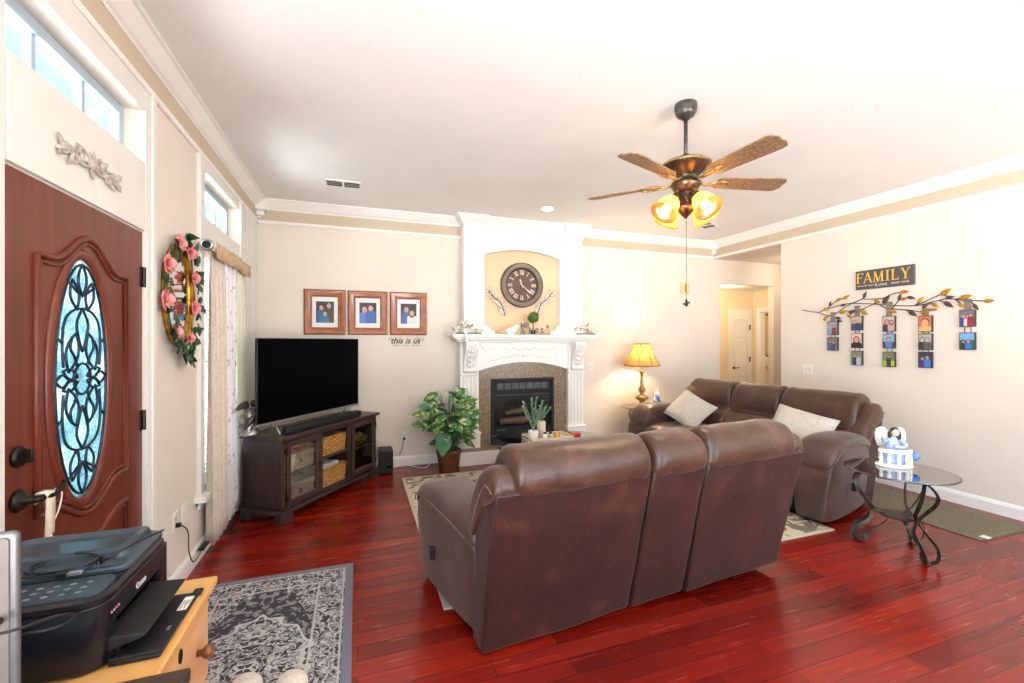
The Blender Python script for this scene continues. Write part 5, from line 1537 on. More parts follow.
# couple figurine on the round table
M['palebl'] = mat('pale_blue_glaze', (190, 206, 236), (150, 176, 222), 0.25, scale=16)
M['fskin'] = mat('porcelain_skin', (240, 212, 194), (232, 200, 180), 0.35, scale=20)
M['fhair'] = mat('brown_glaze_hair', (72, 52, 46), (48, 34, 30), 0.4, scale=30)
af = thing('angel_figurine', 'blue and white porcelain angel figurine on a balustrade, on the round glass table', 'figurine', (3.70, 2.10, 0.5605), math.radians(-35))
bm = bm_new(); lathe(bm, [(0.001, 0), (0.10, 0), (0.105, 0.01), (0.095, 0.022), (0.001, 0.022)], (0, 0, 0), 32, Matrix.Diagonal((1.1, 0.75, 1, 1)))
col_prof = [(0.014, 0.0), (0.014, 0.008), (0.009, 0.014), (0.013, 0.035), (0.008, 0.07), (0.011, 0.085), (0.014, 0.09)]
for a in (-160, -125, -90, -55, -20): lathe(bm, col_prof, (0.095 * math.cos(math.radians(a)), 0.062 * math.sin(math.radians(a)), 0.022), 10)
ribbon(bm, [(0.098 * math.cos(math.radians(a)), 0.065 * math.sin(math.radians(a)), 0.118) for a in range(-172, -7, 11)], 0.026, 0.016, (0, 0, 1))
obj('balustrade', bm, 'china', af, smooth=False)
bm = bm_new(); lathe(bm, [(0.075, 0.02), (0.07, 0.06), (0.055, 0.10), (0.046, 0.14), (0.04, 0.17), (0.026, 0.20), (0.014, 0.215), (0.012, 0.225)], (0, 0.01, 0), 20, Matrix.Diagonal((1, 0.7, 1, 1)))
for k in range(9): tube(bm, [(0.068 * math.cos(-0.35 * k), 0.01 + 0.05 * math.sin(-0.35 * k), 0.022), (0.045 * math.cos(-0.35 * k), 0.01 + 0.034 * math.sin(-0.35 * k), 0.14)], 0.007, 6)
tube(bm, spline([(0.035, 0, 0.195), (0.06, -0.02, 0.165), (0.03, -0.05, 0.15), (-0.01, -0.055, 0.155)], 4), 0.012, 8)
tube(bm, spline([(-0.035, 0, 0.195), (-0.07, -0.02, 0.18), (-0.085, -0.04, 0.21)], 4), 0.011, 8)
obj('gown', bm, 'palebl', af, smooth=True)
bm = bm_new(); ball(bm, (0.005, -0.004, 0.247), (0.023, 0.025, 0.028), 14, 10); ball(bm, (0.005, -0.03, 0.244), (0.004, 0.005, 0.005), 8, 6); ball(bm, (-0.088, -0.044, 0.222), 0.010, 8, 6); ball(bm, (-0.016, -0.058, 0.156), 0.010, 8, 6); obj('head', bm, 'fskin', af, smooth=True)
bm = bm_new(); ball(bm, (0.006, 0.006, 0.258), (0.027, 0.027, 0.027), 14, 10); ball(bm, (0.03, 0.012, 0.222), (0.02, 0.018, 0.04), 10, 8); ball(bm, (-0.016, 0.016, 0.225), (0.016, 0.014, 0.03), 10, 8); obj('hair', bm, 'fhair', af, smooth=True)
bm = bm_new()
for s in (-1, 1):
    out = [(s * x, z) for x, z in ((0.010, 0.195), (0.020, 0.245), (0.040, 0.272), (0.064, 0.276), (0.086, 0.258), (0.094, 0.222), (0.092, 0.180), (0.078, 0.135), (0.060, 0.150), (0.040, 0.158), (0.022, 0.160))]
    prism(bm, out, lambda p, t: (p[0], t + 0.25 * abs(p[0]), p[1]), 0.026, 0.036)
    for k in range(4): tube(bm, [(s * (0.02 + 0.014 * k), 0.022 + 0.25 * (0.02 + 0.014 * k), 0.165 - 0.006 * k), (s * (0.032 + 0.016 * k), 0.022 + 0.25 * (0.032 + 0.016 * k), 0.255 - 0.005 * k)], 0.005, 6)
obj('wings', bm, 'china', af, smooth=True, solid=0.004)
bm = bm_new(); lathe(bm, [(0.012, 0), (0.026, 0.012), (0.030, 0.035), (0.022, 0.05), (0.001, 0.052)], (0.112, 0.0, 0.055), 14, Matrix.Rotation(0.5, 4, 'Y')); obj('urn', bm, 'blueg', af, smooth=True)

# ================================================================== RUGS
def rug(name, label, m, x0, y0, x1, y1, h, rz=0):
    bm = bm_new(); bx(bm, x0, y0, 0.001, x1, y1, h); o = obj(name, bm, m, None, bevel=0.003)
    return tag(o, label, 'rug')


M['rugg'] = lattice_rug('grey_ornate_rug', (72, 70, 76), (196, 194, 196), (122, 126, 138), -0.93, -0.026, 1.40, 3.09, 0.19, 'ornate')
rug('entry_rug', 'grey rug with pale ornate scroll pattern in front of the entry door', M['rugg'], -0.93, 1.40, -0.026, 3.09, 0.009)
M['rugb'] = lattice_rug('beige_leaf_rug', (206, 194, 174), (128, 118, 106), (200, 188, 168), 0.445, 3.50, 2.385, 4.82, 0.3, 'leaf')
rug('area_rug', 'large beige area rug with brown leaf pattern under both sofas', M['rugb'], 0.445, 2.385, 3.50, 4.82, 0.011)
M['rugr'] = mat('woven_olive_runner', (136, 126, 104), (92, 86, 72), 0.95, scale=26, stretch=(1, 7, 1), bumps=(120, 0.5, 0.005), lo=0.3, hi=0.7)
r_ = rug('runner_rug', 'olive brown woven runner rug along the photo wall', M['rugr'], 4.33, 1.91, 4.99, 3.7, 0.008)
bm = bm_new()
for k in range(44): x = 4.335 + 0.65 * k / 43; tube(bm, [(x, 1.91, 0.004), (x + 0.004, 1.885, 0.003)], 0.0025, 4)
obj('fringe', bm, 'rugr', r_)
box('care_tag', 'plastic', r_, 4.40, 1.895, 0.0085, 4.46, 1.945, 0.0105)

# ================================================================== PLANT
def variegated():
    m, nt, b = base_mat('variegated_leaf'); v = coords(nt)
    f = noise_tex(nt, v, 16.0, 4.0, 0.6, 0.6)
    nt.links.new(ramp(nt, f, [(0.40, lin((52, 96, 50))), (0.54, lin((86, 134, 74))), (0.60, lin((190, 204, 130))), (0.72, lin((222, 226, 176)))]), b.inputs['Base Color'])
    setin(b, Roughness=0.4); bump(nt, b, f, 0.2, 0.004)
    return m


M['varleaf'] = variegated(); M['bigleaf'] = mat('deep_green_leaf', (44, 100, 74), (78, 134, 98), 0.38, scale=14)
pl = thing('potted_plant', 'leafy variegated plant in a wicker pot beside the fireplace hearth', 'plant', (0.985, 4.985, 0))
M['potw'] = wicker(); M['potw'].name = 'brown_woven_pot'
for n_ in M['potw'].node_tree.nodes:
    if n_.bl_idname == 'ShaderNodeTexBrick': setin(n_, Color1=lin((150, 96, 58)), Color2=lin((112, 66, 38)), Mortar=lin((66, 38, 22)))
bm = bm_new(); lathe(bm, [(0.10, 0), (0.105, 0.01), (0.135, 0.20), (0.142, 0.205), (0.142, 0.235), (0.132, 0.238), (0.12, 0.19), (0.001, 0.19)], (0, 0, 0), 32); obj('pot', bm, 'potw', pl, smooth=True)
bm = bm_new(); lathe(bm, [(0.121, 0.188), (0.12, 0.2), (0.001, 0.205)], (0, 0, 0), 24); obj('soil', bm, mat('potting_soil', (60, 44, 34), (36, 28, 24), 0.95, scale=60), pl)
rnd = random.Random(12); bs, bl, bg = bm_new(), bm_new(), bm_new()
for k in range(92):
    a = rnd.uniform(0, 2 * PI); hgt = rnd.uniform(0.32, 0.90); r = (0.30 - 0.16 * abs((hgt - 0.55) / 0.4)) * rnd.uniform(0.45, 1.0)
    if a < PI and math.sin(a) > 0.3: r *= 0.7
    e = Vector((r * math.cos(a), min(0.12, r * math.sin(a) * 0.75), hgt))
    tube(bs, spline([(0.03 * math.cos(a), 0.03 * math.sin(a), 0.2), (e.x * 0.5, e.y * 0.5, 0.2 + (hgt - 0.2) * 0.65), e], 5), 0.004, 5)
    L_ = rnd.uniform(0.13, 0.20); d = Vector((math.cos(a + rnd.uniform(-0.5, 0.5)), min(0.4, math.sin(a + rnd.uniform(-0.5, 0.5)) * 0.8), rnd.uniform(-0.55, 0.35))).normalized()
    nrm = Vector((d.x * 0.5, d.y * 0.5 - 0.55, 0.8))
    leaf(bl, e, e + d * L_, nrm, L_ * rnd.uniform(0.27, 0.36), 0.18, 0.22, 7)
for (ex, ey, ez, dx, dz, L_) in ((-0.08, -0.16, 0.47, -0.12, -0.95, 0.27), (0.10, -0.14, 0.66, 0.4, -0.5, 0.17), (-0.24, -0.08, 0.74, -0.9, 0.15, 0.13)):
    e = Vector((ex, ey, ez)); tube(bs, spline([(0, 0, 0.2), (ex * 0.6, ey * 0.5, ez * 0.8), e], 5), 0.005, 5)
    d = Vector((dx, -0.25, dz)).normalized(); leaf(bg, e, e + d * L_, (0, -1, 0.25), L_ * 0.33, 0.15, 0.08, 8)
obj('stems', bs, 'bigleaf', pl, smooth=True); obj('foliage', bl, 'varleaf', pl, smooth=True); obj('large_leaves', bg, 'bigleaf', pl, smooth=True)

# ================================================================== CEILING FAN
M['fanbr'] = mat('oil_rubbed_bronze', (110, 84, 64), (62, 50, 44), 0.32, 0.75, scale=18)
M['fangr'] = mat('pewter_canopy', (104, 98, 94), (72, 68, 66), 0.35, 0.7, scale=18)


def blade_mat():
    m, nt, b = base_mat('burl_blade'); v = coords(nt)
    f = noise_tex(nt, v, 60.0, 5.0, 0.7)
    nt.links.new(ramp(nt, f, [(0.35, lin((96, 72, 52))), (0.65, lin((158, 128, 96)))]), b.inputs['Base Color']); setin(b, Roughness=0.5)
    return m


M['blade'] = blade_mat()
fan = thing('ceiling_fan', 'bronze five-blade ceiling fan with four amber glass lights', 'ceiling fan', (1.985, 2.285, CZ))
bm = bm_new(); lathe(bm, [(0.001, 0), (0.068, 0), (0.07, -0.03), (0.064, -0.045), (0.066, -0.052), (0.05, -0.078), (0.024, -0.092), (0.02, -0.10), (0.001, -0.10)], (0, 0, 0), 32); obj('canopy', bm, 'fangr', fan, smooth=True)
bm = bm_new(); tube(bm, [(0, 0, -0.10), (0, 0, -0.42)], 0.0125, 12); obj('downrod', bm, 'fangr', fan, smooth=True)
bm = bm_new(); lathe(bm, [(0.012, -0.36), (0.03, -0.375), (0.04, -0.395), (0.10, -0.405), (0.145, -0.425), (0.152, -0.437), (0.145, -0.45), (0.12, -0.475), (0.09, -0.50), (0.075, -0.515), (0.075, -0.545), (0.09, -0.55), (0.092, -0.565), (0.07, -0.60), (0.055, -0.61), (0.001, -0.61)], (0, 0, 0), 40); obj('motor_housing', bm, 'fanbr', fan, smooth=True)
bm = bm_new(); tube(bm, [(0.150 * math.cos(2 * PI * i / 40), 0.150 * math.sin(2 * PI * i / 40), -0.437) for i in range(40)], 0.006, 6, True); obj('housing_band', bm, 'brass', fan, smooth=True)
for k in range(5):
    a = math.radians(-87 + 72 * k); Rz = Matrix.Rotation(a, 4, 'Z'); pitch = Matrix.Rotation(math.radians(-12), 4, 'X')
    bm = bm_new()
    out = [(0.20, -0.045), (0.22, -0.058), (0.60, -0.074), (0.635, -0.066), (0.656, -0.03), (0.65, 0.0), (0.656, 0.03), (0.635, 0.066), (0.60, 0.074), (0.22, 0.058), (0.20, 0.045)]
    prism(bm, out, xy, -0.004, 0.004); bm.transform(Matrix.Translation((0, 0, -0.542)) @ Rz @ pitch)
    bl_ = obj('blade', bm, 'blade', fan, bevel=0.002)
    bm = bm_new(); ribbon(bm, spline([(0.07, 0, -0.53), (0.12, 0, -0.555), (0.17, 0, -0.553), (0.22, 0, -0.549)], 4), 0.03, 0.008, (0, 1, 0))
    for s in (-1, 1): ribbon(bm, spline([(0.15, s * 0.008, -0.553), (0.19, s * 0.034, -0.549), (0.25, s * 0.038, -0.549), (0.29, s * 0.006, -0.549)], 5), 0.010, 0.006, (0, 0, 1))
    for x in (0.21, 0.26): ball(bm, (x, 0, -0.551), (0.012, 0.012, 0.005), 10, 6)
    bm.transform(Rz); obj('blade_bracket', bm, 'brass', bl_, smooth=True)
bm = bm_new(); lathe(bm, [(0.05, -0.60), (0.035, -0.62), (0.045, -0.64), (0.05, -0.69), (0.065, -0.70), (0.062, -0.72), (0.04, -0.745), (0.02, -0.76), (0.008, -0.775), (0.001, -0.775)], (0, 0, 0), 28)
for k in range(8): a = k * PI / 4; tube(bm, spline([(0.045 * math.cos(a), 0.045 * math.sin(a), -0.625), (0.065 * math.cos(a), 0.065 * math.sin(a), -0.65), (0.055 * math.cos(a + 0.3), 0.055 * math.sin(a + 0.3), -0.68)], 4), 0.006, 6)
obj('light_fitter', bm, 'fanbr', fan, smooth=True)


def fan_glass():
    m = bpy.data.materials.new('amber_scavo_glass'); m.use_nodes = True; nt = m.node_tree; nt.nodes.clear()
    out = nd(nt, 'ShaderNodeOutputMaterial'); tl = nd(nt, 'ShaderNodeBsdfTranslucent'); gl = nd(nt, 'ShaderNodeBsdfGlossy'); gl.inputs['Roughness'].default_value = 0.2
    c = ramp(nt, noise_tex(nt, coords(nt), 14.0, 3.0), [(0.3, lin((250, 222, 160))), (0.7, lin((236, 196, 118)))]); nt.links.new(c, tl.inputs[0])
    mx = nd(nt, 'ShaderNodeMixShader'); mx.inputs[0].default_value = 0.08; nt.links.new(tl.outputs[0], mx.inputs[1]); nt.links.new(gl.outputs[0], mx.inputs[2]); nt.links.new(mx.outputs[0], out.inputs[0])
    return m


M['fanglass'] = fan_glass(); M['bulbf'] = glow('fan_bulb', (1.0, 0.88, 0.62), 22.0)
for k in range(4):
    a = math.radians(-176 + 90 * k); tilt = math.radians(140)
    # local axis of the bell: outward and down
    ax = Vector((math.cos(a) * math.sin(tilt), math.sin(a) * math.sin(tilt), math.cos(tilt)))
    q = Vector((0, 0, 1)).rotation_difference(ax).to_matrix().to_4x4(); base = Vector((0.085 * math.cos(a), 0.085 * math.sin(a), -0.645))
    bm = bm_new(); tube(bm, spline([(0.05 * math.cos(a), 0.05 * math.sin(a), -0.67), (0.075 * math.cos(a), 0.075 * math.sin(a), -0.64), tuple(base)], 4), 0.010, 8)
    lathe(bm, [(0.012, -0.01), (0.026, 0.0), (0.03, 0.025), (0.026, 0.03)], base, 16, q); sock = obj('lamp_arm', bm, 'fanbr', fan, smooth=True)
    bm = bm_new(); prof = [(0.026, 0.02), (0.044, 0.036), (0.060, 0.066), (0.066, 0.10), (0.071, 0.130), (0.088, 0.152), (0.085, 0.153), (0.067, 0.130), (0.062, 0.10), (0.056, 0.066), (0.040, 0.038), (0.022, 0.023)]
    rings(bm, [[q @ Vector((r * math.cos(2 * PI * i / 28), r * math.sin(2 * PI * i / 28), z)) + base for i in range(28)] for r, z in prof], cap=False); gs = obj('light_shade', bm, 'fanglass', fan, smooth=True)
    bm = bm_new(); ball(bm, base + ax * 0.075, 0.024, 14, 10); obj('bulb', bm, 'bulbf', gs, smooth=True)
    p = Vector((1.985, 2.285, CZ + 0.045)) + base + ax * 0.115
    point('fan_lamp', p, 9, (1.0, 0.84, 0.60), 0.03)
bm = bm_new(); tube(bm, [(0.005, 0, -0.77), (0.005, 0, -1.30)], 0.0016, 5)
for z in (-0.80, -0.95, -1.10): ball(bm, (0.005, 0, z), 0.004, 8, 6)
pc = obj('pull_chain', bm, 'iron', fan)
bm = bm_new(); lathe(bm, [(0.004, 0.02), (0.009, 0.0), (0.011, -0.02), (0.004, -0.03)], (0.005, 0, -1.31), 12); tube(bm, [(-0.02, 0, -1.325), (0.03, 0, -1.312)], 0.006, 6); obj('pull_knob', bm, 'bronze', pc, smooth=True)
for ch in fan.children:
    if ch.name.split('.')[0] not in ('canopy', 'downrod'):
        for me in [ch.data] + [g.data for g in ch.children]: me.transform(Matrix.Translation((0, 0, 0.045)))

# ================================================================== CURTAINS
M['linen'] = thin_cloth('cream_curtain_linen', (228, 214, 198), (218, 203, 186), 40, 0.16, 0.0)
M['sheerc'] = thin_cloth('cream_sheer', (232, 228, 214), (224, 219, 203), 40, 0.22, 0.0)


def floral():
    m = thin_cloth('floral_sheer', (234, 230, 232), (188, 150, 160), 20, 0.2, 0.0, (1, 1, 0.8), 0.57, 0.66)
    return m


M['floral'] = floral()
M['header'] = mat('tan_header_tape', (206, 178, 146), (190, 160, 128), 0.85, scale=30)
rod = thing('curtain_rod', 'pale curtain rod with round end cap over the side window', 'curtain rod', (XL + 0.085, 3.43, 2.105))
bm = bm_new(); tube(bm, [(0, -0.03, 0), (0, 1.16, 0)], 0.014, 12); obj('rod', bm, 'panel', rod, smooth=True)
bm = bm_new(); RXm = Matrix.Rotation(PI / 2, 4, 'X'); lathe(bm, [(0.016, 0), (0.038, 0.004), (0.042, 0.02), (0.036, 0.038), (0.026, 0.04), (0.024, 0.034), (0.001, 0.034)], (0, -0.03, 0), 22, RXm); obj('end_cap', bm, 'silver', rod, smooth=True)
bm = bm_new(); lathe(bm, [(0.024, 0), (0.024, 0.002), (0.001, 0.004)], (0, -0.065, 0), 18, RXm); obj('end_cap_centre', bm, 'blackm', rod)
for y in (0.03, 1.10):
    bm = bm_new(); bx(bm, -0.084, y - 0.012, -0.045, -0.072, y + 0.012, 0.045); tube(bm, [(-0.078, y, 0.0), (-0.03, y, -0.012), (0, y, -0.018)], 0.008, 8); obj('bracket', bm, 'panel', rod, bevel=0.003)


def curtain(label, y0, y1, m, folds, amp, x, zb, zt, seed, group, flare=0.0, header=True):
    o = thing('curtain', label, 'curtain', (x, y0, 0), 0, group)
    bm = bm_new(); rnd = random.Random(seed); ph = rnd.uniform(0, 6)
    def P(u, v):
        y = (y1 - y0) * u * (1 + flare * (1 - v)); A = amp * (0.22 + 0.78 * (1 - v) ** 0.8)
        xx = A * math.sin(folds * 2 * PI * u + ph + 0.5 * math.sin(3 * u)) + 0.006 * noise.noise(Vector((u * 5, v * 3, seed)))
        return Vector((xx, y, zb + (zt - zb) * v + 0.012 * math.sin(folds * 2 * PI * u) * (1 - v)))
    grid_surface(bm, P, folds * 12, 14); obj('cloth', bm, m, o, smooth=True, solid=0.003)
    if header:
        bm = bm_new(); grid_surface(bm, lambda u, v: P(u, 1) + Vector((0.040, 0, -0.09 + 0.105 * v)), folds * 12, 2); obj('header_tape', bm, 'header', o, smooth=True, solid=0.004)
    return o


curtain('cream linen curtain panel nearest the door, plain cloth', 3.49, 3.86, 'linen', 4, 0.034, XL + 0.066, 0.085, 2.135, 1, 'curtain panels at the side window')
curtain('white sheer curtain panel with a faded flower pattern, between two cream ones', 3.87, 4.18, 'floral', 3, 0.022, XL + 0.076, 0.09, 2.135, 2, 'curtain panels at the side window')
curtain('cream sheer curtain panel next to the television corner', 4.19, 4.52, 'sheerc', 3, 0.018, XL + 0.062, 0.09, 2.135, 3, 'curtain panels at the side window')

# ================================================================== MIRROR WITH ROSES
M['rose'] = mat('pink_silk_rose', (238, 166, 160), (224, 132, 134), 0.75, scale=30)
M['leafd'] = mat('dark_rose_leaf', (58, 96, 56), (30, 60, 34), 0.5, scale=22)
mi_ = thing('oval_mirror', 'oval gold framed mirror wreathed with pink roses, on the entry wall', 'mirror', (XL, 3.115, 1.745), PI / 2)
A_, B_ = 0.215, 0.30
def ellipse_loop(ins, y, n=56): return [((A_ - ins) * math.cos(2 * PI * i / n), y, (B_ - ins) * math.sin(2 * PI * i / n)) for i in range(n)]
bm = bm_new(); rings(bm, [ellipse_loop(i, y) for i, y in ((0, -0.002), (0, -0.02), (0.01, -0.034), (0.022, -0.03), (0.03, -0.02), (0.038, -0.024), (0.046, -0.014), (0.046, -0.002))], cap=False, close=True); obj('frame', bm, 'gold', mi_, smooth=True)
bm = bm_new(); rings(bm, [ellipse_loop(0.044, -0.008), ellipse_loop(0.044, -0.012)]); obj('mirror_glass', bm, 'mirror', mi_)
rnd = random.Random(21)
bl = bm_new(); bs = bm_new()
tube(bs, [((A_ + 0.01) * math.cos(2 * PI * i / 40), -0.03 + 0.008 * math.sin(7 * i), (B_ + 0.012) * math.sin(2 * PI * i / 40)) for i in range(40)], 0.004, 5, True)
for k in range(120):
    a = rnd.uniform(0, 2 * PI)
    base = Vector(((A_ + rnd.uniform(-0.02, 0.03)) * math.cos(a), -0.035 - rnd.uniform(0, 0.03), (B_ + rnd.uniform(-0.02, 0.03)) * math.sin(a)))
    outd = Vector((math.cos(a + rnd.uniform(-1.2, 1.2)), rnd.uniform(-0.35, 0.0), math.sin(a + rnd.uniform(-1.2, 1.2)))).normalized()
    L_ = rnd.uniform(0.055, 0.085); leaf(bl, base, base + outd * L_, (rnd.uniform(-0.3, 0.3), -1, rnd.uniform(-0.3, 0.5)), L_ * 0.3, 0.15, 0.1, 5)
for (x0, z0) in ((0.03, -0.36), (0.09, -0.38), (-0.02, -0.35), (0.02, 0.35), (-0.13, 0.27)):
    for q in range(4):
        d = Vector((rnd.uniform(-1, 1), -0.4, rnd.uniform(-1, 0.6))).normalized(); leaf(bl, (x0, -0.04, z0), Vector((x0, -0.04, z0)) + d * 0.075, (0, -1, 0.2), 0.022, 0.15, 0.1, 5)
obj('leaves', bl, 'leafd', mi_, smooth=True); obj('vine', bs, 'leafd', mi_, smooth=True)
for (u, v, R_) in ((170, 263, 0.058), (168, 299, 0.062), (177, 332, 0.058), (196, 308, 0.05), (196, 278, 0.046), (192, 253, 0.052), (181, 243, 0.058), (191, 338, 0.04)):
    p = onX(u, v, XL + 0.06); lx, lz = p.y - 3.115 + 0.015, p.z - 1.745
    bm = bm_new(); c = Vector((lx, -0.065, lz))
    ball(bm, c, (R_ * 0.42, R_ * 0.42, R_ * 0.45), 12, 8)
    for ring_, (n_, rr, tip) in enumerate(((4, 0.55, 0.2), (5, 0.8, 0.55), (6, 1.0, 0.9))):
        for q in range(n_):
            a = 2 * PI * q / n_ + ring_ * 0.7
            d = Vector((math.cos(a), -0.9 + tip, math.sin(a))).normalized()
            leaf(bm, c + Vector((0, 0.02, 0)), c + Vector((0, 0.0, 0)) + d * R_ * rr, Vector((-math.cos(a) * 0.5, -1, -math.sin(a) * 0.5)), R_ * 0.42, -0.5, 0.25, 5)
    obj('rose', bm, 'rose', mi_, smooth=True)

# carved applique over the door
ap = thing('wall_applique', 'pale carved scroll applique on the panel above the entry door', 'wall decor', (XL + 0.012, 2.205, 2.165), PI / 2)
M['apl'] = mat('aged_plaster', (206, 198, 188), (176, 166, 156), 0.6, scale=24)
bm = bm_new()
for s in (-1, 1):
    for (x, z, r, t0) in ((0.06, 0.02, 0.035, 0), (0.12, -0.005, 0.032, 1), (0.175, 0.008, 0.026, 2)):
        tube(bm, [(s * (x + r * (1 - i / 16) * math.cos(i * 0.55 + t0)), -0.006, z + r * (1 - i / 16) * math.sin(i * 0.55 + t0)) for i in range(14)], 0.006, 6)
        leaf(bm, (s * x, -0.004, z), (s * (x + 0.05), -0.012, z + 0.035), (0, -1, 0), 0.016, 0.2, 0)
        leaf(bm, (s * x, -0.004, z), (s * (x + 0.045), -0.012, z - 0.04), (0, -1, 0), 0.015, 0.2, 0)
    tube(bm, spline([(0, -0.006, 0), (s * 0.07, -0.006, -0.012), (s * 0.14, -0.006, 0.012), (s * 0.215, -0.006, -0.008)], 5), 0.007, 6)
for k in range(5): a = PI * k / 4; leaf(bm, (0, -0.004, 0.0), (0.05 * math.cos(a), -0.014, 0.055 * math.sin(a) + 0.01), (0, -1, 0), 0.016, 0.2, 0)
ball(bm, (0, -0.006, 0.005), (0.018, 0.012, 0.018), 10, 8); leaf(bm, (0, -0.004, 0), (0, -0.012, -0.05), (0, -1, 0), 0.018, 0.2, 0)
obj('scrolls', bm, 'apl', ap, smooth=True, solid=0.002)
# tassel on the door handle
tsl = thing('door_hanger', 'cream cloth tag and tassel hanging from the entry door handle', 'tassel', (FX + 0.052, 1.86, 0.955))
M['creamc'] = mat('cream_cloth', (238, 228, 212), (226, 212, 192), 0.9, scale=30)
bm = bm_new(); ribbon(bm, spline([(0.014, 0, 0.024), (0.016, 0, -0.02), (0.012, 0.004, -0.09), (0.01, 0.006, -0.12)], 4), 0.04, 0.006, (0, 1, 0)); ribbon(bm, [(0.012, 0, 0.024), (-0.012, 0, 0.026), (-0.016, 0, -0.01)], 0.035, 0.004, (0, 1, 0)); obj('tag', bm, 'creamc', tsl, smooth=True)
bm = bm_new(); lathe(bm, [(0.006, -0.12), (0.012, -0.14), (0.010, -0.15), (0.016, -0.18), (0.02, -0.30), (0.001, -0.30)], (0.01, 0.006, 0), 14)
for k in range(10): tube(bm, [(0.01 + 0.013 * math.cos(k * 0.63), 0.006 + 0.013 * math.sin(k * 0.63), -0.16), (0.01 + 0.02 * math.cos(k * 0.63), 0.006 + 0.02 * math.sin(k * 0.63), -0.30)], 0.004, 5)
obj('tassel', bm, 'creamc', tsl, smooth=True)
bm = bm_new(); tube(bm, spline([(0.0, 0.05, 0.02), (0.012, 0.065, 0.0), (0.012, 0.05, -0.05), (0.01, 0.02, -0.09)], 5), 0.0025, 5); obj('string', bm, 'creamc', tsl)

# ================================================================== DRESSER, PRINTER, DESK CORNER
DTOP = 0.70
dz = thing('dresser', 'low pine dresser standing under the printer', 'dresser', (-0.99, 1.16, 0))
bm = bm_new(); bx(bm, -0.005, 0.0, DTOP - 0.024, 0.555, 0.53, DTOP); obj('top', bm, 'pine', dz, bevel=0.005)
bm = bm_new(); bx(bm, 0.01, 0.01, 0.07, 0.515, 0.515, DTOP - 0.024); bx(bm, 0.0, 0.0, 0, 0.53, 0.525, 0.08); obj('body', bm, 'pinef', dz, bevel=0.003)
for z0, z1 in ((0.10, 0.38), (0.40, 0.665)):
    bm = bm_new(); bx(bm, 0.515, 0.025, z0, 0.535, 0.505, z1); dw = obj('drawer', bm, 'pinef', dz, bevel=0.004)
    for y in (0.16,) if False else (0.13, 0.40):
        bm = bm_new(); lathe(bm, [(0.010, 0), (0.009, 0.012), (0.019, 0.022), (0.021, 0.032), (0.014, 0.042), (0.001, 0.044)], (0.535, y, (z0 + z1) / 2), 16, Matrix.Rotation(PI / 2, 4, 'Y')); obj('knob', bm, 'knobw', dw, smooth=True)
    bm = bm_new(); lathe(bm, [(0.013, 0), (0.013, 0.003), (0.008, 0.004), (0.001, 0.002)], (0.535, 0.265, z1 - 0.05), 14, Matrix.Rotation(PI / 2, 4, 'Y') @ Matrix.Diagonal((1.5, 1, 1, 1))); obj('keyhole', bm, 'bronze', dw, smooth=True)

M['prbody'] = mat('glossy_black_plastic', (20, 21, 26), (26, 27, 34), 0.22, scale=3)
M['prtop'] = mat('printer_lid_sky_tint', (62, 74, 84), (54, 66, 76), 0.2, scale=3)  # blue-grey is the sky's reflection painted into the lid colour
pr = thing('printer', 'black multifunction printer with open paper tray on the pine dresser', 'printer', (-0.555, 1.275, DTOP))
# local: x towards the room, y away from the camera; the body spans x -0.37..0, y 0..0.36
def rrect(x0, y0, x1, y1, r, n=6, corners=(1, 1, 1, 1)):
    L_ = []
    for (cx, cy, a0, on) in ((x1 - r, y0 + r, -90, corners[0]), (x1 - r, y1 - r, 0, corners[1]), (x0 + r, y1 - r, 90, corners[2]), (x0 + r, y0 + r, 180, corners[3])):
        if on: L_ += [(cx + r * math.cos(math.radians(a0 + 90 * k / n)), cy + r * math.sin(math.radians(a0 + 90 * k / n))) for k in range(n + 1)]
        else:
            q = math.radians(a0 + 45); L_.append((cx + r * math.copysign(1, math.cos(q)), cy + r * math.copysign(1, math.sin(q))))
    return L_
bm = bm_new(); prism(bm, rrect(-0.38, 0.0, 0.0, 0.06, 0.05, 6, (1, 0, 0, 1)), xy, 0.004, 0.155); prism(bm, rrect(-0.38, 0.06, -0.07, 0.36, 0.02), xy, 0.004, 0.155)
bx(bm, -0.07, 0.06, 0.095, 0.0, 0.31, 0.155); bx(bm, -0.07, 0.31, 0.004, 0.0, 0.36, 0.155); bx(bm, -0.07, 0.06, 0.004, -0.03, 0.31, 0.014)
obj('body', bm, 'prbody', pr, bevel=0.004)
bm = bm_new(); loops = [[(x, y, z) for x, y in rrect(-0.385 + i, -0.005 + i, 0.004 - i, 0.365 - i, 0.05)] for i, z in ((0.004, 0.157), (0, 0.162), (0, 0.172), (0.01, 0.178))]; rings(bm, loops); obj('scanner_housing', bm, 'prbody', pr)
bm = bm_new()      # lid with document feeder
loops = [[(x, y, z) for x, y in rrect(-0.375 + i, 0.125 + i, -0.004 - i, 0.36 - i, 0.03)] for i, z in ((0, 0.178), (0, 0.19), (0.008, 0.196))]; rings(bm, loops)
loops = [[(x, y, z) for x, y in rrect(-0.34 + i, 0.175 + i, -0.03 - i, 0.352 - i, 0.02)] for i, z in ((0, 0.196), (0.006, 0.214), (0.022, 0.218), (0.030, 0.206))]; rings(bm, loops, cap=False); 
bx(bm, -0.32, 0.195, 0.2, -0.05, 0.335, 0.206)
obj('lid', bm, 'prtop', pr, bevel=0.002)
box('scanner_glass', 'prtop', pr, -0.30, 0.128, 0.197, -0.02, 0.165, 0.199, 0.001)
bm = bm_new(); prism(bm, rrect(-0.36, 0.01, -0.015, 0.115, 0.03), xy, 0.178, 0.182); cp = obj('control_panel', bm, 'prtop', pr)
bm = bm_new()
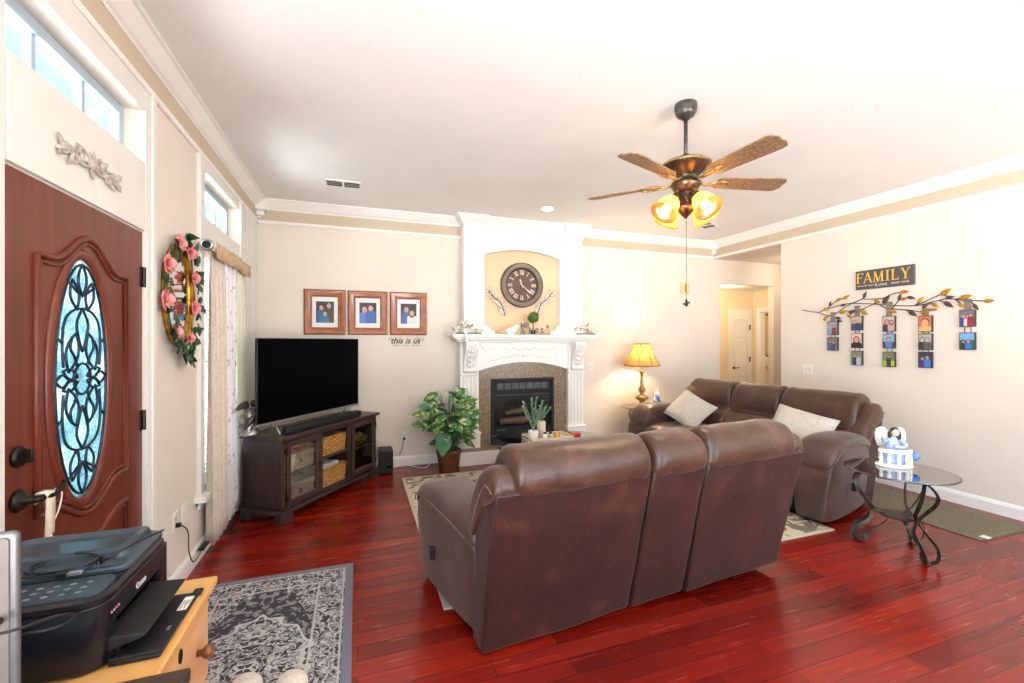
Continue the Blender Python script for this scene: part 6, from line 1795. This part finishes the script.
for i in range(7):
    for j in range(3): ball(bm, (-0.25 + 0.031 * i, 0.035 + 0.024 * j, 0.182), (0.007, 0.005, 0.002), 10, 6)
obj('buttons', bm, mat('grey_buttons', (104, 118, 128), None, 0.4), cp, smooth=True)
bm = bm_new()
for q in range(4): ball(bm, (0.002, 0.030 + 0.011 * q, 0.125), (0.002, 0.003, 0.003), 8, 6)
obj('status_lights', bm, mat('pinkish_light', (196, 130, 150), None, 0.4), pr)
lettering('logo', 'Canon', 0.021, mat('silver_print', (206, 206, 212), None, 0.4), pr, (0.0008, 0.185, 0.118), (PI / 2, 0, PI / 2), extrude=0.0006, thicken=0.0006)
bm = bm_new(); bx(bm, 0.0, 0.015, 0.004, 0.102, 0.30, 0.012); bx(bm, 0.0, 0.015, 0.012, 0.10, 0.022, 0.022); bx(bm, 0.085, 0.29, 0.004, 0.108, 0.318, 0.014); obj('paper_tray', bm, 'blackm', pr, bevel=0.002)
bm = bm_new(); prism(bm, [(-0.02, 0.026), (0.066, 0.052), (0.070, 0.060), (-0.02, 0.066)], lambda p, t: (p[0], t, p[1]), 0.03, 0.295); ot = obj('output_tray', bm, 'blackm', pr, bevel=0.003)
box('tray_notch', 'prtop', ot, 0.052, 0.14, 0.0555, 0.062, 0.19, 0.0605, 0.001)
stk = box('tray_label', 'plastic', pr, 0.074, 0.205, 0.012, 0.097, 0.275, 0.0128)
bm = bm_new(); [bx(bm, 0.078 + 0.005 * j, 0.212 + 0.02 * (j % 2), 0.0128, 0.080 + 0.005 * j, 0.255, 0.0132) for j in range(4)]; obj('label_print', bm, 'plasticg', stk)
bm = bm_new(); bx(bm, 0.079, 0.115, 0.012, 0.087, 0.135, 0.0124); obj('tray_mark', bm, 'silver', pr)
# coiled cable lying on the lid
bm = bm_new(); P = []
for i in range(64): a = 2 * PI * i / 28; P.append((0.075 * math.cos(a) * (1 - 0.002 * i) + 0.004 * math.sin(2.7 * a), 0.052 * math.sin(a) * (1 - 0.003 * i), 0.004 + 0.0001 * i + 0.004 * (i // 28)))
P = spline([(0.165, 0.13, 0.022), (0.13, 0.07, 0.02), (0.10, 0.03, 0.014)], 4)[:-1] + P
tube(bm, P, 0.0028, 6)
cb = thing('usb_cable', 'thin black cable coiled on top of the printer', 'cable', (-0.70, 1.42, DTOP + 0.198))
obj('cable', bm, 'black', cb, smooth=True)
box('connector', 'silver', cb, 0.035, -0.058, 0.003, 0.062, -0.046, 0.011, 0.001); box('connector_shell', 'black', cb, 0.012, -0.060, 0.002, 0.036, -0.044, 0.013, 0.002)

DK = 0.75
dk = thing('desk', 'dark brown desk corner at the bottom edge, in front of the pine dresser', 'desk', (-0.98, 0.40, 0))
bm = bm_new(); bx(bm, 0, 0, DK - 0.03, 0.632, 0.755, DK); obj('top', bm, 'deskw', dk, bevel=0.004)
for x in (0.02, 0.572):
    for y in (0.02, 0.695): box('leg', 'deskw', dk, x, y, 0, x + 0.04, y + 0.04, DK - 0.03, 0.003)
box('apron', 'deskw', dk, 0.02, 0.70, DK - 0.10, 0.60, 0.72, DK - 0.03)
mo = thing('computer_monitor', 'silver computer monitor edge with a row of ports, on the desk', 'monitor', (-0.606, 1.095, DK), math.radians(8))
M['alu'] = mat('satin_aluminium', (118, 116, 116), (108, 106, 106), 0.35, 0.35, scale=30)
bm = bm_new(); prism(bm, [(x, y) for x, y in rrect(-0.40, 0.03, 0.0, 0.362, 0.012)], xz, 0.0, 0.014); obj('case', bm, 'alu', mo, bevel=0.004)
bm = bm_new(); prism(bm, [(x, y) for x, y in rrect(-0.388, 0.04, -0.012, 0.352, 0.008)], xz, -0.003, 0.001); obj('back_panel', bm, mat('pale_back_panel', (124, 112, 104), None, 0.5, 0.1), mo)
bm = bm_new()
for z, h, w in ((0.312, 0.010, 0.003), (0.29, 0.004, 0.004), (0.268, 0.013, 0.005), (0.243, 0.013, 0.005), (0.218, 0.013, 0.005), (0.165, 0.026, 0.003), (0.135, 0.006, 0.003)): bx(bm, -0.028 - w / 2, -0.0036, z - h / 2, -0.028 + w / 2, -0.0029, z + h / 2)
obj('ports', bm, 'blackm', mo)
bm = bm_new(); bx(bm, -0.36, -0.10, 0, -0.16, 0.10, 0.006); bx(bm, -0.31, 0.014, 0.006, -0.21, 0.03, 0.2); obj('stand', bm, 'alu', mo, bevel=0.003)
cb2 = thing('monitor_cable', 'black cable plugged into the silver monitor port, drooping before the printer', 'cable', (-0.606, 1.095, DK), math.radians(8))
bm = bm_new(); bx(bm, -0.033, -0.036, 0.196, -0.018, -0.0040, 0.208); obj('plug', bm, 'black', cb2, bevel=0.002)
bm = bm_new(); tube(bm, spline([(-0.0255, -0.03, 0.202), (-0.02, -0.06, 0.204), (0.02, -0.05, 0.20), (0.055, -0.01, 0.19), (0.073, 0.02, 0.172), (0.062, 0.03, 0.155), (0.03, 0.035, 0.146), (-0.03, 0.04, 0.142), (-0.06, 0.05, 0.10), (-0.07, 0.06, 0.012)], 6), 0.0026, 6); obj('cable', bm, 'black', cb2, smooth=True)

# fluffy slippers on the rug
M['plush'] = mat('white_plush', (248, 242, 232), (234, 222, 206), 0.95, scale=50, bumps=(140, 1.0, 0.012))
for (x, y, rz, lab) in ((-0.42, 2.01, 0.25, 'white plush slipper on the grey rug, the one nearer the pine dresser'), (-0.255, 1.965, 0.05, 'white plush slipper on the grey rug, the one nearer the sofa')):
    o = thing('slipper', lab, 'slipper', (x, y, 0.0095), rz, 'pair of plush slippers')
    bm = bm_new(); prism(bm, [(0.048 * math.copysign(abs(math.cos(2 * PI * i / 28)) ** 0.8, math.cos(2 * PI * i / 28)), -0.02 + 0.13 * math.sin(2 * PI * i / 28)) for i in range(28)], xy, 0, 0.014); obj('sole', bm, 'boxcard', o, bevel=0.003)
    bm = bm_new(); ball(bm, (0, 0.035, 0.045), (0.064, 0.08, 0.048), 20, 14)
    for v in bm.verts: v.co.z = max(v.co.z, 0.013); v.co += Vector(noise.noise_vector(v.co * 40)) * 0.003
    obj('upper', bm, 'plush', o, smooth=True)

# ================================================================== PHOTO WALL
sg = thing('family_sign', 'dark wooden sign reading FAMILY in gold letters above the branch', 'sign', (XR, 3.004, 2.13), -PI / 2)
M['signw'] = mat('charcoal_sign_board', (94, 86, 85), (76, 70, 70), 0.7, scale=16, stretch=(1, 8, 8))
M['goldp'] = mat('gold_letter_paint', (246, 208, 92), (226, 178, 66), 0.5, scale=30)
box('board', 'signw', sg, -0.265, -0.03, -0.10, 0.265, 0, 0.10, 0.003)
bm = bm_new(); Y_ = -0.032
def sr(x, z, w=0.022): stroke(bm, x - w / 2, z, x + w / 2, z, 0.006, Y_, 0.003)
zb_, zt_ = -0.035, 0.075
def letter(c, x):
    S_, T_ = 0.014, 0.006
    if c == 'F': stroke(bm, x + 0.015, zb_, x + 0.015, zt_, S_, Y_, 0.003); stroke(bm, x + 0.004, zt_ - 0.003, x + 0.068, zt_ - 0.003, T_, Y_, 0.003); stroke(bm, x + 0.02, 0.024, x + 0.05, 0.024, T_, Y_, 0.003); sr(x + 0.015, zb_ + 0.003, 0.034); stroke(bm, x + 0.066, zt_, x + 0.066, zt_ - 0.024, 0.005, Y_, 0.003); stroke(bm, x + 0.05, 0.036, x + 0.05, 0.012, 0.005, Y_, 0.003)
    if c == 'A': stroke(bm, x + 0.008, zb_, x + 0.042, zt_, T_, Y_, 0.003); stroke(bm, x + 0.042, zt_, x + 0.076, zb_, S_, Y_, 0.003); stroke(bm, x + 0.02, 0.0, x + 0.06, 0.0, T_, Y_, 0.003); sr(x + 0.008, zb_ + 0.003); sr(x + 0.076, zb_ + 0.003, 0.028)
    if c == 'M': stroke(bm, x + 0.012, zb_, x + 0.018, zt_, T_, Y_, 0.003); stroke(bm, x + 0.018, zt_, x + 0.05, zb_, S_, Y_, 0.003); stroke(bm, x + 0.05, zb_, x + 0.082, zt_, T_, Y_, 0.003); stroke(bm, x + 0.086, zb_, x + 0.084, zt_, S_, Y_, 0.003); sr(x + 0.012, zb_ + 0.003); sr(x + 0.087, zb_ + 0.003, 0.03); sr(x + 0.013, zt_ - 0.003, 0.018); sr(x + 0.087, zt_ - 0.003, 0.022)
    if c == 'I': stroke(bm, x + 0.017, zb_, x + 0.017, zt_, S_, Y_, 0.003); sr(x + 0.017, zb_ + 0.003, 0.034); sr(x + 0.017, zt_ - 0.003, 0.034)
    if c == 'L': stroke(bm, x + 0.017, zb_, x + 0.017, zt_, S_, Y_, 0.003); sr(x + 0.017, zt_ - 0.003, 0.034); stroke(bm, x + 0.004, zb_ + 0.003, x + 0.066, zb_ + 0.003, T_, Y_, 0.003); stroke(bm, x + 0.064, zb_, x + 0.064, zb_ + 0.026, 0.005, Y_, 0.003)
    if c == 'Y': stroke(bm, x + 0.042, zb_, x + 0.042, 0.022, S_, Y_, 0.003); stroke(bm, x + 0.042, 0.016, x + 0.012, zt_, S_, Y_, 0.003); stroke(bm, x + 0.042, 0.016, x + 0.074, zt_, T_, Y_, 0.003); sr(x + 0.042, zb_ + 0.003, 0.034); sr(x + 0.012, zt_ - 0.003, 0.03); sr(x + 0.074, zt_ - 0.003, 0.024)
for c, x in (('F', -0.25), ('A', -0.185), ('M', -0.098), ('I', 0.012), ('L', 0.056), ('Y', 0.135)): letter(c, x * 1.07 + 0.010)
obj('lettering', bm, 'goldp', sg)
M['cream_print'] = mat('cream_print', (224, 216, 204), None, 0.7)
lettering('lettering', 'where life begins &', 0.024, 'cream_print', sg, (-0.155, -0.0305, -0.062), extrude=0.001)
lettering('lettering', 'Love', 0.056, 'cream_print', sg, (-0.02, -0.0305, -0.064), extrude=0.001, shear=0.2)
lettering('lettering', 'never ends', 0.036, 'cream_print', sg, (0.15, -0.0305, -0.062), extrude=0.001)

BXW = XR - 0.022
br_ = thing('branch_wall_art', 'metal branch with gold and brown leaves on the photo wall under the sign', 'wall decor', (XR, 3.0, 1.80), -PI / 2)
def bl_(x, y):    # picture of the branch in its own plane: crop pixels to wall coordinates
    p = onX(800 + x / 4.876, 250 + y / 4.876, BXW); return Vector((-(p.y - 3.0), BXW - XR, p.z - 1.80))
M['gleaf'] = mat('gold_leaf_metal', (224, 174, 52), (176, 122, 26), 0.35, 0.6, scale=40)
M['bleaf'] = mat('brown_leaf_metal', (122, 92, 84), (84, 60, 56), 0.4, 0.6, scale=40)
bm = bm_new()
for P in ([(8, 292), (85, 304), (125, 290), (230, 262), (330, 262), (420, 268), (560, 272), (650, 252), (720, 238), (800, 245), (920, 249)],
          [(85, 304), (150, 320), (215, 282), (250, 262), (310, 235), (322, 218)], [(125, 290), (180, 248), (228, 232)], [(150, 318), (130, 330)], [(150, 318), (195, 345)],
          [(215, 300), (300, 290), (370, 262), (425, 285), (520, 292), (600, 300), (660, 290)], [(310, 240), (400, 236), (450, 214), (510, 205)], [(310, 290), (318, 305)], [(400, 236), (425, 242)],
          [(450, 285), (490, 240), (540, 232)], [(560, 272), (595, 245)], [(560, 272), (640, 238), (690, 215), (716, 205)], [(690, 215), (735, 231)], [(600, 272), (640, 262), (668, 270)], [(510, 290), (553, 310)],
          [(680, 246), (728, 266)], [(760, 240), (810, 230)], [(760, 242), (790, 268)], [(830, 247), (860, 278)], [(240, 320), (262, 300)], [(360, 262), (378, 250)], [(600, 300), (612, 303)]):
    tube(bm, spline([bl_(*p) for p in P], 4), 0.0045, 6)
obj('branch', bm, 'iron', br_, smooth=True)
gl_, bn_ = bm_new(), bm_new()
for x, y, c, a, s in ((150, 262, 'b', 70, .8), (190, 243, 'g', 30, 1), (228, 230, 'g', 30, 1.1), (320, 217, 'b', 60, 1), (378, 250, 'g', 150, 1), (423, 243, 'b', 50, 1.5), (490, 228, 'b', 70, 1.1), (512, 204, 'g', -5, 1.2), (510, 238, 'g', 0, 1),
                      (545, 233, 'b', -15, 1.1), (592, 242, 'g', 45, 1.1), (615, 271, 'b', 40, 1.1), (655, 290, 'g', -5, 1), (665, 270, 'g', -50, 1.1), (715, 204, 'g', 35, 1.6), (735, 230, 'b', 5, 1.1), (728, 266, 'b', -40, 1.5), (810, 230, 'g', 15, 1.7),
                      (790, 270, 'g', -40, 1), (860, 278, 'b', -55, 1.2), (925, 248, 'g', 0, 1.4), (553, 310, 'b', -35, 1.4), (610, 303, 'g', 20, 1.1), (455, 300, 'g', -15, 1.2), (317, 305, 'g', -35, 1.3), (258, 300, 'b', 15, 1.2), (214, 302, 'g', 10, 1.2),
                      (130, 290, 'g', -30, .9), (127, 332, 'g', 60, 1), (190, 332, 'b', -10, .9), (195, 346, 'b', -10, .9), (240, 323, 'g', -40, .8), (215, 268, 'b', 10, .9)):
    c0 = bl_(x, y); k = (3.0 + 0.4 * (c0.x < 0)) ; L_ = 0.043 * s * (1.0 - 0.30 * x / 920); d = Vector((math.cos(math.radians(a)), 0, math.sin(math.radians(a)))) * L_
    leaf(gl_ if c == 'g' else bn_, c0 - d + Vector((0, -0.006, 0)), c0 + d + Vector((0, -0.010, 0)), (0, -1, 0), L_ * 0.42, 0.2, 0.0, 6)
obj('gold_leaves', gl_, 'gleaf', br_, smooth=True, solid=0.002); obj('brown_leaves', bn_, 'bleaf', br_, smooth=True, solid=0.002)

M['tile'] = mat('dark_photo_tile', (58, 54, 56), (44, 41, 43), 0.6, scale=30); M['hang'] = mat('grey_hanger_strap', (150, 142, 134), (122, 114, 108), 0.5, 0.4, scale=30)
BG = [(96, 110, 128), (200, 172, 158), (92, 100, 72), (88, 128, 178), (66, 60, 62)]
SK2 = (214, 160, 134)
PH = {
    0: [((150, 160, 176), [(-.2, .1, .13, (120, 170, 206), SK2, HR, 0), (.2, .12, .12, (140, 60, 70), SK2, HR, 1)], ()), ((128, 116, 112), [(-.2, .18, .1, (76, 96, 140), SK2, HR, 0), (.15, .1, .1, (60, 80, 120), SK2, HR, 0)], ())],
    1: [((196, 176, 170), [(-.22, .1, .15, (66, 84, 116), SK2, HR, 0), (.2, .14, .16, (56, 70, 100), SK2, (196, 150, 90), 0)], ()), ((226, 196, 190), [(0, 0.05, .25, (40, 34, 40), (230, 160, 140), (70, 24, 28), 1)], ()), ((130, 140, 110), [(-.16, .14, .1, (46, 60, 92), SK2, HR, 0), (.2, .16, .1, (200, 200, 206), SK2, HR, 1)], ((-.5, -.5, .5, -.2, (120, 130, 140)),))],
    2: [((210, 190, 180), [(-.15, .1, .2, (60, 66, 84), SK2, HR, 1), (.25, .1, .16, (206, 170, 160), SK2, HR, 1)], ()), ((150, 176, 206), [(0.02, .12, .16, (96, 132, 196), SK2, HR, 0)], ((-.5, -.5, .5, -.05, (70, 76, 66)),)), ((120, 128, 92), [(0, .18, .1, (60, 60, 62), SK2, HR, 0)], ((-.5, -.5, .5, -.1, (166, 196, 62)),))],
    3: [((196, 120, 92), [(0, 0.05, .3, (226, 184, 110), (238, 172, 130), (96, 50, 36), 0)], ()), ((180, 172, 166), [(-.22, .12, .16, (60, 56, 58), (216, 208, 200), (40, 38, 40), 1), (.2, .12, .15, (96, 92, 92), (206, 198, 192), (50, 46, 48), 0)], ()), ((60, 64, 76), [(-.2, .08, .12, (86, 54, 142), SK2, HR, 0), (.18, .15, .13, (70, 130, 206), SK2, HR, 0)], ())],
    4: [((120, 120, 130), [(-.25, .15, .12, (60, 80, 130), SK2, HR, 0), (.02, .12, .12, (226, 206, 206), SK2, HR, 1), (.27, .18, .12, (150, 56, 66), SK2, HR, 1)], ()), ((120, 176, 226), [(-.25, -.05, .09, (50, 56, 66), SK2, HR, 0), (.1, 0, .11, (56, 120, 206), SK2, HR, 0)], ((-.5, -.5, .5, .08, (66, 96, 84)),))]}
STR = [('string of two small photos, nearest the hallway opening', [(133, 187, 348, 415), (136, 190, 425, 490)], 312),
       ('string of three photos, with a laughing person in red hair in the middle', [(250, 307, 322, 392), (256, 313, 405, 478), (260, 318, 492, 562)], 280),
       ('string of three photos, lowest one with bright green grass', [(404, 467, 322, 398), (409, 471, 408, 480), (414, 478, 496, 570)], 262),
       ('string of three photos, topmost an orange close-up face', [(577, 648, 320, 400), (580, 652, 408, 488), (585, 657, 497, 575)], 295),
       ('string of two larger photos, lower one with blue sky', [(777, 858, 292, 375), (778, 859, 402, 487)], 250)]
for si, (lab, ps, ztop) in enumerate(STR):
    c = bl_((ps[0][0] + ps[0][1]) / 2, ztop); o = thing('photo_string', lab, 'photos', (XR, 3.0 - c.x, 1.80 + c.z), -PI / 2, 'photo strings hanging from the branch')
    zs = []
    for pi_, (x0, x1, y0, y1) in enumerate(ps):
        a, b_ = bl_(x0, y0), bl_(x1, y1); cx = 0.0; w = abs(b_.x - a.x) * 0.95; z1, z0 = bl_((x0 + x1) / 2, y0).z - c.z, bl_((x0 + x1) / 2, y1).z - c.z
        h = z1 - z0
        t_ = box('photo_tile', 'tile', o, cx - w / 2, -0.032, z0, cx + w / 2, -0.008, z1, 0.001)
        bgc, ppl, ex = PH[si][pi_]
        pm = photo_mesh('photo', t_, w * 0.92, h * 0.92, flat(bgc), ppl, -0.0325, ex); pm.location = (cx, 0, (z0 + z1) / 2)
        zs.append((z0, z1))
    bm = bm_new(); bx(bm, -0.024, -0.026, zs[0][1], 0.024, -0.018, 0.02); bx(bm, -0.028, -0.03, 0.0, 0.028, -0.012, 0.008)
    for (za, _), (_, zc) in zip(zs, zs[1:]):
        for s in (-1, 1): box('link', 'hang', o, s * 0.022 - 0.003, -0.022, zc, s * 0.022 + 0.003, -0.016, za)
    obj('hanger', bm, 'hang', o)
